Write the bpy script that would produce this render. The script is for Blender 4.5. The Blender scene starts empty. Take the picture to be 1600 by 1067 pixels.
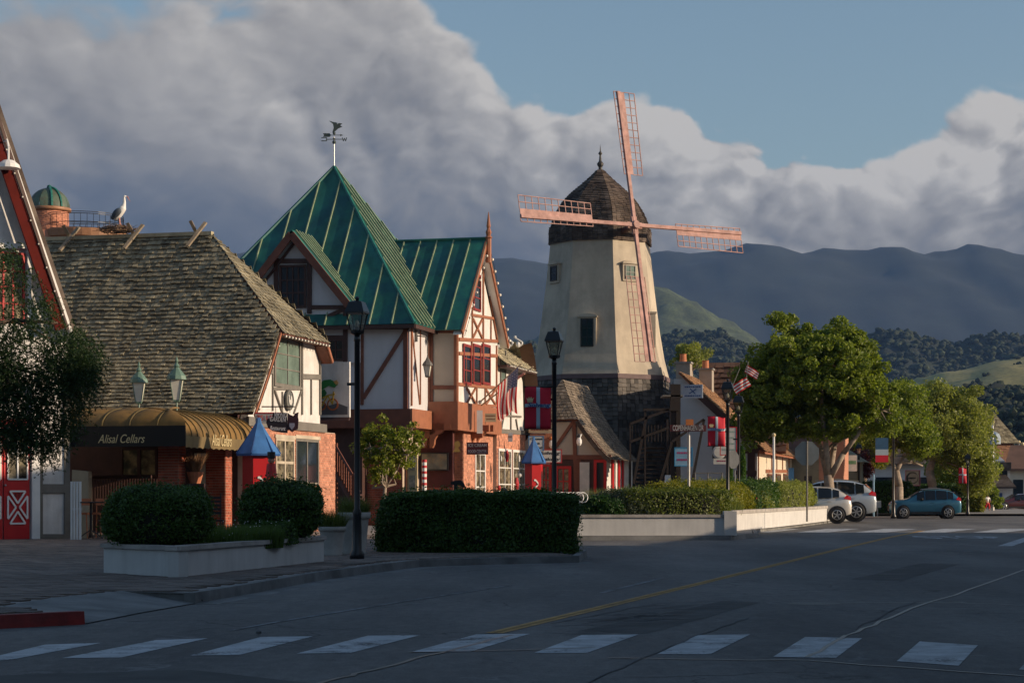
import bpy, math, random
import numpy as np
from mathutils import Vector, Matrix, noise
random.seed(7); rng = np.random.default_rng(7)
C = bpy.context.scene.collection
S = bpy.context.scene
V = Vector

# ------------------------------------------------------------------ camera
F, CH, HY, CX = 3000.0, 1.5, 770.0, 800.0      # focal length in photo pixels, eye height, horizon row, centre column
cd = bpy.data.cameras.new('camera'); cam = bpy.data.objects.new('camera', cd); C.objects.link(cam)
cam.location = (0, 0, CH); cam.rotation_euler = (math.radians(90), 0, 0)
cd.sensor_width = 36; cd.lens = F / 1600 * 36; cd.shift_y = (HY - 533.5) / 1600
cd.clip_start = 0.5; cd.clip_end = 20000
S.camera = cam
S.view_settings.view_transform = 'Standard'; S.view_settings.look = 'None'
S.view_settings.exposure = 0.18; S.view_settings.gamma = 1; S.view_settings.use_curve_mapping = False

# ------------------------------------------------------------------ sun
SUN = V((0.95, -0.17, 0.262)).normalized()
sl = bpy.data.lights.new('sun', 'SUN'); sl.energy = 5.0; sl.angle = math.radians(0.55); sl.color = (1.0, 0.78, 0.55)
so = bpy.data.objects.new('sun', sl); C.objects.link(so)
so.rotation_euler = SUN.to_track_quat('Z', 'Y').to_euler(); so.location = (60, -20, 40)

# ------------------------------------------------------------------ world: sky with a bank of cumulus
W = bpy.data.worlds.new('World'); S.world = W; W.use_nodes = True
W.cycles.sampling_method = 'MANUAL'; W.cycles.sample_map_resolution = 256
wt = W.node_tree; wt.nodes.clear()
class NT:
    """tiny node-graph helper"""
    def __init__(s, tree): s.t = tree
    def n(s, typ, **k):
        o = s.t.nodes.new(typ)
        for a, b in k.items(): setattr(o, a, b)
        return o
    def put(s, sock, v):
        if isinstance(v, bpy.types.NodeSocket): s.t.links.new(v, sock)
        elif v is not None: sock.default_value = v[:3] if sock.type == 'VECTOR' and hasattr(v, '__len__') else v
    def m(s, op, a, b=None, c=None, clamp=False):
        o = s.n('ShaderNodeMath', operation=op, use_clamp=clamp)
        for i, v in enumerate((a, b, c)):
            if v is not None: s.put(o.inputs[i], v)
        return o.outputs[0]
    def vm(s, op, a, b=None, scale=None):
        o = s.n('ShaderNodeVectorMath', operation=op)
        s.put(o.inputs[0], a)
        if b is not None: s.put(o.inputs[1], b)
        if scale is not None: s.put(o.inputs['Scale'], scale)
        return o.outputs[0]
    def noise(s, vec, scale, detail=2, rough=0.5, dist=0.0, lac=2.0):
        o = s.n('ShaderNodeTexNoise'); s.put(o.inputs['Vector'], vec)
        o.inputs['Scale'].default_value = scale; o.inputs['Detail'].default_value = detail
        o.inputs['Roughness'].default_value = rough; o.inputs['Distortion'].default_value = dist
        o.inputs['Lacunarity'].default_value = lac
        return o.outputs['Fac']
    def ramp(s, fac, stops, interp='LINEAR'):
        o = s.n('ShaderNodeValToRGB'); s.put(o.inputs[0], fac); r = o.color_ramp; r.interpolation = interp
        while len(r.elements) < len(stops): r.elements.new(0.5)
        for e, (p, c) in zip(r.elements, stops):
            e.position = p; e.color = tuple(c) + (1,) if len(c) == 3 else c
        return o.outputs[0]
    def mix(s, fac, a, b, typ='MIX'):
        o = s.n('ShaderNodeMix', data_type='RGBA', blend_type=typ); o.clamp_factor = True
        s.put(o.inputs[0], fac); s.put(o.inputs[6], a); s.put(o.inputs[7], b)
        return o.outputs[2]
    def rng(s, v, a, b, c=0.0, d=1.0, smooth=False):
        o = s.n('ShaderNodeMapRange'); o.interpolation_type = 'SMOOTHSTEP' if smooth else 'LINEAR'
        s.put(o.inputs[0], v)
        for i, q in enumerate((a, b, c, d)): s.put(o.inputs[i + 1], q)
        return o.outputs[0]
def world():
    g = NT(wt)
    sky = g.n('ShaderNodeTexSky'); sky.sky_type = 'NISHITA'; sky.sun_disc = False
    sky.sun_elevation = math.asin(SUN.z); sky.sun_rotation = math.atan2(SUN.x, SUN.y)
    sky.altitude = 150; sky.air_density = 1.2; sky.dust_density = 1.2; sky.ozone_density = 1.8
    tc = g.n('ShaderNodeTexCoord').outputs['Generated']
    d = g.vm('NORMALIZE', tc)
    sp = g.n('ShaderNodeSeparateXYZ'); g.put(sp.inputs[0], d)
    az = g.m('ARCTAN2', sp.outputs[0], sp.outputs[1]); el = g.m('ARCSINE', sp.outputs[2])
    # height of the top of the cloud bank round the horizon
    fc = g.n('ShaderNodeFloatCurve'); cv = fc.mapping.curves[0]
    pts = [(-.262, .262), (-.235, .262), (-.205, .252), (-.18, .262), (-.13, .280), (-.07, .272), (-.035, .256), (-.012, .232), (.02, .219),
           (.06, .219), (.105, .212), (.128, .204), (.145, .192), (.165, .187), (.19, .187), (.21, .196), (.232, .212), (.262, .215)]
    pts = [(-1.0, .23), (-.75, .26), (-.5, .22), (-.36, .25)] + pts + [(.34, .17), (.5, .2), (.7, .17), (1.0, .19)]
    P = [(0.0, .4)] + [((a + math.pi) / (2 * math.pi), b / .5) for a, b in pts] + [(1.0, .4)]
    while len(cv.points) < len(P): cv.points.new(.5, .5)
    for q, (a, b) in zip(cv.points, P): q.location = (a, b); q.handle_type = 'AUTO'
    fc.mapping.update()
    g.put(fc.inputs[1], g.rng(az, -math.pi, math.pi))
    T = g.m('MULTIPLY', fc.outputs[0], .5)
    # billows: stacked round lumps of several sizes, domain-warped
    wv = g.n('ShaderNodeTexNoise'); wv.inputs['Scale'].default_value = 14; wv.inputs['Detail'].default_value = 6
    g.put(wv.inputs['Vector'], d)
    dw = g.vm('ADD', d, g.vm('SCALE', g.vm('SUBTRACT', wv.outputs['Color'], (.5, .5, .5)), scale=.045))
    def field(vec):
        vec = g.vm('MULTIPLY', vec, (1, 1, 1.5))
        a = g.noise(vec, 8, 9, .56, .15)
        vo = g.n('ShaderNodeTexVoronoi'); vo.feature = 'F1'; g.put(vo.inputs['Vector'], vec)
        vo.inputs['Scale'].default_value = 15
        vo.inputs['Detail'].default_value = 3.0; vo.inputs['Roughness'].default_value = .5
        q = g.m('MULTIPLY', vo.outputs['Distance'], vo.outputs['Distance'])
        b = g.m('SUBTRACT', .5, q)
        return g.m('ADD', g.m('MULTIPLY', a, .75), g.m('MULTIPLY', b, .22))
    f0 = field(dw)
    off = (0.008, 0.0, 0.004)
    f1 = field(g.vm('ADD', dw, off))
    rel = g.m('SUBTRACT', f0, f1)                       # relief: sides turned up and to the sun are brighter
    edge = g.m('SUBTRACT', g.m('ADD', T, g.m('MULTIPLY', g.m('SUBTRACT', f0, .50), .070)), el)
    soft = g.rng(az, -.25, .1, .020, .006)
    mask = g.n('ShaderNodeMapRange'); mask.interpolation_type = 'SMOOTHSTEP'
    g.put(mask.inputs[0], edge); g.put(mask.inputs[1], 0.0); g.put(mask.inputs[2], soft)
    mask = mask.outputs[0]
    # thin veils above the bank
    veil = g.rng(g.noise(g.vm('MULTIPLY', dw, (1, 1, 2.2)), 10, 8, .6, .6), .56, .78, 0, .35, True)
    veil = g.m('MULTIPLY', veil, g.rng(edge, -.05, 0, 0, 1, True))
    mask = g.m('MAXIMUM', mask, veil)
    # brightness: under side dark, crest bright, brighter to the right
    h = g.rng(el, .115, .235)
    crest = g.rng(edge, .075, .0, 0, 1, True)
    right = g.rng(az, -.22, .16, 0, 1, True)
    big = g.noise(g.vm('MULTIPLY', dw, (1, 1, 2.0)), 5.5, 4, .5)
    b = g.m('ADD', g.m('MULTIPLY', h, .15), .50)
    b = g.m('ADD', b, g.m('MULTIPLY', right, .12))
    b = g.m('SUBTRACT', b, g.m('MULTIPLY', g.m('MULTIPLY', g.m('SUBTRACT', 1, right), g.m('SUBTRACT', 1, g.rng(el, .125, .195, 0, 1, True))), .36))
    b = g.m('ADD', b, g.m('MULTIPLY', crest, g.m('ADD', g.m('MULTIPLY', right, .26), .04)))
    b = g.m('ADD', b, g.m('MULTIPLY', g.m('SUBTRACT', big, .5), .55))
    b = g.m('ADD', b, g.m('MULTIPLY', rel, g.m('ADD', .7, g.m('MULTIPLY', right, 1.5))))
    b = g.m('ADD', b, 0.02, clamp=True)
    base = g.rng(el, .112, .150, g.m('ADD', .52, g.m('MULTIPLY', right, .30)), 1, True)
    b = g.m('MULTIPLY', b, base)
    col = g.ramp(b, [(0, (.050, .066, .098)), (.28, (.115, .122, .140)), (.55, (.225, .214, .206)), (.8, (.37, .348, .325)), (1, (.54, .505, .46))])
    bg1 = g.n('ShaderNodeBackground'); g.put(bg1.inputs[0], sky.outputs[0]); bg1.inputs[1].default_value = 0.112
    bg2 = g.n('ShaderNodeBackground'); g.put(bg2.inputs[0], col); bg2.inputs[1].default_value = 1.0
    mx = g.n('ShaderNodeMixShader'); g.put(mx.inputs[0], mask)
    wt.links.new(bg1.outputs[0], mx.inputs[1]); wt.links.new(bg2.outputs[0], mx.inputs[2])
    o = g.n('ShaderNodeOutputWorld'); wt.links.new(mx.outputs[0], o.inputs[0])
world()

# ------------------------------------------------------------------ materials
MC = {}
def mat(name, col, rough=.8, var=.25, scale=2.5, bump=.15, bscale=30, metal=0.0, island=0.0, obj=0.0, alt=None, altf=.5, coat=0, spec=.5, streak=0):
    if name in MC: return MC[name]
    m = bpy.data.materials.new(name); m.use_nodes = True; t = m.node_tree; t.nodes.clear(); g = NT(t)
    b = g.n('ShaderNodeBsdfPrincipled'); o = g.n('ShaderNodeOutputMaterial'); t.links.new(b.outputs[0], o.inputs[0])
    tc = g.n('ShaderNodeTexCoord').outputs['Object']
    n1 = g.noise(tc, scale, 5, .6)
    if streak:
        n1 = g.m('MULTIPLY', g.m('ADD', n1, g.noise(g.vm('MULTIPLY', tc, (1, 1, .12)), scale * 3, 4, .6)), .5)
    f = g.rng(n1, .3, .7, 1 - var, 1 + var * .6)
    if island:
        r = g.n('ShaderNodeNewGeometry').outputs['Random Per Island']
        f = g.m('MULTIPLY', f, g.rng(r, 0, 1, 1 - island, 1 + island))
    if obj:
        r2 = g.n('ShaderNodeObjectInfo').outputs['Random']
        f = g.m('MULTIPLY', f, g.rng(r2, 0, 1, 1 - obj, 1 + obj))
    base = tuple(col) + (1,)
    if alt:
        n2 = g.rng(g.noise(tc, scale * .6 + .3, 6, .65), .42, .62, 0, 1, True)
        base = g.mix(g.m('MULTIPLY', n2, altf), base, tuple(alt) + (1,))
    c = g.vm('SCALE', base, scale=f)
    g.put(b.inputs['Base Color'], c); b.inputs['Roughness'].default_value = rough; b.inputs['Metallic'].default_value = metal
    b.inputs['Specular IOR Level'].default_value = spec
    if coat: b.inputs['Coat Weight'].default_value = coat; b.inputs['Coat Roughness'].default_value = .05
    if bump:
        bp = g.n('ShaderNodeBump'); bp.inputs['Strength'].default_value = bump; bp.inputs['Distance'].default_value = .02
        g.put(bp.inputs['Height'], g.noise(tc, bscale, 5, .6)); t.links.new(bp.outputs[0], b.inputs['Normal'])
    MC[name] = m; return m
def leafmat(name, col, col2, trans=.35, tint=(1.2, 1.25, .5)):
    m = bpy.data.materials.new(name); m.use_nodes = True; t = m.node_tree; t.nodes.clear(); g = NT(t)
    r = g.n('ShaderNodeNewGeometry').outputs['Random Per Island']
    tc = g.n('ShaderNodeTexCoord').outputs['Object']
    f = g.m('ADD', g.m('MULTIPLY', r, .6), g.m('MULTIPLY', g.noise(tc, 1.3, 3), .4))
    c = g.mix(f, tuple(col) + (1,), tuple(col2) + (1,))
    b = g.n('ShaderNodeBsdfPrincipled'); g.put(b.inputs['Base Color'], c); b.inputs['Roughness'].default_value = .5
    b.inputs['Specular IOR Level'].default_value = .3
    tr = g.n('ShaderNodeBsdfTranslucent'); g.put(tr.inputs[0], g.vm('MULTIPLY', c, tint))
    mx = g.n('ShaderNodeMixShader'); mx.inputs[0].default_value = trans
    t.links.new(b.outputs[0], mx.inputs[1]); t.links.new(tr.outputs[0], mx.inputs[2])
    o = g.n('ShaderNodeOutputMaterial'); t.links.new(mx.outputs[0], o.inputs[0]); return m
WHITE = mat('white_plaster', (.68, .66, .64), .85, .22, 1.6, .35, 9, streak=1, alt=(.50,.47,.43), altf=.35)
CREAM = mat('cream_plaster', (.51, .44, .34), .85, .28, .5, .3, 6, streak=1, alt=(.33,.28,.22), altf=.45)
PANEL = mat('tan_plaster', (.46, .40, .33), .85, .1, 1.2, .2, 14)
BROWN = mat('red_brown_wood', (.17, .055, .03), .6, .3, 3, .2, 30)
TERRA = mat('terracotta_wood', (.31, .115, .058), .6, .2, 3, .2, 30)
DARKW = mat('dark_brown_wood', (.06, .024, .018), .65, .3, 3, .2, 30)
GRAYW = mat('gray_wood', (.17, .155, .135), .7, .2, 3, .2, 30)
REDP = mat('red_paint', (.50, .012, .015), .4, .12, 2, .05, 20)
RAKER = mat('dull_red_board', (.095, .014, .011), .9, .25, 2, .1, 20, spec=.08)
WPAINT = mat('white_paint', (.74, .73, .71), .5, .08, 2, .05, 30)
BLACK = mat('black_metal', (.012, .012, .014), .35, .2, 4, .05, 60)
STEEL = mat('galvanised_steel', (.42, .41, .40), .45, .15, 6, .1, 60, metal=.7)
GLASS = mat('dark_glass', (.02, .028, .035), .06, .3, .8, .02, 2)
GLASSG = mat('curtained_glass', (.16, .22, .19), .1, .3, 1.5, .02, 2)
GLASSR = mat('shop_glass', (.10, .09, .07), .08, .9, 3.2, .02, 2, alt=(.35, .30, .2), altf=.8)
DARK = mat('dark_interior', (.012, .010, .010), .9, .3, 2, 0)
SHING = mat('weathered_shingle', (.38, .335, .225), .9, .3, .9, .5, 40, island=.38, obj=.38, alt=(.16, .14, .09), altf=.6)
SHINGD = mat('dark_shingle', (.075, .052, .04), .9, .4, .8, .5, 40, island=.45, alt=(.26, .21, .17), altf=.35)
SHINGB = mat('black_shingle', (.088, .078, .070), .8, .4, .8, .5, 40, island=.5, alt=(.15, .13, .11), altf=.5)
TILE = mat('brown_roof_tile', (.16, .085, .055), .85, .3, .8, .4, 30, island=.3, obj=.3)
TILEO = mat('tan_roof_tile', (.36, .20, .10), .85, .25, .8, .4, 30, island=.25, obj=.25)
BRICK = mat('red_brick', (.33, .085, .045), .85, .25, 3, .3, 60, island=.28, obj=.28)
BRICKO = mat('orange_brick', (.47, .20, .125), .85, .25, 3, .3, 60, island=.25, obj=.25)
MORTAR = mat('mortar', (.50, .40, .32), .95, .2, 3, .2, 60)
COPPER = mat('green_copper', (.022, .155, .115), .42, .5, .7, .12, 3, alt=(.012, .09, .10), altf=.9, obj=.25, streak=1)
COPPERL = mat('pale_copper_seam', (.30, .36, .22), .5, .3, 2, .1, 20)
PINK = mat('pink_painted_wood', (.45, .255, .22), .7, .35, 2.5, .3, 30, alt=(.36,.17,.14), altf=.6)
FAB = mat('olive_gold_canvas', (.23, .128, .03), .75, .35, .8, .15, 12, alt=(.075, .055, .022), altf=.8, streak=1)
FABD = mat('dark_canvas', (.012, .010, .008), .85, .3, 1, .1, 20)
GOLDP = mat('gold_lettering', (.62, .50, .27), .6, .1)
BLUEP = mat('blue_canvas_roof', (.05, .17, .42), .5, .3, 2, .1, 15)
CONC = mat('weathered_concrete', (.30, .285, .265), .9, .3, 1.3, .3, 30, alt=(.17, .16, .15), altf=.5)
WALLW = mat('painted_low_wall', (.56, .55, .53), .85, .18, 1.5, .2, 20, streak=1)
CAPW = mat('wall_cap_concrete', (.38, .35, .32), .9, .35, 2, .3, 30)
BARK = mat('pale_bark', (.33, .26, .20), .9, .35, 4, .6, 18)
BARKD = mat('dark_bark', (.10, .07, .05), .9, .35, 4, .6, 18)
POT = mat('stone_pot', (.36, .34, .31), .85, .25, 3, .3, 30)
TERRAC = mat('clay_pot', (.48, .17, .08), .8, .2, 4, .1, 30)
SIGNW = mat('sign_white', (.58, .56, .52), .6, .15, 3, .05)
SIGNBL = mat('sign_navy', (.03, .08, .22), .5, .1)
SIGNR = mat('sign_red', (.50, .02, .03), .5, .1)
BANR = mat('banner_red', (.58, .008, .03), .7, .12, 2, .05, 20)
BULB = mat('bulb_glass', (.8, .76, .66), .2, .05, 1, 0)
GREENP = mat('green_lantern_metal', (.12, .20, .155), .5, .2, 5, .05)
FROST = mat('frosted_glass', (.72, .68, .58), .35, .15, 3, .02)
SKIN = mat('skin', (.42, .22, .15), .6, .05, 1, 0)
L_BOX = leafmat('boxwood_leaves', (.016, .045, .008), (.09, .165, .03), .25)
L_GRN = leafmat('fresh_green_leaves', (.045, .09, .012), (.31, .36, .06), .45)
L_OLV = leafmat('olive_green_leaves', (.14, .17, .035), (.36, .38, .12), .45)
L_DRK = leafmat('dark_feathery_leaves', (.015, .04, .012), (.04, .07, .02), .25)
L_YEL = leafmat('yellow_green_leaves', (.11, .15, .015), (.30, .26, .035), .4)
L_GRY = leafmat('grey_green_leaves', (.06, .09, .06), (.13, .15, .10), .25)
L_RED = leafmat('plum_red_leaves', (.06, .010, .012), (.16, .03, .03), .25)
L_GRS = leafmat('grass_blades', (.06, .10, .02), (.16, .18, .05), .3)

# ------------------------------------------------------------------ geometry helpers
class M:
    """collects faces; link() makes them ONE mesh object"""
    def __init__(s): s.v = []; s.f = []; s.mi = []; s.cur = 0
    def add(s, vs, fs):
        b = len(s.v); s.v += [tuple(v) for v in vs]
        for f in fs: s.f.append([i + b for i in f]); s.mi.append(s.cur)
        return s
    def box(s, a, b):
        x0, y0, z0 = (min(a[i], b[i]) for i in range(3)); x1, y1, z1 = (max(a[i], b[i]) for i in range(3))
        return s.add([(x0,y0,z0),(x1,y0,z0),(x1,y1,z0),(x0,y1,z0),(x0,y0,z1),(x1,y0,z1),(x1,y1,z1),(x0,y1,z1)],
                     [(0,3,2,1),(4,5,6,7),(0,1,5,4),(1,2,6,5),(2,3,7,6),(3,0,4,7)])
    def prism(s, poly, ext):
        n = len(poly); ext = V(ext); p = [V(q) for q in poly]
        nr = V((0, 0, 0))
        for i in range(n): nr += p[i].cross(p[(i + 1) % n])
        if nr.dot(ext) > 0: p.reverse()
        return s.add(p + [q + ext for q in p], [tuple(range(n)), tuple(range(2*n-1, n-1, -1))] +
                     [(i, n + i, n + (i+1) % n, (i+1) % n) for i in range(n)])
    def beam(s, a, b, w, n, th):
        """bar from a to b, width w in the plane, standing th out along n"""
        a, b, n = V(a), V(b), V(n).normalized(); d = (b - a)
        if d.length < 1e-6: return s
        sd = n.cross(d.normalized()).normalized() * (w / 2)
        return s.prism([a - sd, b - sd, b + sd, a + sd], n * th)
    def tube(s, a, b, r1, r2=None, n=8, cap=True):
        r2 = r1 if r2 is None else r2; a, b = V(a), V(b); d = (b - a).normalized()
        u = d.orthogonal().normalized(); w = d.cross(u)
        vs = [a + (u*math.cos(t) + w*math.sin(t))*r1 for t in [2*math.pi*i/n for i in range(n)]]
        vs += [b + (u*math.cos(t) + w*math.sin(t))*r2 for t in [2*math.pi*i/n for i in range(n)]]
        fs = [(i, (i+1) % n, n + (i+1) % n, n + i) for i in range(n)]
        if cap: fs += [tuple(range(n-1, -1, -1)), tuple(range(n, 2*n))]
        return s.add(vs, fs)
    def path(s, pts, rs, n=6):
        for i in range(len(pts) - 1): s.tube(pts[i], pts[i+1], rs[i], rs[i+1], n, True)
        return s
    def lathe(s, prof, c=(0,0,0), n=16, ax='z', phase=0.0, sx=1.0, cap=True):
        c = V(c); b = []; vs = []
        for r, h in prof:
            for i in range(n):
                t = 2*math.pi*i/n + phase; x, y = math.cos(t)*r, math.sin(t)*r*sx
                vs.append(c + (V((x, y, h)) if ax == 'z' else V((x, h, y)) if ax == 'y' else V((h, x, y))))
        k = len(prof)
        fs = [(j*n+i, j*n+(i+1) % n, (j+1)*n+(i+1) % n, (j+1)*n+i) for j in range(k-1) for i in range(n)]
        if ax == 'y': fs = [f[::-1] for f in fs]
        if cap: fs += [tuple(range(n-1, -1, -1)), tuple(range((k-1)*n, k*n))]
        return s.add(vs, fs)
    def ball(s, c, r, n=8, sz=1.0):
        k = max(3, n // 2)
        return s.lathe([(max(1e-4, r*math.sin(math.pi*j/k)), -r*sz*math.cos(math.pi*j/k)) for j in range(k+1)], c, n)
    def mesh(s, name, mats, smooth=False):
        me = bpy.data.meshes.new(name); me.from_pydata(s.v, [], s.f)
        for m_ in (mats if isinstance(mats, (list, tuple)) else [mats]): me.materials.append(m_)
        if any(s.mi): me.polygons.foreach_set('material_index', s.mi)
        if smooth: me.polygons.foreach_set('use_smooth', [True]*len(s.f))
        me.update(); return me
    def link(s, name, mats, parent=None, smooth=False, **pr):
        return link(name, s.mesh(name, mats, smooth), parent, **pr)
def link(name, me, parent=None, loc=None, mtx=None, **pr):
    o = bpy.data.objects.new(name, me); C.objects.link(o)
    if parent is not None: o.parent = parent
    if mtx is not None: o.matrix_local = mtx
    if loc is not None: o.location = loc
    for k, v in pr.items(): o[k] = v
    return o
class Thing:
    """a top-level Empty with a local frame; hit() shoots the photo pixel's ray onto a local plane"""
    def __init__(s, name, label, cat, loc=(0,0,0), rz=0.0, group=None):
        s.o = bpy.data.objects.new(name, None); C.objects.link(s.o); s.o.empty_display_size = .3
        s.o.location = loc; s.o.rotation_euler = (0, 0, rz); s.o['label'] = label; s.o['category'] = cat
        if group: s.o['group'] = group
        s.m = Matrix.Translation(V(loc)) @ Matrix.Rotation(rz, 4, 'Z'); s.i = s.m.inverted()
        s.e = s.i @ V((0, 0, CH)); s.k = 0
    def loc(s, w): return s.i @ V(w)
    def ray(s, x, y): return s.i.to_3x3() @ V(((x-CX)/F, 1.0, (HY-y)/F))
    def hit(s, x, y, ax, val):
        a = 'xyz'.index(ax); d = s.ray(x, y); return s.e + d*((val - s.e[a])/d[a])
    def hitp(s, x, y, p, n):
        d = s.ray(x, y); n = V(n); return s.e + d*((V(p) - s.e).dot(n)/d.dot(n))
    def nrm(s, ax): return V((1,0,0)) if ax == 'x' else V((0,-1,0))
    def wall(s, name, m_, ax, val, pts, th=.25, **pr):
        p = [s.hit(x, y, ax, val) for x, y in pts]
        return M().prism(p, -s.nrm(ax)*th).link(name, m_, s.o, **pr)
    def timbers(s, m_, ax, val, segs, th=.05, name='timber', w=None):
        """segs: (x1,y1,x2,y2,width in photo pixels); each timber an object of its own"""
        n = s.nrm(ax)
        for q in segs:
            a = s.hit(q[0], q[1], ax, val); b = s.hit(q[2], q[3], ax, val)
            dist = (s.m @ ((a+b)/2)).y; s.k = (s.k + 1) % 7
            M().beam(a, b, q[4]*dist/F, n, th + s.k*.003).link(name, m_, s.o)
    def window(s, ax, val, x0, y0, x1, y1, nx, ny, fm, gm, fw=.08, mw=.035, name='window', proud=.05, inset=.06):
        """upright window between two photo corners on a wall plane: frame + one pane object per light"""
        n = s.nrm(ax); a = s.hit(x0, y1, ax, val); b = s.hit(x1, y1, ax, val); t = s.hit((x0+x1)/2, y0, ax, val)
        b.z = a.z; return win(s.o, a, b - a, V((0,0,t.z-a.z)), n, nx, ny, fm, gm, fw, mw, name, proud)
PANE = {}
def win(par, a, U, Vv, n, nx, ny, fm, gm, fw=.08, mw=.035, name='window', proud=.05):
    a = V(a) + n*.012; u = U.normalized(); v = Vv.normalized(); w = U.length; h = Vv.length
    g = M()
    def bar(u0, u1, v0, v1, th): g.prism([a+u*u0+v*v0, a+u*u1+v*v0, a+u*u1+v*v1, a+u*u0+v*v1], n*th)
    bar(0, fw, 0, h, proud); bar(w-fw, w, 0, h, proud); bar(fw, w-fw, 0, fw, proud-.004); bar(fw, w-fw, h-fw, h, proud-.004)
    pw = (w-2*fw)/nx; ph = (h-2*fw)/ny
    for i in range(1, nx): bar(fw+i*pw-mw/2, fw+i*pw+mw/2, fw, h-fw, proud-.012)
    for j in range(1, ny): bar(fw, w-fw, fw+j*ph-mw/2, fw+j*ph+mw/2, proud-.016)
    fr = g.link(name, fm, par)
    for i in range(nx):
        for j in range(ny):
            tlt = n*random.uniform(-.002, .002)
            q = [a+u*(fw+i*pw+.01)+v*(fw+j*ph+.01), a+u*(fw+(i+1)*pw-.01)+v*(fw+j*ph+.01),
                 a+u*(fw+(i+1)*pw-.01)+v*(fw+(j+1)*ph-.01)+tlt, a+u*(fw+i*pw+.01)+v*(fw+(j+1)*ph-.01)+tlt]
            M().prism(q, n*.012).link('pane', gm, fr)
    return fr
def text(s, size, m_, par, pos, U, Up, shear=0.0, depth=.004, name='lettering', fit=None, bold=0.0, mirror=False):
    """flat lettering standing on a sign face; U reading direction, Up upward, pos = centre"""
    c = bpy.data.curves.new('t', 'FONT'); c.body = s; c.size = size; c.shear = shear; c.extrude = depth; c.offset = bold
    c.align_x = 'CENTER'; c.align_y = 'CENTER'
    o = bpy.data.objects.new('t', c); C.objects.link(o)
    bpy.context.view_layer.update()
    me = bpy.data.meshes.new_from_object(o.evaluated_get(bpy.context.evaluated_depsgraph_get()))
    bpy.data.objects.remove(o); me.name = name; me.materials.clear(); me.materials.append(m_)
    U = V(U).normalized(); Up = V(Up).normalized(); N = U.cross(Up)
    k = 1.0
    if fit:
        xs = [v.co.x for v in me.vertices]; k = fit/(max(xs)-min(xs)) if xs else 1
    mt = Matrix((( U.x*k, Up.x, N.x, pos[0]), (U.y*k, Up.y, N.y, pos[1]), (U.z*k, Up.z, N.z, pos[2]), (0,0,0,1)))
    me.transform(mt); return link(name, me, par)
def clip(poly, u0, u1):
    """clip a 2-D polygon to u0<=u<=u1"""
    for sgn, lim in ((1, u0), (-1, -u1)):
        out = []
        for i in range(len(poly)):
            p, q = poly[i], poly[(i+1) % len(poly)]; dp, dq = sgn*p[0]-lim, sgn*q[0]-lim
            if dp >= 0: out.append(p)
            if (dp >= 0) != (dq >= 0):
                t = dp/(dp-dq); out.append((p[0]+(q[0]-p[0])*t, p[1]+(q[1]-p[1])*t))
        poly = out
        if len(poly) < 3: return []
    return poly
def seam_roof(par, poly, udir, m_, sm, spacing=.75, th=.03, sw=.045, sh=.07, flip=False):
    """standing-seam metal: each panel and each seam an object"""
    p = [V(q) for q in poly]; u = V(udir).normalized()
    n = V((0,0,0))
    for i in range(len(p)): n += p[i].cross(p[(i+1) % len(p)])
    n.normalize()
    if n.z < 0: n = -n
    v = n.cross(u).normalized()
    if v.z < 0: v = -v
    o = p[0]; q = [((x-o).dot(u), (x-o).dot(v)) for x in p]
    lo = min(a for a, b in q); hi = max(a for a, b in q); k = max(1, round((hi-lo)/spacing)); st = (hi-lo)/k
    for i in range(k):
        c = clip(q, lo+i*st+.004, lo+(i+1)*st-.004)
        if len(c) < 3: continue
        M().prism([o+u*a+v*b for a, b in c], n*(th + random.uniform(0, .006))).link('roof_panel', m_, par)
        if i:
            c = clip(q, lo+i*st-.002, lo+i*st+.002)
            if len(c) >= 3:
                vs = [b for a, b in c]
                M().beam(o+u*(lo+i*st)+v*min(vs), o+u*(lo+i*st)+v*max(vs), sw, n, sh+.02).link('roof_seam', sm, par)
    return n, v
def shingle_field(fmap, rows, urng, w, lap=1.5, lift=.05, th=.03, jit=.25, M_=None, keep=None):
    """courses of separate shingles. fmap(u,v)->point; rows: list of v; urng(v)->(u0,u1). returns corner lists"""
    out = []
    for r in range(len(rows)-1):
        v0, v1 = rows[r], rows[r+1]; u0, u1 = urng((v0+v1)/2)
        if u1 - u0 < w*.3: continue
        n = max(1, int((u1-u0)/w)); 
        cuts = [u0+(u1-u0)*(i+(random.uniform(-.28, .28) if 0 < i < n else 0) + (0))/n for i in range(n+1)]
        if r % 2: cuts = [u0] + [(cuts[i]+cuts[i+1])/2 for i in range(n)] + [u1]
        for i in range(len(cuts)-1):
            a, b = cuts[i]+.006, cuts[i+1]-.006
            if b-a < .03: continue
            vb = v0 - (v1-v0)*random.uniform(0, jit); vt = v1
            out.append((a, b, vb, vt, r))
    return out
def shingle_mesh(fmap, cells, th=.03, lift=.045, m=None):
    m = m or M()
    e = .02
    for (a, b, v0, v1, r) in cells:
        p = [fmap(a, v0), fmap(b, v0), fmap(b, v1), fmap(a, v1)]
        n = (p[1]-p[0]).cross(p[3]-p[0]).normalized()
        l = lift*random.uniform(.6, 1.5); t = th
        lo = [p[0]+n*(l-t), p[1]+n*(l-t), p[2], p[3]]; hi = [p[0]+n*l, p[1]+n*(l*random.uniform(.8, 1.1)), p[2]+n*t*.4, p[3]+n*t*.4]
        m.add(lo+hi, [(4,5,6,7), (0,1,5,4), (1,2,6,5), (3,0,4,7)])
    return m
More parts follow.
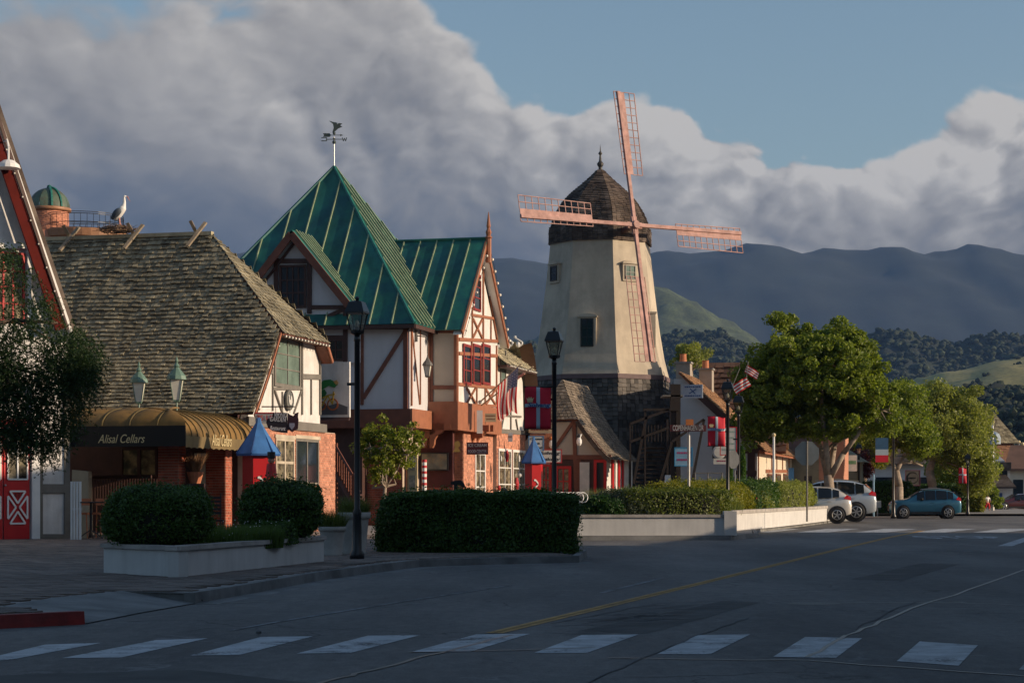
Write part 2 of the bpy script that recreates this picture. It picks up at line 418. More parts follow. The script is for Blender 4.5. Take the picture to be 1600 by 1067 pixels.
def shingle_objs(fmap, cells, m_, par, name='shingle', th=.03, lift=.045):
    """the same, each an object sharing a unit mesh"""
    key = ('unit', name, m_.name)
    if key not in PANE:
        g = M(); g.add([(0,0,.4),(1,0,.4),(1,1,0),(0,1,0),(0,0,1),(1,0,1),(1,1,.25),(0,1,.25)], [(4,5,6,7),(0,1,5,4),(1,2,6,5),(3,0,4,7),(2,3,7,6)])
        PANE[key] = g.mesh(name, m_)
    for (a, b, v0, v1, r) in cells:
        p = fmap(a, v0); X = fmap(b, v0)-p; Y = fmap(a, v1)-p; n = X.cross(Y).normalized()*lift*random.uniform(.7, 1.4)
        o = link(name, PANE[key], par)
        mt = Matrix(((X.x,Y.x,n.x,p.x),(X.y,Y.y,n.y,p.y),(X.z,Y.z,n.z,p.z),(0,0,0,1))); o.matrix_basis = mt
def bricks(O, U, N, W_, H_, holes=(), bl=.23, bh=.085, j=.012, m=None, top=None):
    """running bond; O lower corner, U unit along, N unit out; returns mesh collector of separate bricks"""
    m = m or M(); O, U, N = V(O), V(U).normalized(), V(N).normalized(); r = 0; z = 0.0
    while z < H_ - .01:
        h = min(bh, H_-z); x = -bl/2 if r % 2 else 0.0
        while x < W_:
            a, b = max(0, x)+j/2, min(W_, x+bl)-j/2
            segs = [(a, b)]
            for (h0, h1, g0, g1) in holes:
                if z+h/2 > g0 and z+h/2 < g1:
                    ns = []
                    for (p, q) in segs:
                        if q <= h0 or p >= h1: ns.append((p, q))
                        else:
                            if p < h0: ns.append((p, h0))
                            if q > h1: ns.append((h1, q))
                    segs = ns
            for (p, q) in segs:
                if q-p > .02:
                    o = O+U*p+V((0,0,z+j/2)); e = N*random.uniform(.014, .024); du = U*(q-p); dz = V((0,0,h-j))
                    vs = [o, o+du, o+du+dz, o+dz]; vs += [v+e for v in vs]
                    m.add(vs, [(4,5,6,7),(0,1,5,4),(1,2,6,5),(2,3,7,6),(3,0,4,7)])
            x += bl
        z += bh; r += 1
    return m
def npmesh(name, verts, nper, m_):
    """verts (N*nper,3): N separate n-gons"""
    me = bpy.data.meshes.new(name); nv = len(verts); nf = nv//nper
    me.vertices.add(nv); me.vertices.foreach_set('co', np.asarray(verts, dtype=np.float32).ravel())
    me.loops.add(nv); me.loops.foreach_set('vertex_index', np.arange(nv, dtype=np.int32))
    me.polygons.add(nf); me.polygons.foreach_set('loop_start', np.arange(0, nv, nper, dtype=np.int32))
    me.polygons.foreach_set('loop_total', np.full(nf, nper, dtype=np.int32)) if False else None
    for q in (m_ if isinstance(m_, (list, tuple)) else [m_]): me.materials.append(q)
    me.update(calc_edges=True); me.validate(); return me
def rvec(n):
    a = rng.normal(size=(n, 3)); return a/np.linalg.norm(a, axis=1)[:, None]
def leaves(pos, size, outward=None, bias=.5, aspect=.55, upb=.3):
    """one folded-diamond leaf per position -> (N*4,3) verts"""
    n = len(pos); nr = rvec(n)
    if outward is not None: nr = nr + outward*bias
    nr[:, 2] += upb; nr /= np.linalg.norm(nr, axis=1)[:, None]
    t = np.cross(nr, rvec(n)); t /= np.linalg.norm(t, axis=1)[:, None]; b = np.cross(nr, t)
    s = size*rng.uniform(.6, 1.35, size=(n, 1))
    v = np.empty((n, 4, 3)); v[:, 0] = pos - t*s*.5; v[:, 1] = pos - b*s*aspect*.5 + nr*s*.06
    v[:, 2] = pos + t*s*.5; v[:, 3] = pos + b*s*aspect*.5 + nr*s*.06
    return v.reshape(-1, 3)
def clump_leaves(cent, rad, per, size, squash=.8, **k):
    """leafy balls: centres (K,3), radii (K,)"""
    K = len(cent); n = K*per; idx = np.repeat(np.arange(K), per); d = rvec(n)
    rr = rad[idx][:, None]*(rng.uniform(.15, 1, size=(n, 1))**.45)
    pos = cent[idx] + d*rr*np.array([1, 1, squash]); return leaves(pos, size, outward=d, **k)
def blades(pos, h, w=.02, lean=.35):
    n = len(pos); d = rvec(n); d[:, 2] = 0; hh = h*rng.uniform(.5, 1.2, size=(n, 1))
    s = np.cross(d, [0, 0, 1.0]); s /= (np.linalg.norm(s, axis=1)[:, None]+1e-6)
    v = np.empty((n, 3, 3)); v[:, 0] = pos - s*w; v[:, 1] = pos + s*w; v[:, 2] = pos + d*hh*lean + np.array([0, 0, 1.0])*hh
    return v.reshape(-1, 3)
def G(x, y, z=0.0):
    """photo pixel on level ground at height z -> world point"""
    Y = (CH-z)*F/(y-HY); return V(((x-CX)/F*Y, Y, z))
def P(x, y, Y): return V(((x-CX)/F*Y, Y, CH+(HY-y)/F*Y))
TH = math.atan(.25)
ST = V((math.sin(TH), math.cos(TH), 0)); TT = V((math.cos(TH), -math.sin(TH), 0))
# ================================================================== the setting
def tagk(o, **k):
    for a, b in k.items(): o[a] = b
    return o
def asphalt():
    m = bpy.data.materials.new('asphalt'); m.use_nodes = True; t = m.node_tree; t.nodes.clear(); g = NT(t)
    tc = g.n('ShaderNodeTexCoord').outputs['Object']
    b = g.n('ShaderNodeBsdfPrincipled'); o = g.n('ShaderNodeOutputMaterial'); t.links.new(b.outputs[0], o.inputs[0])
    fine = g.m('ADD', g.m('MULTIPLY', g.noise(tc, 45, 3, .7), .5), g.m('MULTIPLY', g.noise(g.vm('MULTIPLY', tc, (1, .45, 1)), 7, 6, .85), .62)); mid = g.noise(tc, 1.1, 6, .65); big = g.noise(g.vm('MULTIPLY', tc, (1, .22, 1)), .35, 5, .6)
    f = g.m('ADD', g.m('ADD', g.m('MULTIPLY', fine, .85), g.m('MULTIPLY', mid, .5)), g.m('MULTIPLY', big, .7))
    c = g.ramp(g.m('MULTIPLY', f, .5), [(.37, (.016, .016, .017)), (.5, (.064, .060, .058)), (.61, (.165, .155, .145))])
    # crazed cracks in patches
    dw = g.vm('ADD', tc, g.vm('SCALE', g.n('ShaderNodeTexNoise').outputs['Color'], scale=0))
    wn = g.n('ShaderNodeTexNoise'); wn.inputs['Scale'].default_value = 1.3; wn.inputs['Detail'].default_value = 4; g.put(wn.inputs['Vector'], tc)
    dw = g.vm('ADD', tc, g.vm('SCALE', wn.outputs['Color'], scale=1.2))
    vo = g.n('ShaderNodeTexVoronoi'); vo.feature = 'DISTANCE_TO_EDGE'; vo.inputs['Scale'].default_value = .42; g.put(vo.inputs['Vector'], dw)
    cr = g.rng(vo.outputs['Distance'], 0.0, .012, 1, 0)
    cr = g.m('MULTIPLY', cr, g.rng(g.noise(tc, .18, 3), .45, .6, 0, .85, True))
    c = g.mix(cr, c, (.012, .012, .013, 1))
    v2 = g.n('ShaderNodeTexVoronoi'); v2.feature = 'DISTANCE_TO_EDGE'; v2.inputs['Scale'].default_value = .19; g.put(v2.inputs['Vector'], g.vm('ADD', dw, (7, 3, 0)))
    c2 = g.m('MULTIPLY', g.rng(v2.outputs['Distance'], 0.0, .006, 1, 0), g.rng(g.noise(tc, .5, 4), .5, .62, 0, .6, True))
    c = g.mix(c2, c, (.20, .20, .20, 1))
    g.put(b.inputs['Base Color'], c); g.put(b.inputs['Roughness'], g.rng(mid, .3, .7, .62, .88))
    bp = g.n('ShaderNodeBump'); bp.inputs['Strength'].default_value = .5; bp.inputs['Distance'].default_value = .01
    g.put(bp.inputs['Height'], g.m('ADD', fine, g.m('MULTIPLY', cr, -2))); t.links.new(bp.outputs[0], b.inputs['Normal'])
    return m
ASPH = asphalt()
EARTH = mat('dry_earth', (.16, .13, .08), .95, .3, .05, .3, 3)
PAVER = mat('brick_paver', (.155, .120, .100), .85, .25, .35, .4, 30, island=.28, obj=.28, alt=(.10, .085, .075), altf=.5)
GROUT = mat('sand_joint', (.07, .062, .055), .95, .2, 1, .1)
SIDEW = mat('sidewalk_concrete', (.27, .25, .23), .9, .25, .8, .2, 30, alt=(.19, .18, .17), altf=.5)
KERBM = mat('kerb_concrete', (.20, .20, .195), .9, .35, 1.2, .3, 25, alt=(.10, .10, .10), altf=.6)
KERBR = mat('kerb_red_paint', (.30, .022, .018), .7, .35, 2, .3, 25, alt=(.12, .03, .025), altf=.5)
def worn(name, col, hole):
    """road paint worn through to the asphalt"""
    m = bpy.data.materials.new(name); m.use_nodes = True; t = m.node_tree; t.nodes.clear(); g = NT(t)
    tc = g.n('ShaderNodeTexCoord').outputs['Object']
    w = g.rng(g.m('ADD', g.m('MULTIPLY', g.noise(tc, 1.6, 8, .75), .7), g.m('MULTIPLY', g.noise(tc, 28, 3, .7), .3)), hole, hole+.10, 0, 1)
    c = g.mix(w, tuple(col)+(1,), (.05, .05, .054, 1)); c = g.vm('SCALE', c, scale=g.rng(g.noise(tc, 3.5, 5), .3, .7, .65, 1.15))
    b = g.n('ShaderNodeBsdfPrincipled'); g.put(b.inputs['Base Color'], c); b.inputs['Roughness'].default_value = .7
    o = g.n('ShaderNodeOutputMaterial'); t.links.new(b.outputs[0], o.inputs[0]); return m
PWHITE = worn('worn_white_road_paint', (.46, .48, .50), .515)
PFAINT = worn('faint_white_road_paint', (.22, .23, .25), .46)
PYEL = worn('worn_yellow_road_paint', (.50, .27, .06), .53)
TAR = mat('crack_sealer', (.012, .012, .014), .35, .2, 4, .1, 20)
PALE = mat('pale_crack_filler', (.11, .11, .112), .9, .4, 4, .2, 20)

def sheet(name, pts, m_, z, **k):
    g = M(); g.add([(p[0], p[1], z) for p in pts], [tuple(range(len(pts)))])
    me = g.mesh(name, m_)
    if me.polygons[0].normal.z < 0: me.flip_normals()
    return link(name, me, None, **k)
sheet('ground', [(-7000, -400), (7000, -400), (7000, 7000), (-7000, 7000)], EARTH, -.08, kind='structure')
sheet('road', [(-60, -60), (120, -60), (120, 420), (-60, 420)], ASPH, 0, kind='structure')

# kerb line of the near corner, drawn through the photo's kerb foot
kp = [G(-80, 986), G(0, 982), G(133, 975)]
rp = [G(133, 975), G(220, 958), G(305, 943)]
cp = [G(305, 943), G(400, 926), G(500, 907), G(600, 893), G(655, 886), G(740, 883), G(820, 881), G(905, 879)]
bay = [G(905, 879), G(911, 869)+V((.1, 0, 0)), V((1.2, 46.5, 0)), V((-1.2, 49.5, 0)), V((-1.4, 60.6, 0)), V((7.0, 61.3, 0)), V((8.3, 64.5, 0)), G(1180, 832), G(1250, 823), G(1310, 815), G(1345, 811)]
def strip(name, pts, m_, w=.16, z=.15, z0=-.02, left=1, **k):
    """kerb following a line; its top is inside (to the left of travel)"""
    g = M(); n = len(pts); off = []
    for i in range(n):
        a = pts[max(0, i-1)]; b = pts[min(n-1, i+1)]; d = (b-a).normalized(); off.append(V((-d.y, d.x, 0))*w*left)
    for i in range(n-1):
        a, b = pts[i], pts[i+1]; ao, bo = a+off[i], b+off[i+1]; bt = .02
        i0 = [V((p.x, p.y, z0)) for p in (a, b, bo, ao)]
        i1 = [V((p.x, p.y, zz)) for p, zz in ((a+off[i]*.12, z), (b+off[i+1]*.12, z), (bo, z), (ao, z))]
        g.add(i0+i1, [(4,5,6,7),(0,1,5,4),(2,3,7,6)] + ([(3,0,4,7)] if i == 0 else []) + ([(1,2,6,5)] if i == n-2 else []))
    return g.link(name, m_, None, kind='structure', **k), off
_, o1 = strip('red_kerb', kp, KERBR)
_, o2 = strip('kerb', cp, KERBM)
_, o3 = strip('kerb', bay, KERBM)
# gutter pan
strip('gutter', [p+V((.35, -.08, 0)) for p in cp], KERBM, w=.42, z=.006, z0=-.02)
# lowered apron at the corner
inn = [V((rp[0].x-1.2, rp[0].y+1.0, 0)), V((rp[1].x-1.3, rp[1].y+.9, 0)), V((rp[2].x-1.1, rp[2].y+.5, 0))]
g = M(); vs = [V((p.x, p.y, .012)) for p in rp]+[V((p.x, p.y, .152)) for p in inn]
g.add(vs, [(0,1,4,3), (1,2,5,4)])
g.add([V((rp[0].x, rp[0].y, -.01)), V((rp[0].x, rp[0].y, .012)), V((inn[0].x, inn[0].y, .152)), V((inn[0].x, inn[0].y, -.01))], [(0,1,2,3)])
g.add([V((rp[2].x, rp[2].y, 0)), V((rp[2].x, rp[2].y, .15)), V((inn[2].x, inn[2].y, .152)), V((inn[2].x, inn[2].y, 0))], [(0,1,2,3)])
g.link('kerb_ramp', KERBM, None, kind='structure')
plaza = [kp[0]+o1[0], kp[1]+o1[1], kp[2]+o1[2]] + inn + [p+q for p, q in zip(cp, o2)] + [V((1.0, 44.2, 0)), V((1.05, 46.5, 0)), V((-1.36, 49.4, 0)), V((-1.56, 60.5, 0)), V((-1.5, 62, 0)), V((-1.5, 300, 0)), V((-60, 300, 0)), V((-60, 21, 0))]
sheet('plaza_bed', plaza, SIDEW, .138, kind='structure')
sheet('far_sidewalk', [V((-1.45, 60.7, 0)), V((6.9, 61.5, 0)), V((8.1, 64.6, 0))]+[p+V((-.14, .02, 0)) for p in bay[7:]]+[V((22, 125, 0)), V((40, 125, 0)), V((47, 200, 0)), V((47, 300, 0)), V((-1.45, 300, 0))], SIDEW, .146, kind='structure')
# pavers of the plaza: separate stones in running bond, the nearest 300 objects of their own
def inside(x, y, poly):
    c = False; n = len(poly); j = n-1
    for i in range(n):
        a, b = poly[i], poly[j]
        if (a.y > y) != (b.y > y) and x < (b.x-a.x)*(y-a.y)/(b.y-a.y)+a.x: c = not c
        j = i
    return c
pw, pd = .42, .26; cells = []
for r in range(-10, 190):
    for q in range(-90, 60):
        c = V((-6, 22, 0)) + TT*((q+(r % 2)*.5)*pw) + ST*(r*pd)
        if c.y > 62 or c.x < -.2933*c.y-.4 or c.x > 2: continue
        pr_ = [c+TT*a+ST*b for a, b in ((-pw/2, -pd/2), (pw/2, -pd/2), (pw/2, pd/2), (-pw/2, pd/2))]
        if all(inside(p.x, p.y, plaza) for p in pr_): cells.append(c)
cells.sort(key=lambda c: c.y)
slab_root = Thing('plaza_paving', 'brick-paved corner plaza of brown-grey pavers before the shops', 'pavement'); slab_root.o['kind'] = 'structure'; del slab_root.o['category']
u = M().prism([(-pw/2+.008, -pd/2+.008, 0), (pw/2-.008, -pd/2+.008, 0), (pw/2-.008, pd/2-.008, 0), (-pw/2+.008, pd/2-.008, 0)], (0, 0, .03)).mesh('paver', PAVER)
for c in cells[:300]:
    o = link('paver', u, slab_root.o); o.location = (c.x, c.y, .128+random.uniform(-.002, .003)); o.rotation_euler = (random.gauss(0, .004), random.gauss(0, .004), -TH+random.gauss(0, .006))
g = M()
for c in cells[300:]:
    z = .128+random.uniform(-.002, .003); a = -TH+random.gauss(0, .006); U = V((math.cos(a), math.sin(a), 0)); Q = V((-math.sin(a), math.cos(a), 0))
    x, y = pw/2-.008, pd/2-.008
    top = [c+U*i+Q*j+V((0, 0, z+.03+random.gauss(0, .0012))) for i, j in ((-x, -y), (x, -y), (x, y), (-x, y))]
    bot = [V((p.x, p.y, z)) for p in top]
    g.add(bot+top, [(4,5,6,7),(0,1,5,4),(1,2,6,5),(2,3,7,6),(3,0,4,7)])
g.link('distant_pavers', PAVER, slab_root.o, kind='stuff')

# painted crossing in front: bars read off the photo
def quad(name, px_, m_, z):
    n = 6; g = M()
    return sheet(name, [G(x, y) for x, y in px_], m_, z, kind='structure')
bars = [[(-60, 1038), (20, 1030), (160, 1004), (70, 1007)], [(97, 1028), (190, 1027), (325, 997), (243, 1000)],
        [(297, 1024), (375, 1023), (489, 994), (408, 995)], [(463, 1021), (548, 1020), (657, 992), (575, 993)],
        [(641, 1019), (735, 1018), (828, 990), (744, 991)], [(834, 1020), (917, 1020), (998, 991), (909, 992)],
        [(1026, 1022), (1110, 1022), (1172, 991), (1090, 992)], [(1208, 1026), (1306, 1028), (1347, 997), (1258, 995)],
        [(1401, 1033), (1498, 1040), (1528, 1008), (1437, 1002)], [(1592, 1046), (1690, 1052), (1712, 1020), (1622, 1014)]]
for b in bars: quad('crosswalk_bar', b, PWHITE, .004)
for i in range(7):      # far crossing
    x0 = 1060+i*92; quad('crosswalk_bar', [(x0, 831.5), (x0+50, 831.5), (x0+98, 826), (x0+45, 826)], PWHITE, .004)
def line(name, pts, w, m_, z):
    pts = [G(x, y) for x, y in pts]; L = []; R = []
    for i, p in enumerate(pts):
        d = (pts[min(i+1, len(pts)-1)]-pts[max(i-1, 0)]).normalized(); n = V((-d.y, d.x, 0))*w/2; L.append(p+n); R.append(p-n)
    g = M()
    for i in range(len(pts)-1): g.add([(q.x, q.y, z) for q in (R[i], R[i+1], L[i+1], L[i])], [(0,1,2,3)])
    return g.link(name, m_, None, kind='structure')
for dx in (0, 1):       # double yellow centre line
    s = dx*13
    line('centre_line', [(765+s*1.0, 989), (925+s*.8, 951), (1100+s*.55, 909), (1300+s*.35, 860), (1385+s*.3, 840), (1440+s*.3, 829)], .11, PYEL, .005)
line('limit_line', [(1570, 853), (1600, 843), (1660, 824)], .4, PWHITE, .005)
# STOP painted on the road, read from the camera's side
sp = G(1497, 841.5)
for i, ch in enumerate('STOP'):
    x = 1450 + i*33
    p = G(x, 839.5); o = text(ch, 4.4, mat('road_letter_white', (.50,.52,.55), .7, .3, 2), None, (p.x, p.y, .006), (1, 0, 0), (0, 1, 0), name='road_word_letter', fit=.62, depth=.0005); o['kind'] = 'structure'
line('road_mark', [(1445, 846.5), (1500, 847.5)], .3, PFAINT, .005)
line('road_mark', [(1420, 860), (1520, 861)], .25, PFAINT, .0051)
for a in ([(690, 875), (745, 869)], [(940, 926), (1035, 903)]):
    line('bay_mark', a, .10, PFAINT, .0052)
# kerbside parking bays: faint white lines
for a in ([(360, 985), (430, 972), (640, 938), (800, 914)], [(905, 856), (960, 853)], [(905, 850), (985, 848)], [(930, 862), (1030, 858)]):
    line('bay_line', a, .07, PFAINT, .0053)
def crack(pts, w, m_, z):
    out = []
    for i in range(len(pts)-1):
        (x0, y0), (x1, y1) = pts[i], pts[i+1]; k = 7
        for j in range(k): t = j/k; out.append((x0+(x1-x0)*t+random.gauss(0, 3), y0+(y1-y0)*t+random.gauss(0, .35)))
    out.append(pts[-1]); line('tar_seam', out, w, m_, z)
for a in ([(470, 1075), (560, 1052), (690, 1020), (800, 992)], [(950, 1028), (1260, 1032), (1600, 1056)], [(1262, 1027), (1310, 998), (1400, 960), (1600, 890)],
          [(1500, 942), (1600, 945)], [(1240, 942), (1510, 941)], [(640, 1019), (800, 1016), (930, 1012)], [(200, 945), (420, 940)]):
    crack(a, .05, TAR, .0062)
for a in ([(900, 1075), (1020, 1020), (1110, 986), (1170, 965)], [(1320, 992), (1400, 950), (1435, 940)], [(860, 975), (1010, 945), (1060, 940)]):
    crack(a, .026, PALE, .0066)
g = M()                 # alligator-cracked patch beside the centre line
for i in range(60):
    x = random.uniform(905, 1130); y = 985-(x-905)*.22+random.uniform(-12, 10); p = G(x, y); a = random.uniform(-.5, .5)+.25; l = random.uniform(.15, .5); w = random.uniform(.008, .02)
    d = V((math.cos(a), math.sin(a)*1.5, 0))*l; n = V((-d.y, d.x, 0)).normalized()*w
    g.add([(q.x, q.y, .0071) for q in (p-d-n, p+d-n, p+d+n, p-d+n)], [(0,1,2,3)])
g.link('cracked_patch', PALE, None, kind='structure')
# older repairs: rectangles of a different asphalt
PATCH = mat('patched_asphalt', (.043, .041, .040), .85, .45, 1.5, .3, 30, alt=(.055,.052,.05), altf=.5); PATCH2 = mat('grey_patched_asphalt', (.072, .068, .065), .85, .45, 1.5, .3, 30, alt=(.05,.048,.046), altf=.5)
for k, (pt, mm) in enumerate((([(-40, 1056), (300, 1046), (560, 1075), (-60, 1090)], PATCH2),
        ([(905, 985), (1130, 938), (1190, 941), (1010, 990)], PATCH2), ([(1330, 905), (1440, 880), (1500, 881), (1410, 907)], PATCH2))):
    n_ = []; 
    for i in range(len(pt)):
        (x0_, y0_), (x1_, y1_) = pt[i], pt[(i+1) % len(pt)]
        for j in range(6): t = j/6; n_.append(G(x0_+(x1_-x0_)*t+random.gauss(0, 1.5), y0_+(y1_-y0_)*t+random.gauss(0, .25)))
    sheet('road_patch', n_, mm, .0016+.0003*k, kind='structure')
c = G(1290, 1000); M().lathe([(.36, .0), (.36, .0035)], (c.x+.9, c.y+6.5, 0), 28).link('manhole_cover', mat('iron_cover', (.03,.028,.026), .5, .4, 9, .6, 14), None, kind='structure')

# ------------------------------------------------------------------ hills and mountains
FOREST = mat('distant_forest', (.014, .024, .014), .95, .75, .07, 0, alt=(.045, .052, .024), altf=.55)
GRASSH = mat('dry_grass_hill', (.36, .31, .11), .95, .25, .008, 0, alt=(.08, .09, .035), altf=.35)
def terrain(name, x0, x1, y0, y1, nx, ny, hf, m_, bump=0.0, bs=12.0):
    vs = []; fs = []
    for j in range(ny+1):
        for i in range(nx+1):
            x = x0+(x1-x0)*i/nx; y = y0+(y1-y0)*j/ny; h = hf(x, y)
            if bump and h > 1: h += bump*(noise.noise(V((x/bs, y/bs, 0)))+.6*noise.noise(V((x/bs*2.3, y/bs*2.3, 5)))+.4*abs(noise.noise(V((x/bs*.4, y/bs*.4, 9)))))
            vs.append((x, y, h))
    for j in range(ny):
        for i in range(nx):
            a = j*(nx+1)+i; fs.append((a, a+1, a+nx+2, a+nx+1))
    me = bpy.data.meshes.new(name); me.from_pydata(vs, [], fs); me.materials.append(m_); me.update()
    me.polygons.foreach_set('use_smooth', [True]*len(fs))
    return link(name, me, None, kind='structure')
def interp(t, pts):
    if t <= pts[0][0]: return pts[0][1]
    for (a, b), (c, d) in zip(pts, pts[1:]):
        if t <= c: return b+(d-b)*(t-a)/(c-a)
    return pts[-1][1]
def fb(x, y, s, o=4): return noise.fractal(V((x/s, y/s, 3.3)), 1.0, 2.0, o)
def ridge(pts, Yc, front, back, rough, s):
    """pts: crest line (photo column, photo row); a ridge at distance Yc"""
    def f(x, y):
        c = CX+F*x/Yc; top = (HY-interp(c, pts))/F*Yc + CH
        t = (y-(Yc-front))/front if y < Yc else 1-(y-Yc)/back
        t = max(0, min(1, t)); t = t*t*(3-2*t)*.45+t*.55
        h = top*t
        return h + t*rough*(fb(x, y, s)+.5*fb(x*1.3, y*.5, s*.4)) - .5 - (1-t)*2
    return f
terrain('mountain', -4300, 4300, 3300, 5400, 330, 110, ridge([(-1500, 470), (-400, 410), (200, 400), (780, 396), (960, 396), (1100, 400), (1250, 398), (1400, 396), (1570, 392), (1640, 405), (2200, 430), (3500, 520)], 4500, 1150, 900, 30, 330), mat('cloud_shaded_chaparral', (.012, .019, .016), .95, .5, .012, 0, alt=(.028, .034, .022), altf=.6))  # dark chaparral, its colour lowered further to stand for the cloud shadow
terrain('green_spur', -600, 1500, 2300, 3100, 150, 90, ridge([(200, 760), (600, 600), (830, 520), (980, 478), (1040, 468), (1090, 480), (1150, 525), (1230, 580), (1300, 640)], 2800, 480, 260, 22, 260), mat('spur_scrub', (.075, .095, .035), .95, .6, .05, 0, alt=(.03, .045, .02), altf=.7), 7, 16)
terrain('wooded_ridge', -1600, 2300, 1500, 2050, 520, 70, ridge([(-2500, 600), (0, 560), (800, 545), (1000, 545), (1060, 530), (1110, 528), (1180, 545), (1330, 535), (1400, 530), (1480, 545), (1600, 530), (1900, 525), (3500, 600)], 1850, 330, 180, 12, 150), FOREST, 9, 13)
terrain('grass_hill', -300, 900, 960, 1500, 230, 110, ridge([(300, 765), (1000, 720), (1300, 690), (1380, 640), (1430, 598), (1480, 584), (1540, 572), (1600, 560), (1700, 546), (2000, 560), (2500, 640)], 1300, 330, 180, 5, 120), GRASSH, .5, 12)
terrain('wooded_foothill', -300, 800, 640, 940, 250, 90, ridge([(0, 765), (900, 735), (1200, 700), (1330, 660), (1400, 625), (1440, 618), (1480, 622), (1500, 612), (1560, 604), (1600, 614), (1750, 590), (2100, 600), (2600, 700)], 840, 190, 90, 5, 60), FOREST, 5, 8)
terrain('near_foothill', -160, 520, 440, 640, 200, 60, ridge([(100, 768), (1000, 750), (1300, 730), (1440, 690), (1520, 660), (1600, 640), (1800, 625), (2300, 720)], 560, 110, 70, 2.5, 40), FOREST, 3.5, 6)

def woodland(name, lab, hf, x0, x1, y0, y1, n, r0, r1, m_, dens=None):
    import itertools
    t = (1+5**.5)/2; iv = np.array([(-1,t,0),(1,t,0),(-1,-t,0),(1,-t,0),(0,-1,t),(0,1,t),(0,-1,-t),(0,1,-t),(t,0,-1),(t,0,1),(-t,0,-1),(-t,0,1)], dtype=float); iv /= np.linalg.norm(iv[0])
    fc = [(0,11,5),(0,5,1),(0,1,7),(0,7,10),(0,10,11),(1,5,9),(5,11,4),(11,10,2),(10,7,6),(7,1,8),(3,9,4),(3,4,2),(3,2,6),(3,6,8),(3,8,9),(4,9,5),(2,4,11),(6,2,10),(8,6,7),(9,8,1)]
    vv = []; k = 0
    for i in range(n*4):
        x = random.uniform(x0, x1); y = random.uniform(y0, y1)
        if dens and noise.noise(V((x/dens, y/dens, 1.7))) < .02: continue
        h = hf(x, y)
        if h < 3: continue
        R0 = random.uniform(r0, r1)
        for q in range(6):
            r = R0*(.62 if q == 0 else random.uniform(.28, .5)); c = np.array([x+random.gauss(0, R0*.55)*(q > 0), y+random.gauss(0, R0*.4)*(q > 0), h+R0*.25+random.gauss(.1, .22)*R0*(q > 0)])
            P_ = iv*r*rng.uniform(.7, 1.25, (12, 1))*np.array([1, 1, .9])+c; vv.append(P_[np.array(fc).ravel()])
        k += 1
        if k >= n: break
    me = npmesh(name, np.concatenate(vv), 3, m_); return link(name, me, None, kind='stuff', label=lab, category='woodland')
WOODM = mat('oak_canopy', (.022, .034, .014), .95, .5, .05, .0, 1, island=.45, alt=(.045,.055,.022), altf=.5)
woodland('ridge_woodland', 'dark woodland covering the long ridge below the mountain', ridge([(-2500, 600), (0, 560), (800, 545), (1000, 545), (1060, 530), (1110, 528), (1180, 545), (1330, 535), (1400, 530), (1480, 545), (1600, 530), (1900, 525), (3500, 600)], 1850, 330, 180, 12, 150), 0, 620, 1560, 1860, 3000, 4, 9, WOODM)
woodland('hill_oaks', 'scattered dark oaks on the pale grassy hill at right', ridge([(300, 765), (1000, 720), (1300, 690), (1380, 640), (1430, 598), (1480, 584), (1540, 572), (1600, 560), (1700, 546), (2000, 560), (2500, 640)], 1300, 330, 180, 5, 120), 120, 420, 1000, 1320, 90, 2.5, 5, WOODM, 60)
woodland('foothill_woodland', 'dark woodland on the foothill below the pale grass', ridge([(0, 765), (900, 735), (1200, 700), (1330, 660), (1400, 625), (1440, 618), (1480, 622), (1500, 612), (1560, 604), (1600, 614), (1750, 590), (2100, 600), (2600, 700)], 840, 190, 90, 5, 60), 40, 290, 660, 850, 1500, 2.2, 5, WOODM)
woodland('near_woodland', 'nearest dark woodland slope behind the far shops', ridge([(100, 768), (1000, 750), (1300, 730), (1440, 690), (1520, 660), (1600, 640), (1800, 625), (2300, 720)], 560, 110, 70, 2.5, 40), 20, 190, 455, 570, 900, 1.5, 3.6, WOODM)

# ------------------------------------------------------------------ haze over the valley
hz = M().box((-5200, -300, -1.5), (5600, 5600, 900)).link('haze', [], None, kind='stuff')
hm = bpy.data.materials.new('haze_air'); hm.use_nodes = True; t_ = hm.node_tree; t_.nodes.clear(); g_ = NT(t_)
pv = g_.n('ShaderNodeVolumePrincipled'); pv.inputs['Color'].default_value = (.27, .50, 1.0, 1); pv.inputs['Density'].default_value = 0.00007; pv.inputs['Anisotropy'].default_value = 0.0
ho = g_.n('ShaderNodeOutputMaterial'); t_.links.new(pv.outputs[0], ho.inputs['Volume'])
hz.data.materials.append(hm)
# ================================================================== buildings
def outlined(T_, m_, ax, val, pts, w, name='timber', th=.05):
    T_.timbers(m_, ax, val, [(pts[i][0], pts[i][1], pts[(i+1) % len(pts)][0], pts[(i+1) % len(pts)][1], w) for i in range(len(pts)-1)], th, name)
def bulb_line(T_, pts3, r=.035, gap=.45):
    """string of bulbs: wire and each bulb a part"""
    g = M(); k = 0
    if 'bulb' not in PANE: PANE['bulb'] = M().ball((0,0,0), 1, 6).mesh('light_bulb', BULB)
    for a, b in zip(pts3, pts3[1:]):
        g.tube(a, b, .012, n=4); n = max(1, int((b-a).length/gap))
        for i in range(n):
            p = a+(b-a)*((i+.5)/n); o = link('light_bulb', PANE['bulb'], T_.o); o.location = p - V((0,0,.04)); o.scale = (r,)*3
    g.link('light_string', BLACK, T_.o)

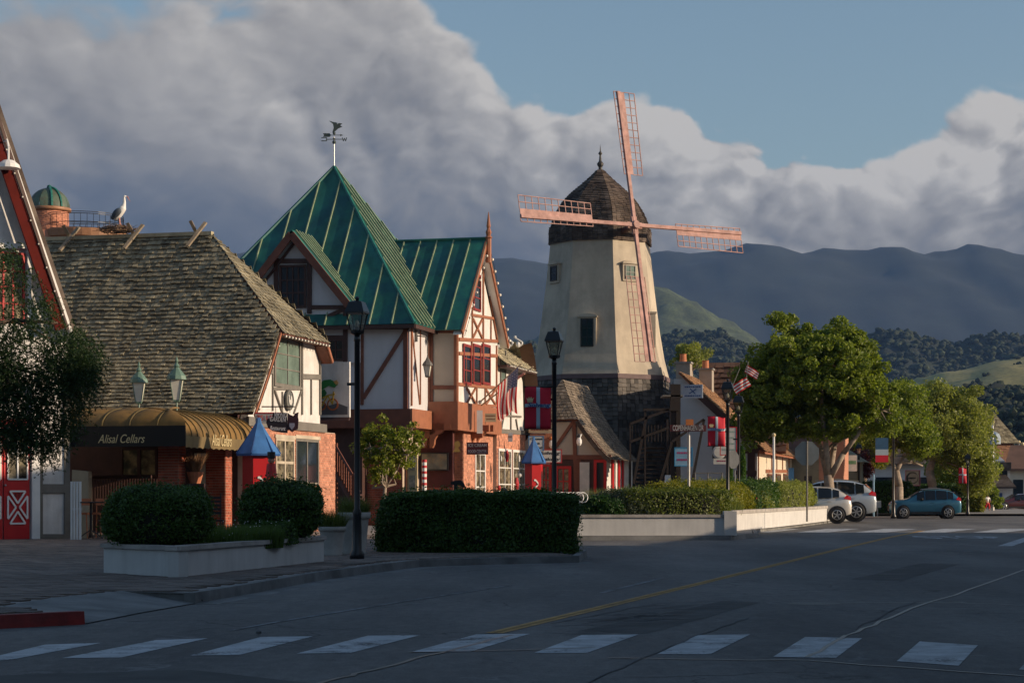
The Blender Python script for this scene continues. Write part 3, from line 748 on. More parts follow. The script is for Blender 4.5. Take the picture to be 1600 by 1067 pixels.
# ---------------- leftmost shop: white facade turned to the sun, red rake board, red doors
B = Thing('gabled_shop', 'steep white gabled shop with red rake board and red cross-panelled doors at left edge', 'shop building', (-13.15, 57, .14), math.radians(36.87))
fw = [(-90, 843), (108, 843), (108, 700), (108, 515), (2, 215), (-60, 30), (-160, 330), (-160, 843)]
B.wall('wall', WHITE, 'y', 0, fw, .3)
M().prism([B.hit(108, 843, 'y', 0)+V((.0, .3, 0)), B.hit(108, 843, 'y', 0)+V((0, 7, 0)), B.hit(108, 515, 'y', 0)+V((0, 7, 0)), B.hit(108, 515, 'y', 0)+V((0, .3, 0))], (-.25, 0, 0)).link('side_wall', WHITE, B.o)
# steep roof behind the rake, running inward
a, b = B.hit(118, 530, 'y', -.5), B.hit(-60, 5, 'y', -.5)
n_ = (b-a).cross(V((0,1,0))).normalized(); n_ = -n_ if n_.x < 0 else n_
M().prism([a, b, b+V((0,8,0)), a+V((0,8,0))], n_*.12).link('roof', SHINGD, B.o)
M().prism([a, b, b+V((0,.5,0)), a+V((0,.5,0))], -n_*.08).link('soffit', WPAINT, B.o)
B.timbers(RAKER, 'y', -.55, [(94, 515, -60, 60, 17)], .06, 'rake_board')
B.timbers(DARKW, 'y', -.53, [(104, 515, -52, 38, 5)], .10, 'roof_edge_board')
q = [B.hit(104-i*12.5, 508-i*36.8, 'y', -.66) for i in range(14)]
bulb_line(B, q, .03, .5)
# gooseneck lamp on the rake
p = B.hit(9, 262, 'y', -.75)
g = M(); g.path([p+V((0,.12,.75)), p+V((0,-.1,.78)), p+V((0,-.2,.55)), p+V((0,-.2,.1))], [.03]*4); g.lathe([(.34, -.05), (.3, .06), (.16, .17), (.05, .2)], p+V((0,-.2,0)), 14); g.link('gooseneck_lamp', WPAINT, B.o)
B.timbers(GRAYW, 'y', 0, [(62, 843, 62, 590, 8), (104, 843, 104, 600, 9), (62, 763, 108, 763, 14), (62, 838, 108, 838, 8), (-60, 596, 108, 596, 9)], .05)
B.timbers(WPAINT, 'y', 0, [(53, 843, 53, 600, 13)], .16, 'column')
B.timbers(WPAINT, 'y', 0, [(-60, 385, 42, 385, 8), (43, 500, 43, 385, 6)], .14, 'window_hood')
B.window('y', -.02, -60, 392, 38, 500, 6, 4, REDP, GLASSR, .07, .05)
# red double doors with white crosses
for (x0, x1) in ((5, 45), (-37, 3)):
    a = B.hit(x0, 841, 'y', -.03); b = B.hit(x1, 841, 'y', -.03); t_ = B.hit(x0, 655, 'y', -.03); a.z = b.z = .02
    U = b-a; H_ = t_.z-a.z; dr = M().prism([a, b, b+V((0,0,H_)), a+V((0,0,H_))], (0,-.06,0)).link('door', REDP, B.o)
    def dp(u, v, o=-.075): return a+U*u+V((0, o, H_*v))
    M().prism([dp(.14,.50,-.062), dp(.9,.50,-.062), dp(.9,.93,-.062), dp(.14,.93,-.062)], (0,-.015,0)).link('pane', GLASSR, dr)
    g = M(); nn = V((0,-1,0))
    for (u0,v0,u1,v1) in ((.14,.5,.9,.5),(.14,.93,.9,.93),(.14,.5,.14,.93),(.9,.5,.9,.93),(.52,.5,.52,.93),(.14,.72,.9,.72)): g.beam(dp(u0,v0), dp(u1,v1), .045, nn, .03)
    g.link('door_glazing_bar', WPAINT, dr)
    g = M()
    for tri in (((.22,.40),(.82,.40),(.52,.30)), ((.14,.36),(.14,.17),(.45,.265)), ((.9,.36),(.9,.17),(.59,.265)), ((.22,.13),(.82,.13),(.52,.23))):
        for i in range(3): g.beam(dp(*tri[i]), dp(*tri[(i+1)%3]), .05, nn, .025+.003*i)
    g.link('door_cross_moulding', WPAINT, dr)
    M().ball(dp(.04, .45, -.1), .035, 8).link('door_knob', STEEL, dr)
p = B.hit(29, 774, 'y', -.115); text('431', .2, BLACK, B.o, p, (1,0,0), (0,0,1), name='door_number')

# ---------------- round tower with copper dome behind the shingled roof
D = Thing('observatory_tower', 'round brick tower with green copper dome and railing behind the long shingled roof', 'tower', P(77, 362, 84))
Db = 84/F; zc = 0
g = M(); g.lathe([(29.5*Db, -9.5), (29.5*Db, 31*Db)], (0,0,0), 24); g.link('drum_wall', BRICKO, D.o, True)
bm_ = M()
for r in range(9):
    for i in range(26):
        t0 = 2*math.pi*(i+.5*(r % 2))/26; t1 = t0+2*math.pi/26-.012; R0 = 29.5*Db+.015; z0 = r*.09; 
        bm_.add([(R0*math.cos(t),R0*math.sin(t),z) for t, z in ((t0,z0),(t1,z0),(t1,z0+.078),(t0,z0+.078))], [(0,1,2,3)])
bm_.link('brick_course', BRICKO, D.o, kind='stuff')
M().lathe([(33*Db, 31*Db), (34*Db, 33*Db), (33.5*Db, 36*Db), (32*Db, 36*Db)], (0,0,0), 24).link('dome_ring', mat('copper_brown', (.34,.17,.09), .5), D.o, True)
for k in range(12):     # dome gores, each a curved sheet
    a0 = 2*math.pi*k/12+.26; g = M(); vs = []
    for j in range(9):
        e = j/8*math.pi/2
        for t in (a0+.01, a0+math.pi/12, a0+math.pi/6-.01): vs.append((32*Db*math.cos(e)*math.cos(t), 32*Db*math.cos(e)*math.sin(t), 36*Db+32*Db*math.sin(e)))
    g.add(vs, [(j*3+i, j*3+i+1, j*3+i+4, j*3+i+3) for j in range(8) for i in range(2)]); g.link('dome_panel', mat('aged_dome_copper', (.10,.15,.10), .5, .4, 1.5, .1, 8, alt=(.10,.06,.035), altf=.7, obj=.2), D.o, True)
g = M(); g.path([(32.6*Db*math.cos(e)*.35, -32.6*Db*math.cos(e)*.93, 36*Db+33*Db*math.sin(e)) for e in [i*math.pi/16 for i in range(9)]], [.06]*9, 5)
g.path([(32.6*Db*math.cos(e)*.75, -32.6*Db*math.cos(e)*.66, 36*Db+33*Db*math.sin(e)) for e in [i*math.pi/16 for i in range(9)]], [.05]*9, 5); g.link('dome_shutter_rail', COPPER, D.o)
M().ball((0,0,69*Db), .12, 8).link('dome_cap', COPPER, D.o)
g = M(); rail_c = V((1.35, .6, .05)); RR = 1.75
for k in range(40):
    t = 2*math.pi*k/40; p = rail_c+V((math.cos(t)*RR, math.sin(t)*RR, -.1)); g.tube(p, p+V((0,0,.72)), .012, n=4)
for z in (0, .25, .6, .68):
    for k in range(32): t0, t1 = 2*math.pi*k/32, 2*math.pi*(k+1)/32; g.tube(rail_c+V((math.cos(t0)*RR, math.sin(t0)*RR, z)), rail_c+V((math.cos(t1)*RR, math.sin(t1)*RR, z)), .018, n=4)
g.link('balcony_railing', BLACK, D.o)
M().lathe([(RR+.1, -.35), (RR+.15, -.05), (RR+.1, -.02)], rail_c, 32).link('balcony_floor', mat('copper_brown', ()), D.o)
M().lathe([(RR*.9, -9.0), (RR*.9, -.35)], rail_c, 24).link('lower_drum', BRICKO, D.o)

# ---------------- long shingled roof building with half-hipped street gable
R = Thing('shingled_restaurant', 'restaurant with long mossy shingled roof, half-hipped white gable and brick street wall', 'restaurant building', (P(385, 800, 62).x, 62, .14), -TH)
LW, LL = 13.6, 8.6      # width to the left, depth along the street
eave = R.hit(385, 645, 'y', -.45).z; ridge_y = LL/2
rg = R.hitp(330, 366, (0, ridge_y, 0), (0, 1, 0)); RZ = rg.z; XR = rg.x
hipz = R.hit(427, 516, 'x', .35)  # lower corner of the half hip on the near side
HB = hipz.z
print('B2', eave, RZ, XR, hipz)
def prof(t):            # 0 at the eave, 1 at the ridge: slight bell-cast
    return t - .05*math.sin(math.pi*t)
def fs(t): return V((0, -.45+(ridge_y+.45)*(max(t, 0)**.97), eave+(RZ-eave)*prof(t)))
OV = .42
def xr(t):              # right border of the slope: rake edge up to the half hip, then the hip line
    z = fs(t).z
    if z < HB: return OV + .10*math.sin(math.pi*min(1, t/ .5))*0
    k = (z-HB)/(RZ-HB); return OV + (XR-OV)*k
SWEEP = .35
def ffront(u, t):
    p = fs(t); return V((u, p.y, p.z + .05*noise.noise(V((u*.5, t*4, 0))) ))
NR = 44; rows = [i/NR for i in range(NR+1)]
cells = shingle_field(ffront, rows, lambda t: (-LW, xr(t)), .17)
near = [c for c in cells if c[4] < 40 and ffront(c[0], c[2]).x > -9]; near.sort(key=lambda c: (-(c[0] > -6.5 and 8 < c[4] < 36), c[4])); ids = set(id(c) for c in near[:300])
shingle_objs(ffront, [c for c in cells if id(c) in ids], SHING, R.o, lift=.06)
shingle_mesh(ffront, [c for c in cells if id(c) not in ids], lift=.06).link('shingle_courses', SHING, R.o, kind='stuff')
FE = R.hit(518, 562, 'x', OV); FH = R.hit(510, 521, 'x', OV); YU = R.hit(500, 600, 'x', 0).y
def bk(t): return V((0, FE.y+(ridge_y-FE.y)*t, FE.z+(RZ-FE.z)*t))
kh = (FH.z-FE.z)/(RZ-FE.z); FH.y = bk(kh).y
def xbk(t): return OV if t < kh else OV+(XR-OV)*(t-kh)/(1-kh)
def fback(u, t): p = bk(t); return V((-u, p.y, p.z))
g = shingle_mesh(fback, shingle_field(fback, [i/20 for i in range(21)], lambda t: (-xbk(t), LW), .35)); g.link('rear_shingle_courses', SHING, R.o, kind='stuff')
# half hip facing the street
t_h = min((abs(fs(t/200).z-HB), t/200) for t in range(201))[1]; yh = fs(t_h).y
def fhip(u, t):         # u across the slope -1..1, t 0 bottom..1 ridge
    z = HB-.05+(RZ-HB+.05)*t; x = OV+.12*(1-t)+(XR-OV)*t; y0 = yh+(ridge_y-yh)*t
    ya = y0-.02; yb_ = FH.y+(ridge_y-FH.y)*t
    return V((x, ya+(yb_-ya)*(u+1)/2, z))
hc = []
for r in range(26):
    t0, t1 = r/26, (r+1)/26; hw = (FH.y-yh)/2*(1-(t0+t1)/2); n = max(1, int(2*hw/.22))
    for i in range(n):
        a, b = -1+2*i/n+.01, -1+2*(i+1)/n-.01; hc.append((a, b, t0-.25/26*random.random(), t1, r))
shingle_mesh(fhip, hc).link('half_hip_shingles', SHING, R.o, kind='stuff')
# solid under the shingles, so that nothing shows through
g = M(); Z2 = -.06
def under(x, y, z): return V((x, y, z+Z2))
pf = [fs(t/8) for t in range(9)]
for i in range(8):
    a, b = pf[i], pf[i+1]; xa, xb = xr(i/8), xr((i+1)/8)
    if a.z < HB < b.z: pass
    g.add([under(-LW, a.y, a.z), under(xa-.02, a.y, a.z), under(xb-.02, b.y, b.z), under(-LW, b.y, b.z)], [(0,1,2,3)])
for i in range(8):
    a, b = bk(i/8), bk((i+1)/8); xa, xb_ = xbk(i/8), xbk((i+1)/8); g.add([under(-LW, a.y, a.z), under(xa-.02, a.y, a.z), under(xb_-.02, b.y, b.z), under(-LW, b.y, b.z)], [(3,2,1,0)])
g.add([under(OV, yh, HB), under(OV, FH.y, HB), under(XR, ridge_y, RZ)], [(0,1,2)])
g.link('roof_deck', DARKW, R.o)
M().box((-LW, ridge_y-.12, RZ-.04), (XR+.05, ridge_y+.12, RZ+.09)).link('ridge_cap', SHING, R.o)
# rake fascia: the reddish edge seen along the gable, with bulbs under the hip
pts = [V((OV+.02, p.y, p.z-.1)) for p in pf if p.z < HB]+[V((OV+.02, yh, HB-.08))]
g = M()
for a, b in zip(pts, pts[1:]): g.beam(a, b, .13, (1,0,0), .05)
g.link('rake_board', TERRA, R.o)
M().beam(V((OV+.02, FE.y, FE.z-.1)), V((OV+.02, FH.y, HB-.08)), .13, (1,0,0), .05).link('rake_board', TERRA, R.o)
g = M()
g.prism([V((-.1, FE.y, FE.z-.12)), V((OV, FE.y, FE.z-.12)), V((OV, FH.y, HB-.12)), V((-.1, FH.y, HB-.12))], (0,-.04,-.03))
g.prism([V((0, yh, HB-.07)), V((OV+.1, yh, HB-.07)), V((OV+.1, FH.y, HB-.07)), V((0, FH.y, HB-.07))], (0,0,-.06))
g.link('soffit', BROWN, R.o)
bulb_line(R, [V((OV+.16, yh, HB-.12)), V((OV+.16, FH.y, HB-.12))], .045, .3)
bulb_line(R, [p+V((.06,0,-.04)) for p in pts], .03, .5)
# walls
WB = 3.55              # top of the brick
g = M(); g.prism([(0, 0, 0), (0, LL, 0), (0, LL, WB), (0, 0, WB)], (-.3, 0, 0)); g.link('brick_backing_wall', MORTAR, R.o)
holes = []
def yz(x, y): p = R.hit(x, y, 'x', 0); return p.y, p.z
for (x0, y0, x1, y1) in ((429, 685, 458, 760), (461, 686, 497, 758)):
    ya, za = yz(x0, y1); yb, _ = yz(x1, y1); _, zt = yz((x0+x1)/2, y0); holes.append((ya, yb, za, zt))
bricks((0, 0, 0), (0, 1, 0), (1, 0, 0), LL, WB-.02, holes).link('brick_courses', BRICKO, R.o, kind='stuff')
for i, (ya, yb, za, zt) in enumerate(holes):
    win(R.o, (-.02 if i else .0, ya, za), V((0, yb-ya, 0)), V((0, 0, zt-za)), V((1,0,0)), 2 if i == 0 else 2, 2 if i == 0 else 1, CREAM if i == 0 else GRAYW, GLASSR if i == 0 else GLASS, .09, .09)
    M().beam((.02, ya-.08, zt+.06), (.02, yb+.08, zt+.06), .12, (1,0,0), .05).link('window_lintel', CREAM, R.o)
M().prism([(-LW, 0, 0), (-.3, 0, 0), (-.3, 0, eave), (-LW, 0, eave)], (0, .3, 0)).link('front_wall', DARKW, R.o)
# plaster gable above the brick
gp = [(0, .05, WB)] + [(0, max(.05, p.y+.25), p.z-.25) for p in pf if WB+.2 < p.z < HB] + [(0, yh+.2, HB-.1), (0, FH.y-.1, HB-.1), (0, YU, HB-.8), (0, YU, WB)]
M().prism([V(q) for q in gp], (-.25, 0, 0)).link('gable_wall', WHITE, R.o)
M().beam((0, 0, WB+.13), (0, YU+.5, WB+.13), .3, (1,0,0), .09).link('timber', GRAYW, R.o)
R.timbers(GRAYW, 'x', 0, [(425, 522, 425, 642, 3.5), (471, 524, 471, 648, 4), (400, 580, 425, 580, 8), (471, 588, 499, 589, 8),
    (425, 607, 471, 607, 4), (427, 608, 440, 645, 3), (470, 610, 458, 646, 3), (440, 612, 440, 645, 2.5), (396, 610, 404, 640, 3), (485, 592, 485, 648, 2.5), (499, 552, 499, 648, 4), (400, 582, 400, 640, 2.5)], .05)
R.window('x', .0, 427, 526, 468, 603, 2, 3, GRAYW, GLASSG, .12, .04)
# round plaque with a swan
p = R.hit(451, 625, 'x', .06)
g = M(); g.lathe([(.36, 0), (.36, .05)], p, 24, 'x'); pl = g.link('round_plaque', mat('plaque_grey', (.12,.125,.12), .7), R.o)
g = M(); g.lathe([(.31, 0), (.34, .02), (.31, .03)], p+V((.045,0,0)), 24, 'x', cap=False); g.link('plaque_rim', GRAYW, pl)
g = M(); c = p+V((.055,0,0))
g.prism([c+V((0,a,b)) for a, b in ((-.16,-.04),(-.08,-.16),(.08,-.17),(.17,-.06),(.14,.1),(.02,.18),(.02,.02),(-.06,.0),(-.09,.14),(-.16,.19),(-.19,.13),(-.13,.1))], (.02,0,0)); g.link('swan_relief', SIGNW, pl)
# crossed gable poles on the ridge
for x in (112, 212, 310):
    p = R.hitp(x, 366, (0, ridge_y, 0), (0, 1, 0)); p.z = RZ
    sl_ = V((-.0, -(ridge_y+.45), eave-RZ)).normalized()
    for s_, nm in ((-1, 'crossed_pole'), (1, 'crossed_pole')):
        d = V((-.28, s_*.62*1.0, -.73)).normalized() if s_ < 0 else V((.18, .62, -.75)).normalized()
        a = p+V((.14 if s_ < 0 else -.15, 0, .22)) - d*.28; M().beam(a, a+d*(1.25 if s_ < 0 else .9), .11, V((0,-1,.3)), .09).link(nm, mat('weathered_pole', (.26,.21,.15), .9, .3, 4, .4), R.o)
# porch piers under the awning, brick with a plaster-lit edge
for i, (x0, x1, y0, y1) in enumerate(((247, 290, 690, 830), (322, 365, 700, 830))):
    Yp = 58.2 if i == 0 else 61.2
    a = R.loc(P(x0, 770, Yp)); b = a+V((.62, 0, 0)); zt = P(0, y0, Yp).z-.14
    M().box((a.x, a.y, 0), (a.x+.66, a.y+.5, zt)).link('pier_core', MORTAR, R.o)
    g = bricks((a.x, a.y, 0), (1,0,0), (0,-1,0), .66, zt, (), .22, .085); bricks((a.x+.66, a.y, 0), (0,1,0), (1,0,0), .5, zt, (), .22, .085, m=g); g.link('pier_brickwork', BRICK, R.o, kind='stuff')
g = M(); g.box((R.loc(P(125,770,60)).x, -3.2, 3.0), (-.9, -3.0, 3.3)); g.link('porch_beam', DARKW, R.o)
M().box((-LW, -3.6, .0), (-.6, 0, .05)).link('porch_floor', SIDEW, R.o)
# openings and windows in the dark porch wall
a = R.hit(190, 745, 'y', -.03); b = R.hit(246, 745, 'y', -.03); t_ = R.hit(190, 700, 'y', -.03)
win(R.o, a, V((b.x-a.x,0,0)), V((0,0,t_.z-a.z)), V((0,-1,0)), 2, 1, DARKW, mat('bright_room', (.30,.24,.12), .6, .9, 2.5, .1, 5, alt=(.03,.05,.02), altf=.9), .06, .12)
a = R.hit(304, 765, 'y', -.03); t_ = R.hit(304, 708, 'y', -.03)
M().box((a.x, -.06, a.z), (a.x+.38, -.03, t_.z)).link('notice_board', SIGNW, R.o)
M().box((a.x+.1, -.075, t_.z-.35), (a.x+.28, -.06, t_.z-.12)).link('notice', SIGNR, R.o)

# stork and its nest
N_ = Thing('stork_nest', 'brown stick nest on the ridge of the long shingled roof', 'nest', R.m @ (R.hitp(184, 366, (0, ridge_y, 0), (0,1,0))+V((0,0,.12))))
g = M()
for i in range(230):
    t = random.uniform(0, 6.28); r = random.uniform(.25, .72); z = random.uniform(-.1, .26)*(1.15-r); d = V((-math.sin(t)+random.gauss(0,.5), math.cos(t)+random.gauss(0,.5), random.gauss(0,.18))).normalized()*random.uniform(.15, .38)
    c = V((math.cos(t)*r*1.15, math.sin(t)*r*.8, z)); g.tube(c-d, c+d, .014, .008, 4)
N_.o.scale = (.8, .8, .8)
g.link('nest_sticks', mat('dry_sticks', (.17,.11,.07), .95, .4, 4, 0, island=.4), N_.o)
SK = Thing('stork_figure', 'white and grey stork standing on one end of the nest', 'stork', R.m @ (R.hitp(189, 358, (0, ridge_y, 0), (0,1,0))))
def skin(name, nodes, edges, m_, par, sub=2):
    me = bpy.data.meshes.new(name); me.from_pydata([n[:3] for n in nodes], edges, []); o = link(name, me, par); me.materials.append(m_)
    md = o.modifiers.new('Skin', 'SKIN'); md.use_smooth_shade = True
    if not me.skin_vertices: me.skin_vertices.new(name='')
    for v, n in zip(me.skin_vertices[0].data, nodes): v.radius = (n[3], n[3]) if len(n) < 5 else (n[3], n[4])
    me.skin_vertices[0].data[0].use_root = True
    m2 = o.modifiers.new('Sub', 'SUBSURF'); m2.levels = m2.render_levels = sub; return o
skin('stork_body', [(0,0,.62,.15),(-.14,0,.45,.13),(-.24,0,.3,.06),(.08,0,.76,.11),(.12,0,.93,.06),(.11,0,1.1,.045),(.12,0,1.17,.055),(.2,0,1.15,.03)], [(0,1),(1,2),(0,3),(3,4),(4,5),(5,6),(6,7)], WPAINT, SK.o)
skin('stork_wing', [(.03,-.15,.70,.08,.10),(-.12,-.17,.55,.10,.15),(-.32,-.10,.32,.05,.06)], [(0,1),(1,2)], mat('slate_feathers', (.05,.07,.1), .7), SK.o)
skin('stork_wing', [(.0,.09,.74,.1,.05),(-.14,.1,.56,.12,.05),(-.3,.08,.33,.05,.03)], [(0,1),(1,2)], mat('slate_feathers', ()), SK.o)
for s_, x1 in ((-1, .02), (1, .1)): M().path([(-.06, s_*.04, .42), (-.04, s_*.04, .2), (x1, s_*.04, 0)], [.022,.02,.018]).link('stork_leg', mat('stork_red', (.45,.16,.12), .6), SK.o)
M().tube((.22,0,1.15), (.33,0,.97), .025, .005, 6).link('stork_beak', mat('stork_red', ()), SK.o)

# ---------------- awning wrapped round the porch corner
A = Thing('canvas_awning', 'weathered gold and olive barrel awning lettered Alisal Cellars over the brick porch', 'awning', (R.m @ V((0, 0, 0))), -TH)
ya_ = 56.2
c0 = A.loc(P(290, 697, ya_)); bz = c0.z; lenS = 5.6; TZ = A.loc(P(278, 637, ya_+1.2)).z
def cv_(k, n=10):       # quarter-barrel section: k 0 bottom edge .. 1 top;(out,up)
    t = k*math.pi/2*.97; return (1-math.sin(t))*1.0, (math.cos(t))
xo, yo, hz_, wd = c0.x, c0.y, TZ-bz-.30, 1.55
def sec(k):             # distance in from the outer edge, height above bottom
    t = k*math.pi/2; return wd*(1-math.cos(t)), .30 + hz_*math.sin(t)
VF = .60
def secf(k): d, h = sec(k); return d, VF+(h-.30)*(hz_-(VF-.30))/hz_
nS = 13; K = 9
for i in range(nS):     # street side gores
    y0, y1 = yo+lenS*i/nS, yo+lenS*(i+1)/nS; g = M(); vs = []
    for k in range(K+1):
        d, h = sec(k/K); m0 = max(y0, yo+d); sag = .03
        if m0 > y1-.02: m0 = y1-.02
        vs += [V((xo-d, m0, bz+h)), V((xo-d-.02*math.cos(k/K*1.5), (m0+y1)/2, bz+h-.02)), V((xo-d, y1-.0, bz+h))]
    g.add(vs, [(k*3+j, k*3+j+1, k*3+j+4, k*3+j+3) for k in range(K) for j in range(2)]); g.link('awning_gore', FAB, A.o, True)
    pp = [V((xo-sec(k/K)[0]+.012, y1, bz+sec(k/K)[1]+.012)) for k in range(K+1) if yo+sec(k/K)[0] <= y1]
    if len(pp) > 1: M().path(pp, [.018]*len(pp), 5).link('awning_rib', mat('olive_piping', (.10,.07,.02), .7), A.o)
LF = 6.2; nF = 7
for i in range(nF):     # front side gores, bulging between ribs
    x0, x1 = xo-LF*(i+1)/nF, xo-LF*i/nF; g = M(); vs = []
    for k in range(K+1):
        d, h = secf(k/K); m1 = min(x1, xo-d); bl = .10*math.sin(k/K*math.pi*.7)
        if m1 < x0+.02: m1 = x0+.02
        for j in range(5):
            f = j/4; vs.append(V((x0+(m1-x0)*f, yo+d-bl*math.sin(f*math.pi)*.6, bz+h+bl*math.sin(f*math.pi)*.5)))
    g.add(vs, [(k*5+j, k*5+j+1, k*5+j+6, k*5+j+5) for k in range(K) for j in range(4)]); g.link('awning_gore', FAB, A.o, True)
    if i:
        g = M(); pp = [V((x1, yo+secf(k/K)[0]-.01, bz+secf(k/K)[1]+.015)) for k in range(K+1) if xo-sec(k/K)[0] >= x1]
        if len(pp) > 1: g.path(pp, [.022]*len(pp), 5); g.link('awning_rib', mat('olive_piping', (.16,.11,.03), .7), A.o)
M().prism([(xo-LF, yo, bz), (xo, yo, bz), (xo, yo, bz+.61), (xo-LF, yo, bz+.61)], (0,.015,0)).link('front_valance', FABD, A.o)
g = M(); vs = []
for i in range(41):
    y = yo+.016+(lenS-.016)*i/40; vs += [V((xo-.01*(i % 2), y, bz-.02-.03*(i % 3 == 0))), V((xo, y, bz+.31))]
g.add(vs, [(2*i, 2*i+2, 2*i+3, 2*i+1) for i in range(40)]); g.link('street_valance', mat('olive_canvas_valance', (.17,.12,.05), .8, .3, 1, .1, 20), A.o)
M().prism([(xo-LF, yo+wd, bz+.3+hz_-.05), (xo-wd, yo+wd, bz+.3+hz_-.05), (xo-wd, yo+lenS, bz+.3+hz_-.05), (xo-LF, yo+lenS, bz+.3+hz_-.05)], (0,0,.04)).link('awning_top', FAB, A.o)
p = A.hit(189, 689, 'y', yo-.012); text('Alisal Cellars', .36, GOLDP, A.o, (p.x, yo-.012, bz+.22), (1,0,0), (0,0,1), .35, name='lettering', fit=1.5)
p = A.hit(346, 693, 'x', xo+.02); text('Alisal Cellars', .5, GOLDP, A.o, (xo+.03, p.y, bz+.22), (0,1,0), (0,0,1), .3, name='lettering', fit=1.55)

# lanterns over the awning
def lantern(x, y, Y, s, lab):
    L = Thing('wall_lantern', lab, 'lantern', P(x, y, Y), -TH+.3, 'green lanterns above the awning')
    g = M(); g.lathe([(.015*s, -.62*s), (.1*s, -.6*s), (.11*s, -.55*s)], n=4, phase=.78); g.lathe([(.27*s, 0), (.25*s, .1*s), (.1*s, .28*s), (.06*s, .33*s), (.09*s, .36*s), (.03*s, .45*s), (.05*s, .5*s), (.008*s, .62*s)], n=10, phase=.3)
    for k in range(4):
        t = math.pi/4+k*math.pi/2; g.tube((.115*s*math.cos(t), .115*s*math.sin(t), -.56*s), (.23*s*math.cos(t), .23*s*math.sin(t), 0), .014*s, n=4)
    g.link('lantern_frame', GREENP, L.o)
    for k in range(4):
        t0, t1 = math.pi/4+k*math.pi/2, math.pi*3/4+k*math.pi/2
        q = [(.11*s*math.cos(t0), .11*s*math.sin(t0), -.55*s), (.11*s*math.cos(t1), .11*s*math.sin(t1), -.55*s), (.225*s*math.cos(t1), .225*s*math.sin(t1), -.01*s), (.225*s*math.cos(t0), .225*s*math.sin(t0), -.01*s)]
        M().prism([V(v) for v in q], (V(q[0])+V(q[1])).normalized()*-.008).link('lantern_pane', FROST, L.o)
    M().ball((0,0,-.42*s), .08*s, 8).link('lamp_bulb', BULB, L.o)
    M().tube((0,0,-.62*s), (0,0,-.95*s), .03, n=6).link('lantern_stem', GREENP, L.o)
lantern(217, 598, 58.5, 1.05, 'left of the two green-topped lanterns above the gold awning')
lantern(276, 593, 58, 1.12, 'right, slightly larger green-topped lantern above the awning corner')

# ---------------- signs on the shingled restaurant
SV = Thing('hanging_sign', 'dark shaped signboard reading Viking Garden Restaurant with helmeted head', 'sign', (0,0,0), -TH*.2)
c = SV.loc(P(438, 660, 60.5)); 
def disc2(pts, dy=0): return [c+V((a*.0205, dy, b*.0205)) for a, b in pts]
M().prism(disc2([(-22,0),(-20,6),(-13,7),(-11,15),(10,15),(11,-16),(0,-15),(-12,-13),(-19,-8)]), (0,.06,0)).link('sign_board', mat('dark_sign', (.02,.013,.018), .5), SV.o)
M().prism(disc2([(11,15),(15,12),(20,10),(23,14),(28,16),(27,9),(28,4),(27,-10),(22,-12),(18,-15),(13,-11),(11,-12)], .005), (0,.05,0)).link('viking_head_board', mat('dark_maroon', (.04,.01,.015), .5), SV.o)
M().prism(disc2([(14,-1),(22,-1),(22,-6),(18,-11),(14,-6)], -.012), (0,.012,0)).link('face_patch', mat('grey_beard', (.28,.28,.36), .6), SV.o)
for s_, x, y, sz in (('VIKING', 0, 11, .20), ('GARDEN', -4, 4.5, .21), ('Restaurant', -4, -9, .19)):
    q = c+V((x*.0205, -.012, y*.0205)); text(s_, sz, mat('silver_letter', (.8,.78,.8), .5), SV.o, q, (1,0,-.05), (0.05,0,1), .1, name='lettering', fit={'VIKING': .40, 'GARDEN': .5, 'Restaurant': .48}[s_])
g = M(); g.path([c+V((-.6,.03,.5)), c+V((.45,.03,.5))], [.02]*2); g.path([c+V((-.15,.03,.3)), c+V((-.15,.03,.5))], [.012]*2); g.path([c+V((.3,.03,.3)), c+V((.3,.03,.5))], [.012]*2); g.link('sign_bracket', BLACK, SV.o)
SB = Thing('banner_sign', 'white banner with red capital letters behind the dark Viking signboard', 'sign', (0,0,0), -TH*.2)
c = SB.loc(P(419, 652, 61.2)); M().box(c-V((.42,0,.20)), c+V((.42,.02,.16))).link('banner_sheet', SIGNW, SB.o)
M().box(c+V((-.42,-.012,.12)), c+V((.42,0,.16))).link('banner_stripe', SIGNR, SB.o)
text('75 LIFE', .24, SIGNR, SB.o, c+V((-.02,-.012,-.02)), (1,0,0), (0,0,1), name='lettering', fit=.7)

# ---------------- cyclist wall panel
CY = Thing('mural_panel', 'white wall panel painted with a green-clad cyclist on a yellow bicycle', 'mural', (0,0,0), -TH)
Yc = 70; c = CY.loc(P(500, 650, Yc)); w_ = 50*Yc/F; h_ = 86*Yc/F
def mp(x, y): p = CY.loc(P(x, y, Yc)); return V((p.x, c.y, p.z))
M().prism([mp(497,652), mp(550,652), mp(550,566), mp(497,566)], (0,.12,0)).link('panel', WHITE, CY.o)
def flat(pts, col, nm, o=-.01):
    g = M(); g.prism([mp(x, y)+V((0,o,0)) for x, y in pts], (0,-.008,0)); return g.link(nm, mat('mural_'+nm, col, .7, .15), CY.o)
flat([(499,648),(547,648),(547,636),(530,630),(515,634),(499,630)], (.10,.10,.11), 'road')
flat([(500,600),(507,594),(518,593),(526,597),(531,601),(525,606),(515,603),(506,608),(501,612)], (.03,.22,.05), 'jersey', -.02)
flat([(523,596),(529,594),(532,599),(528,602)], (.5,.3,.1), 'face', -.03)
flat([(500,612),(508,608),(512,614),(506,624),(502,622)], (.03,.15,.04), 'leg', -.022)
def ringm(x, y, r, col, nm):
    g = M(); n = 18
    for i in range(n):
        t0, t1 = 6.283*i/n, 6.283*(i+1)/n; a = mp(x+r*math.cos(t0), y+r*math.sin(t0)); b = mp(x+r*math.cos(t1), y+r*math.sin(t1)); g.beam(a+V((0,-.03,0)), b+V((0,-.03,0)), .05, (0,-1,0), .012)
    g.link(nm, mat('mural_wheel', col, .7), CY.o)
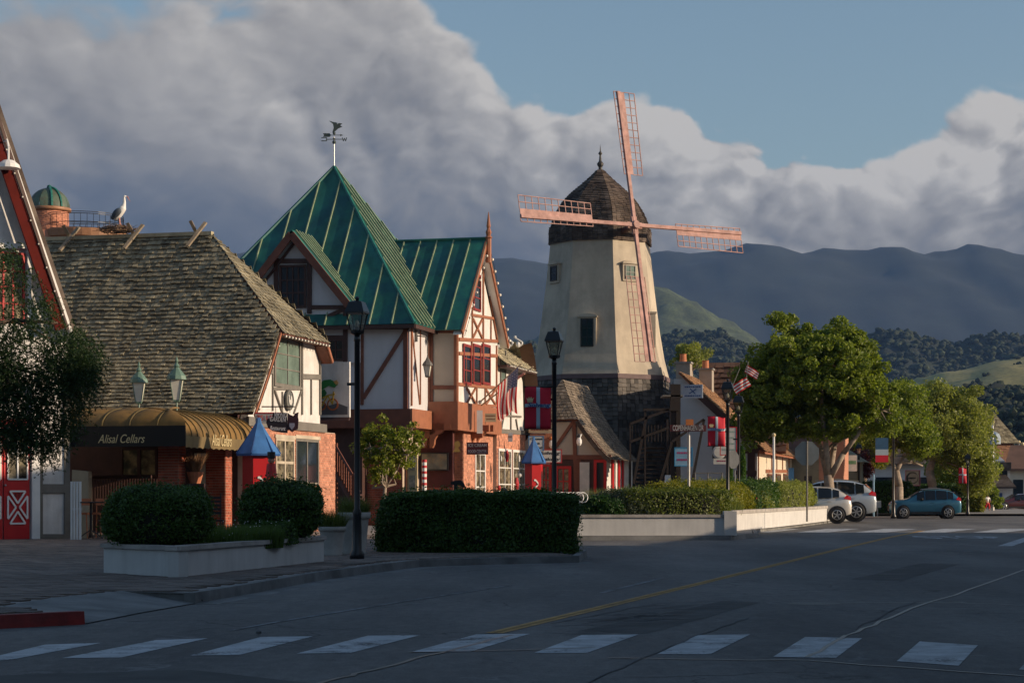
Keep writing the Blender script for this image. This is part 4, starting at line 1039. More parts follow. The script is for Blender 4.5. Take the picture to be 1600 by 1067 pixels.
ringm(522, 632, 8.5, (.45,.12,.03), 'wheel'); ringm(504, 634, 6, (.1,.08,.06), 'wheel')
g = M()
for a, b in (((504,634),(514,618)), ((514,618),(522,632)), ((514,618),(526,616)), ((522,632),(524,612)), ((505,622),(514,618))): g.beam(mp(*a)+V((0,-.045,0)), mp(*b)+V((0,-.045,0)), .05, (0,-1,0), .01)
g.link('bicycle_frame', mat('mural_frame', (.55,.35,.03), .6), CY.o)
M().prism([mp(497,652)+V((0,-.1,-.12)), mp(550,652)+V((0,-.1,-.12)), mp(550,652), mp(497,652)], (0,.1,0)).link('panel_rail', DARKW, CY.o)
# ---------------- green copper roofed building
X3 = P(640, 800, 79.4); Q3 = Thing('copper_roofed_building', 'half-timbered building with green standing-seam pyramid roof and gabled street bay', 'building', (X3.x, 79.4, .14), -TH)
g3 = lambda x, y, ax='y', v=0.0: Q3.hit(x, y, ax, v)
ov = .45
cor = g3(645, 506, 'y', -ov); cor.x = max(cor.x, .35); EZ = cor.z
cx, cy = cor.x-5.27, -ov+5.27
ap = Q3.hitp(521, 263, (0, cy, 0), (0, 1, 0)); AZ = ap.z; cx = ap.x; hw = cor.x-cx; cy = -ov+hw
ap = V((cx, cy, Q3.hitp(521, 263, (0, cy, 0), (0, 1, 0)).z)); AZ = ap.z
c00 = V((cx-hw, -ov, EZ)); c10 = V((cx+hw, -ov, EZ)); c11 = V((cx+hw, -ov+2*hw, EZ)); c01 = V((cx-hw, -ov+2*hw, EZ))
seam_roof(Q3.o, [c00, c10, ap], (1,0,0), COPPER, COPPERL, .95)
seam_roof(Q3.o, [c10, c11, ap], (0,1,0), COPPER, COPPERL, .55, sw=.09, sh=.11)
seam_roof(Q3.o, [c11, c01, ap], (1,0,0), COPPER, COPPERL, 1.2)
seam_roof(Q3.o, [c01, c00, ap], (0,1,0), COPPER, COPPERL, 1.2)
g = M()
for c in (c00, c10, c11, c01): g.tube(c+V((0,0,.05)), ap+V((0,0,.06)), .075, n=6)
g.link('hip_cap', COPPER, Q3.o, kind='stuff')
M().prism([c00-V((0,0,.02)), c10-V((0,0,.02)), c11-V((0,0,.02)), c01-V((0,0,.02))], (0,0,-.06)).link('roof_soffit', DARKW, Q3.o)
for a, b in ((c00, c10), (c10, c11)): M().beam(a-V((0,0,.09)), b-V((0,0,.09)), .16, (b-a).cross(V((0,0,1))), .05).link('gutter_board', DARKW, Q3.o)
# walls: main body
bx = c10.x-.38; by = 10.2
F2 = g3(600, 640).z; F1 = F2-.75
M().box((cx-hw+.4, 0, F2), (0, by, EZ-.08)).link('upper_wall', mat('lilac_white_plaster', (.56,.55,.57), .85, .1, 1.2, .2, 14, streak=1), Q3.o)
Q3.timbers(BROWN, 'y', 0, [(566, 515, 566, 632, 5), (634, 512, 634, 640, 7), (636, 514, 568, 622, 6)], .06)
Q3.timbers(DARKW, 'y', 0, [(560, 511, 640, 511, 7)], .07)
M().box((cx-hw+.2, -.28, F1), (.12, by, F2+.02)).link('jetty_beam', BROWN, Q3.o)
M().box((.12, -.28, F1+.002), (.20, 3.0, F2+.025)).link('jetty_beam', TERRA, Q3.o)
Q3.timbers(TERRA, 'x', 0.0, [(642, 508, 642, 634, 4), (669, 508, 669, 634, 3), (643, 515, 655, 632, 2.5), (656, 514, 656, 632, 1.5), (642, 512, 670, 512, 4)], .05)
# eaves brackets, wall lantern on the lit strip
# ground floor, set back, brick in shade
M().box((cx-hw+.8, .9, 0), (-.6, by-1, F1)).link('ground_floor_core', MORTAR, Q3.o)
bw = -.6-(cx-hw+.8)
aL = g3(566, 700, 'y', .9).x-(cx-hw+.8)
bricks((cx-hw+.8, .9, 0), (1,0,0), (0,-1,0), bw, F1-.05, (), .24, .095).link('brick_courses', BRICK, Q3.o, kind='stuff')
# ------- street bay with its own gable
WX = g3(712, 640, 'y', 2.8).x; wy0 = 2.8; p = g3(778, 640, 'x', WX); wy1 = p.y
gy = (wy0+wy1)/2; RZ3 = Q3.hit(748, 373, 'x', WX+.2).z; EZ3 = Q3.hit(717, 512, 'x', WX+.2).z; EZ4 = EZ3-.25
print('bay', WX, wy0, wy1, RZ3, EZ3)
F2b = g3(712, 628, 'x', WX).z
M().prism([(WX, wy0, F1), (WX, wy1, F1), (WX, wy1, EZ4), (WX, gy, RZ3-.35), (WX, wy0, EZ3-.1)], (-6.5, 0, 0)).link('bay_wall', WHITE, Q3.o)
M().prism([(WX-2, wy0, F2), (WX, wy0, F2), (WX, wy0, EZ3-.1), (WX-2, wy0, EZ3-.1)], (0,-.03,0)).link('bay_side_wall', PANEL, Q3.o)
Q3.timbers(BROWN, 'y', wy0-.03, [(674, 512, 674, 634, 6), (671, 605, 714, 605, 6), (671, 518, 714, 518, 5), (672, 632, 714, 632, 6)], .05)
Q3.timbers(TERRA, 'y', wy0-.03, [(712, 512, 712, 640, 5)], .06)
M().box((WX-4.0, wy0-.16, F1-.02), (WX+.14, wy1+.15, F2b+.02)).link('bay_jetty_beam', TERRA, Q3.o)
# gable timbers on the street face
T3 = [(714, 512, 714, 640, 4), (716, 530, 776, 533, 5), (716, 552, 776, 556, 5), (715, 600, 776, 606, 5), (716, 520, 750, 378, 3), (776, 535, 750, 378, 3),
      (722, 500, 722, 528, 3), (737, 480, 737, 530, 3), (754, 410, 754, 602, 4), (736, 530, 736, 555, 3), (736, 492, 773, 498, 4),
      (738, 498, 752, 528, 3), (752, 499, 738, 527, 3), (775, 540, 775, 640, 4), (727, 554, 727, 602, 2), (766, 500, 766, 532, 2.5),
      (728, 606, 742, 630, 3), (742, 606, 728, 630, 3), (758, 608, 773, 632, 3), (773, 608, 758, 632, 3), (716, 632, 776, 634, 4), (744, 604, 744, 632, 3), (757, 606, 757, 632, 3)]
Q3.timbers(TERRA, 'x', WX, T3, .06)
Q3.window('x', WX+.01, 739, 428, 750, 484, 1, 3, mat('oxblood_frame', (.24,.025,.02), .5), GLASS, .1, .05)
for x0, x1 in ((723, 735), (738, 750), (753, 765)): Q3.window('x', WX+.03, x0, 538, x1, 600, 1, 3, mat('oxblood_frame', (.24,.025,.02), .5), GLASS, .12, .05)
# bay roof
bx0 = cx
A_ = V((WX+.45, gy, RZ3)); A2 = V((cx+.5, gy, RZ3)); e0 = V((WX+.45, wy0-.42, EZ3-.12)); e1 = V((WX+.45, wy1+.42, EZ3-.12))
seam_roof(Q3.o, [V((cx+1.6, e0.y, e0.z)), e0, A_, A2], (1,0,0), COPPER, COPPERL, .78)
seam_roof(Q3.o, [V((cx+1.6, e1.y, e1.z)), e1, A_, A2], (1,0,0), COPPER, COPPERL, 1.0)
M().tube(A_+V((0,0,.08)), A2+V((0,0,.08)), .07, n=6).link('ridge_cap', COPPER, Q3.o)
n1 = V((1,0,0))
for e in (e0, e1):
    M().beam(V((WX+.37, gy, RZ3-.12)), V((WX+.37, e.y, e.z-.12)), .26, n1, .07).link('barge_board', TERRA, Q3.o)
    M().prism([V((WX, gy, RZ3-.2)), V((WX+.37, gy, RZ3-.2)), V((WX+.37, e.y, e.z-.16)), V((WX, e.y, e.z-.16))], (0,0,-.03)).link('soffit_board', WPAINT, Q3.o)
bulb_line(Q3, [V((WX+.5, gy, RZ3-.02)), V((WX+.5, e1.y+.05, e1.z-.05))], .075, .62)
bulb_line(Q3, [V((WX+.5, gy, RZ3-.4)), V((WX+.5, e0.y+.05, e0.z-.25))], .06, .8)
M().lathe([(.13, -.9), (.13, .15), (.18, .2), (.10, .3), (.14, .45), (.07, .62), (.10, .72), (.012, 1.35)], V((WX+.5, gy, RZ3-.1)), 8).link('gable_finial', TERRA, Q3.o)
# carved corbels under the jetties
def corbel(x, y):
    c_ = Q3.hit(x, y, 'y', 2.6)+V((.3,0,0)) if x < 700 else Q3.hit(x, y, 'x', WX+.35)
    g = M(); pr = [(0,0),(0,-.95),(-.0,-1.05),(.12,-1.05),(.2,-.9),(.22,-.7),(.34,-.5),(.52,-.42),(.6,-.3),(.95,-.28),(.95,0)]
    g.prism([c_+V((a-.75, 0, b)) for a, b in pr], (0,.22,0)); g.link('corbel', TERRA, Q3.o)
for x, y in ((676, 661), (687, 661), (757, 664), (764, 664)): corbel(x, y)
for x, y in ((672, 666), (744, 672)):
    c_ = Q3.hit(x, y, 'x', 0 if x < 700 else WX); M().box(c_+V((-.6, -.05, -.35)), c_+V((.3, .1, -.02))).link('beam_end', TERRA, Q3.o)
# recess with framed picture and door, lit brick pier by the street
yr = 3.4
M().box((-.6, yr, 0), (WX-.3, yr+.25, F1)).link('recess_wall', mat('maroon_wall', (.09,.022,.018), .85, .2, 3, .2, 40), Q3.o)
bricks((-.55, yr, 0), (1,0,0), (0,-1,0), WX+.2, 1.6, (), .26, .1).link('recess_brickwork', BRICK, Q3.o, kind='stuff')
a = Q3.hit(661, 733, 'y', yr); b = Q3.hit(699, 709, 'y', yr)
fr_ = M().box((a.x-.06, yr-.14, a.z-.06), (b.x+.06, yr-.02, b.z+.06)).link('picture_case', BLACK, Q3.o)
M().box((a.x, yr-.16, a.z), (b.x, yr-.141, b.z)).link('picture', mat('faded_picture', (.16,.17,.15), .5, .5, 2.2, 0, alt=(.35,.25,.12), altf=.6), fr_)
a = Q3.hit(665, 768, 'y', yr-.4); M().tube((a.x-1.35, .6, 0), (a.x-1.35, .6, 2.6), .001, n=4)
# ice cream shop: brick pier corner, door and window, all facing the street
g = M(); py0 = wy0+2.1; PX = WX-.25
M().box((PX-.5, py0, 0), (PX, wy1+.05, F1-.02)).link('street_wall_core', MORTAR, Q3.o)
def yzx(x, y, v): q = Q3.hit(x, y, 'x', v); return q.y, q.z
def street_hole(x0, y0, x1, y1, v): a, _ = yzx(x0, y1, v); b, _ = yzx(x1, y1, v); _, zt = yzx((x0+x1)/2, y0, v); return (a-py0, b-py0, 0.0, zt)
hd = street_hole(741, 706, 757, 790, PX)
bricks((PX, py0, 0), (0,1,0), (1,0,0), wy1-py0, F1-.04, [hd], .24, .095).link('street_brickwork', BRICKO, Q3.o, kind='stuff')
bricks((PX-.5, py0, 0), (1,0,0), (0,-1,0), .5, F1-.04, (), .24, .095).link('street_brickwork', BRICKO, Q3.o, kind='stuff')
win(Q3.o, (PX+.0, py0+hd[0], .05), V((0, hd[1]-hd[0], 0)), V((0,0,hd[3]-.05)), V((1,0,0)), 2, 4, WPAINT, GLASSR, .13, .06, name='glazed_door')
# barber pole and menu boards on the recess corner
p = Q3.loc(P(663, 770, 80.2)); g = M(); g.tube((p.x, p.y, p.z-.1), (p.x, p.y, p.z+1.3), .10, n=12)
bp = g.link('barber_pole', WPAINT, Q3.o)
p = Q3.loc(P(647, 740, 80)); 
g = M()
for k in range(5): z = P(0, 722+k*9, 80.2).z-.14; g.tube((bp_x := Q3.loc(P(663,770,80.2)).x, Q3.loc(P(663,770,80.2)).y, z), (bp_x, Q3.loc(P(663,770,80.2)).y, z+.11), .106, n=12)
g.link('pole_stripe', SIGNR, bp, kind='stuff')
pm = Q3.hit(637, 770, 'y', .75); M().box((pm.x, .72, .6), (pm.x+.42, .8, 3.1)).link('menu_board', mat('menu_tan', (.45,.36,.2), .7, .2), Q3.o)
for k in range(3): M().box((pm.x+.07, .70, .8+k*.75), (pm.x+.35, .72, 1.35+k*.75)).link('menu_card', mat('menu_card', (.3,.27,.2), .7, .5, 8), Q3.o)
M().box((pm.x-.12, .66, 0), (pm.x-.02, .8, 3.4)).link('door_post', TERRA, Q3.o)
# ------- dormer gable in front
yd = -.12
dA = g3(455, 360, 'y', yd-.4); dR = g3(550, 478, 'y', yd-.4); dL = V((2*dA.x-dR.x, dR.y, dR.z))
depth = 5.2
dAb = V((dA.x, dA.y+2.55, dA.z)); dRb = V((dR.x, -ov+.05, dR.z))
nr_, _ = seam_roof(Q3.o, [dA, dR, dRb+V((0,.55,0)), dAb], (0,1,0), COPPER, COPPERL, .36, sw=.08, sh=.10)
seam_roof(Q3.o, [dA, dL, V((dL.x, dRb.y+.55, dL.z)), dAb], (0,1,0), COPPER, COPPERL, .5)
Q3.wall('dormer_wall', mat('lilac_white_plaster', ()), 'y', yd, [(455, 372), (545, 482), (563, 482), (563, 567), (350, 567), (365, 482)], .3)
for e in (dR, dL): M().beam(dA+V((0,.02,-.16)), e+V((0,.02,-.16)), .30, (0,-1,0), .09).link('barge_board', BROWN, Q3.o)
M().beam(dA+V((0,.35,-.5)), dL+V((0,.35,-.5)), .10, (0,-1,0), .06).link('inner_barge_board', DARKW, Q3.o)
Q3.timbers(DARKW, 'y', yd, [(430, 408, 487, 408, 7), (484, 404, 484, 490, 7), (432, 404, 432, 480, 7), (486, 480, 540, 480, 6), (486, 507, 540, 482, 6), (540, 478, 540, 566, 7), (420, 404, 455, 374, 4), (500, 527, 541, 527, 6), (500, 478, 500, 480, 3)], .07)
Q3.window('y', yd-.02, 437, 414, 479, 482, 4, 3, DARKW, GLASS, .1, .06, proud=.06)
Q3.window('y', yd-.02, 512, 530, 538, 564, 2, 2, DARKW, GLASS, .08, .06, proud=.06)
# lower wall strip beside the mural and the outside stair
M().box((cx-hw+.9, .2, 0), (g3(566, 640, 'y', .2).x, .9, F1)).link('left_wall', DARKW, Q3.o)
def lamp_bracket(x, y, lab):
    L = Thing('carriage_lantern', lab, 'lantern', Q3.m @ (Q3.hit(x, y, 'x', .55)), -TH)
    g = M(); g.lathe([(.06,-.5),(.14,-.46),(.02,-.4)], n=6); g.lathe([(.24,.0),(.2,.1),(.1,.22),(.03,.36),(.01,.5)], n=8)
    for k in range(4): t = .8+k*math.pi/2; g.tube((.1*math.cos(t), .1*math.sin(t), -.45), (.2*math.cos(t), .2*math.sin(t), 0), .015, n=4)
    g.path([(0,0,.5),(0,0,.95),(-.1,0,1.2),(-.5,0,1.25)], [.025]*4); g.link('lantern_frame', mat('aged_iron', (.12,.11,.1), .6), L.o)
    M().lathe([(.09,-.44),(.18,-.01)], n=4, phase=.8).link('lantern_glass', FROST, L.o); M().tube((-.5,0,1.0), (-.5,0,1.5), .07, n=8).link('wall_plate', mat('aged_iron', ()), L.o)
lamp_bracket(668, 571, 'ornate wall lantern hanging by the white strip right of the street lamp')
# weather vane
WV = Thing('weather_vane', 'bird weather vane with compass arms on the apex of the green pyramid roof', 'weather vane', Q3.m @ (ap+V((0,0,.05))))
k_ = 84.9/F
M().tube((0,0,0), (0,0,47*k_), .025, .02, 6).link('vane_rod', STEEL, WV.o)
VD = mat('verdigris_dark', (.05,.07,.065), .6)
g = M(); g.ball((0,0,39*k_), .09, 8); g.ball((0,0,44*k_), .06, 8); g.tube((-.37,0,43.5*k_), (.37,0,43.5*k_), .017, n=5); g.tube((0,-.37,43.5*k_), (0,.37,43.5*k_), .017, n=5); g.link('compass_arms', VD, WV.o)
g = M()
for x, seg in ((-.45, ((.12,-.07,-.12,-.07),(.12,-.07,.12,.07),(.12,.07,-.12,.07))), (.46, ((-.1,.08,-.05,-.08),(-.05,-.08,0,.05),(0,.05,.05,-.08),(.05,-.08,.1,.08)))):
    for s_ in seg: g.beam((x+s_[0], .01, 43.5*k_+s_[1]), (x+s_[2], .01, 43.5*k_+s_[3]), .035, (0,-1,0), .02)
g.link('compass_letter', VD, WV.o, kind='stuff')
g = M(); g.tube((-.35,0,50*k_), (.3,0,50*k_), .015, n=5); g.tube((.27,0,50*k_), (.4,0,50*k_), .05, .003, 6); g.prism([(-.5,.01,50*k_-.08),(-.2,.01,50*k_-.08),(-.14,.01,50*k_),(-.2,.01,50*k_+.08),(-.5,.01,50*k_+.08),(-.45,.01,50*k_)], (0,-.02,0)); g.link('vane_arrow', VD, WV.o)
g = M(); b0 = 54*k_
g.prism([(-.08,.02,b0),(.0,.02,b0+.02),(.18,.02,b0+.18),(.36,.02,b0+.26),(.26,.02,b0+.32),(.36,.02,b0+.4),(.2,.02,b0+.42),(.14,.02,b0+.36),(.02,.02,b0+.45),(-.22,.02,b0+.52),(-.05,.02,b0+.38),(-.02,.02,b0+.2)], (0,-.05,0))
g.prism([(.05,.03,b0+.3),(.14,.12,b0+.42),(.02,.3,b0+.5),(-.1,.35,b0+.46)], (0,-.02,.02)); g.link('vane_bird', VD, WV.o)
g = M(); g.ball((0,0,b0-.03), .07, 8); g.link('vane_ball', VD, WV.o)

# outside stair between the two shops
SR = Thing('outside_stair', 'brown wooden outside stair with slatted railing between the brick wall and street lamp', 'stair', (0,0,0), -TH)
a = SR.loc(P(525, 697, 73)); b = SR.loc(P(553, 745, 72))
for i in range(9):
    f = i/8; p = a+(b-a)*f; M().box(p+V((-.12, 0, -1.0)), p+V((.16, 1.1, -.94))).link('stair_tread', DARKW, SR.o)
g = M(); g.beam(a, b, .09, (0,-1,0), .08); g.link('hand_rail', BROWN, SR.o)
M().beam(a-V((0,0,1.0)), b-V((0,0,1.0)), .2, (0,-1,0), .08).link('stringer', BROWN, SR.o)
for i in range(8): p = a+(b-a)*((i+.5)/8); M().box(p+V((-.03,-.07,-.95)), p+V((.03,-.01,0))).link('baluster', BROWN, SR.o)
for p in (a, b): M().box(p+V((-.06,-.08,-p.z)), p+V((.06,.04,.12))).link('newel_post', BROWN, SR.o)

# ---------------- next shop: thatched gable over brick, white shop windows
w4 = Q3.m @ V((PX+.15, wy1+.25, 0))
S4 = Thing('shingled_shop', 'narrow shop with curved shingled roof, white gable and white-framed windows', 'shop building', (w4.x, w4.y, .14), -TH)
LL4 = S4.hit(821, 760, 'x', 0).y; 
e4 = S4.hit(800, 585, 'x', .2).z; bz4 = S4.hit(790, 672, 'x', 0).z
M().prism([(0, -.15, 0), (0, LL4, 0), (0, LL4, bz4), (0, -.15, bz4)], (-5, 0, 0)).link('street_wall_core', MORTAR, S4.o)
hs = []
for (x0, x1) in ((777, 797), (799, 819)):
    a = S4.hit(x0, 775, 'x', 0).y; b = S4.hit(x1, 775, 'x', 0).y; hs.append((a+.15, b+.15, .1, S4.hit(797, 702, 'x', 0).z))
bricks((0, -.15, 0), (0,1,0), (1,0,0), LL4+.15, bz4-.02, hs, .24, .095).link('street_brickwork', BRICKO, S4.o, kind='stuff')
for h in hs: win(S4.o, (.02, h[0]-.15, .1), V((0, h[1]-h[0], 0)), V((0,0,h[3]-.1)), V((1,0,0)), 2, 4, WPAINT, GLASSR, .12, .05)
tz = S4.hit(790, 560, 'x', 0).z
M().prism([(0, -.15, bz4), (0, LL4-.3, bz4), (0, LL4-.6, e4-.2), (0, LL4-1.6, tz), (0, -.15, tz)], (-4, 0, 0)).link('gable_wall', WHITE, S4.o)
S4.timbers(GRAYW, 'x', 0, [(776, 673, 818, 676, 7), (776, 648, 813, 651, 3), (788, 640, 782, 672, 2.5), (797, 640, 797, 672, 2.5), (805, 655, 808, 672, 2.5), (779, 600, 779, 672, 3), (789, 548, 789, 620, 2.5)], .06)
S4.window('x', .0, 781, 556, 789, 612, 1, 3, GRAYW, GLASSG, .06, .04)
rz4 = S4.hit(775, 540, 'x', .3).z; EW = S4.hit(818, 566, 'x', .5)
def f4(u, t):           # hipped street-facing slope
    return V((.55-2.4*t, u, e4+.35+(rz4+1.0-e4-.35)*(max(t,0)**.9)))
shingle_mesh(f4, shingle_field(f4, [i/14 for i in range(15)], lambda t: (-.6+.2*t, LL4-.2-.8*t), .24)).link('street_slope_shingles', SHING, S4.o, kind='stuff')
def f4b(u, t):          # far slope, turned to the camera's right
    a = t*1.35; return V((u, LL4+.55-3.0*(1-math.cos(a))*.75, bz4-.3+(rz4-bz4+.9)*math.sin(a)/math.sin(1.35)))
shingle_mesh(f4b, shingle_field(f4b, [i/16 for i in range(17)], lambda t: (-5, .62-.5*t*t), .3)).link('far_slope_shingles', SHING, S4.o, kind='stuff')
g = M(); vs = []
for i in range(13): p0 = f4b(.6, i/12); vs += [V((.6, p0.y-.05, p0.z-.05)), V((0, p0.y-.22, p0.z-.2))]
g.add(vs, [(2*i, 2*i+1, 2*i+3, 2*i+2) for i in range(12)]); g.link('curved_soffit', mat('brown_soffit', (.085,.042,.024), .8, .2), S4.o)
bulb_line(S4, [V((.68, -.3, e4+.3)), V((.68, LL4-.4, e4+.3))], .05, .3)
M().prism([(.1, -.5, e4+.28), (.6, -.5, e4+.28), (.6, LL4-.3, e4+.28), (.1, LL4-.3, e4+.28)], (0,0,-.1)).link('eaves_board', DARKW, S4.o)

# ---------------- red timber A-frame porch with bulbs behind it
AF = Thing('red_porch_gable', 'red timber A-frame porch gable edged with white bulbs beside the windmill banner', 'porch', (0,0,0), -TH*.6)
Ya = 95; q = lambda x, y: V((AF.loc(P(x, y, Ya)).x, AF.loc(P(808, 640, Ya)).y, P(x, y, Ya).z))
for (a, b) in (((808,548),(797,600)), ((808,548),(829,655))): M().beam(q(*a), q(*b), .17, (0,-1,0), .12).link('rafter', TERRA, AF.o)
M().beam(q(801,583)+V((0,-.13,0)), q(820,588)+V((0,-.13,0)), .10, (0,-1,0), .06).link('collar_tie', TERRA, AF.o)
M().prism([q(806,556), q(827,655), q(827,655)+V((0,3.0,0)), q(806,556)+V((0,3.0,0))], (.05,0,.02)).link('porch_roof', SHING, AF.o)
M().prism([q(797,600), q(829,655), q(829,740), q(797,740)], (0,.2,0)).link('porch_wall', mat('brown_soffit', ()), AF.o)
bulb_line(AF, [q(811,556)+V((0,-.16,0)), q(831,655)+V((0,-.16,0))], .06, .45)

SHC = mat('grey_brown_shingle', (.23, .185, .14), .9, .3, .9, .5, 40, island=.35, alt=(.13, .105, .08), altf=.6)
# ---------------- small thatched house by the windmill
hX = P(870, 800, 94); H5 = Thing('thatched_cottage_shop', 'small thatched cottage shop with brown timber gable in front of windmill', 'cottage', (hX.x, 94, .14), -TH)
RZ5 = H5.hitp(870, 592, (0, .55, 0), (0,1,0)).z; L5 = 7.2
ee = H5.hitp(955, 718, (0, -.35, 0), (0,1,0)); ex, ez = ee.x, ee.z
hp = H5.hitp(893, 655, (0, -.35, 0), (0,1,0)); hzz = hp.z
def s5(t): return V((ex*(1-t) + .12*math.sin(math.pi*t)*-1.2, 0, ez+(RZ5-ez)*(max(t,0)**1.18)))
th_ = min((abs(s5(t/100).z-hzz), t/100) for t in range(101))[1]
def yf5(t): return -.35 if t < th_ else -.35+1.6*(t-th_)/(1-th_)
def f5(u, t): p = s5(t); return V((p.x, u + .03*noise.noise(V((u, t*5, 0))), p.z))
rows5 = [i/32 for i in range(33)]
shingle_mesh(f5, shingle_field(f5, rows5, lambda t: (yf5(t), L5+.2), .2)).link('street_slope_shingles', SHC, H5.o, kind='stuff')
def f5l(u, t): p = s5(t); return V((-p.x, -u, p.z))
shingle_mesh(f5l, shingle_field(f5l, rows5, lambda t: (-L5, -yf5(t)), .3)).link('far_slope_shingles', SHC, H5.o, kind='stuff')
wh = s5(th_).x
def f5h(u, t): tt = th_+(1-th_)*t; return V((u*max(.01, s5(tt).x), yf5(tt)-.04, s5(tt).z))
hc = []
for r in range(13):
    t0, t1 = r/13, (r+1)/13; n = max(1, int(2*wh*(1-t0)/.2))
    for i in range(n): hc.append((-1+2*i/n+.01, -1+2*(i+1)/n-.01, t0-.01, t1, r))
shingle_mesh(f5h, hc).link('half_hip_shingles', SHC, H5.o, kind='stuff')
prf = [s5(i/12*th_) for i in range(13)]
M().prism([V((-ex+.5, 0, 0)), V((ex-.5, 0, 0)), V((ex-.5, 0, ez+.1))]+[V((p.x-.18, 0, p.z-.12)) for p in prf[1:]]+[V((-p.x+.18, 0, p.z-.12)) for p in reversed(prf[1:])]+[V((-ex+.5, 0, ez+.1))], (0,.25,0)).link('front_wall', PANEL, H5.o)
M().prism([(ex-.55, .25, 0), (ex-.55, L5, 0), (ex-.55, L5, ez+.35), (ex-.55, .25, ez+.35)], (-.2,0,0)).link('street_wall', WHITE, H5.o)
for i in range(12):
    a, b = prf[i], prf[i+1]
    g = M().prism([V((a.x+.02, -.36, a.z-.02)), V((b.x+.02, -.36, b.z-.02)), V((b.x+.02, -.0, b.z-.10)), V((a.x+.02, -.0, a.z-.10))], (0,0,-.05)) if False else None
g = M()
for i in range(12):
    a, b = prf[i], prf[i+1]; g.beam(V((a.x-.06, -.3, a.z-.1)), V((b.x-.06, -.3, b.z-.1)), .16, (0,-1,0), .04)
g.link('rake_board', SHINGD, H5.o)
H5.timbers(BROWN, 'y', 0, [(864, 655, 897, 655, 5), (897, 652, 952, 718, 5), (897, 655, 901, 770, 6), (895, 660, 864, 705, 5), (862, 714, 955, 714, 7), (945, 714, 945, 772, 6), (905, 718, 905, 775, 7)], .07)
M().box((H5.hit(860,715,'y',0).x, -.05, 0), (H5.hit(948,715,'y',0).x, -.002, H5.hit(900,716,'y',0).z)).link('plinth_boarding', DARKW, H5.o)
H5.window('y', -.07, 845, 725, 862, 795, 2, 3, REDP, GLASSR, .13, .06)
H5.window('y', -.07, 868, 728, 893, 795, 2, 3, REDP, GLASSR, .14, .06)
H5.window('y', -.07, 928, 718, 948, 775, 1, 1, REDP, GLASS, .14, .06)
a = H5.hit(906, 776, 'y', -.1); b = H5.hit(921, 722, 'y', -.1); M().box((a.x, -.14, a.z), (b.x, -.09, b.z)).link('menu_board', SIGNW, H5.o)
g = M()
for i in range(4): x = H5.hit(956+i*5, 760, 'x', ex-.55)
for i, (x0, m_) in enumerate(((956, REDP), (961, WPAINT), (966, REDP), (972, REDP), (985, WPAINT))):
    y0 = H5.hit(x0, 770, 'x', ex-.5).y; M().box((ex-.52, y0, 0), (ex-.45, y0+.32, ez+.1)).link('wall_board', m_, H5.o)

# ---------------- the windmill
WM = Thing('windmill', 'tall plastered windmill with dark onion cap, four pink sails and shingled base', 'windmill', P(938, 800, 110).xy.to_3d()+V((0,0,.14)), 0)
u_ = 110/F
def octo(r, z, c=0.0):   # a corner 12 degrees right of the camera side
    ph = math.radians(-90+11+45*0); return [V((r*math.cos(ph+i*math.pi/4), r*math.sin(ph+i*math.pi/4), z)) for i in range(8)]
def zr(y): return CH+(HY-y)*u_-.14
PR = [(592, 112), (585, 110), (560, 103.5), (520, 96.5), (480, 91), (440, 86), (400, 81.5), (384, 80)]
rad = lambda y: interp(-y, [(-a, b) for a, b in PR])*u_
for i in range(8):      # each plaster facet a part
    g = M(); vs = []
    for (y, r) in PR:
        o_ = octo(r*u_, zr(y)); vs += [o_[i], o_[(i+1) % 8]]
    g.add(vs, [(2*j, 2*j+1, 2*j+3, 2*j+2) for j in range(len(PR)-1)]); g.link('plaster_facet', CREAM, WM.o)
g = M(); a, b = octo(113*u_, zr(597)), octo(113*u_, zr(590)); g.add(a+b, [(i, (i+1) % 8, 8+(i+1) % 8, 8+i) for i in range(8)]+[tuple(range(8, 16)), tuple(range(7,-1,-1))]); g.link('base_moulding', mat('mauve_board', (.14,.09,.09), .7), WM.o)
# shingled lower storey
gm_ = M()
for i in range(8):
    def fo(u, t, i=i): o_ = octo((111+6*(1-t))*u_, 0); p = o_[i]+(o_[(i+1) % 8]-o_[i])*u; return V((p.x, p.y, zr(597)*t))
    L_ = 2*114*u_*math.sin(math.pi/8); n = int(L_/.27); cs = []
    for r in range(34):
        for k in range(n): sft = .5/n if r % 2 else 0; cs.append((k/n+.002+sft*.0, (k+1)/n-.002, r/34-.2/34*random.random(), (r+1)/34, r))
    shingle_mesh(fo, [(a+random.uniform(-.01,.01), b, c, d, e) for a, b, c, d, e in cs], .03, .05, gm_)
gm_.link('base_shingles', SHINGB, WM.o, kind='stuff')
g = M(); a, b = octo(115*u_, 0), octo(110*u_, zr(597)); g.add(a+b, [(i, (i+1) % 8, 8+(i+1) % 8, 8+i) for i in range(8)]); g.link('base_wall', DARKW, WM.o)
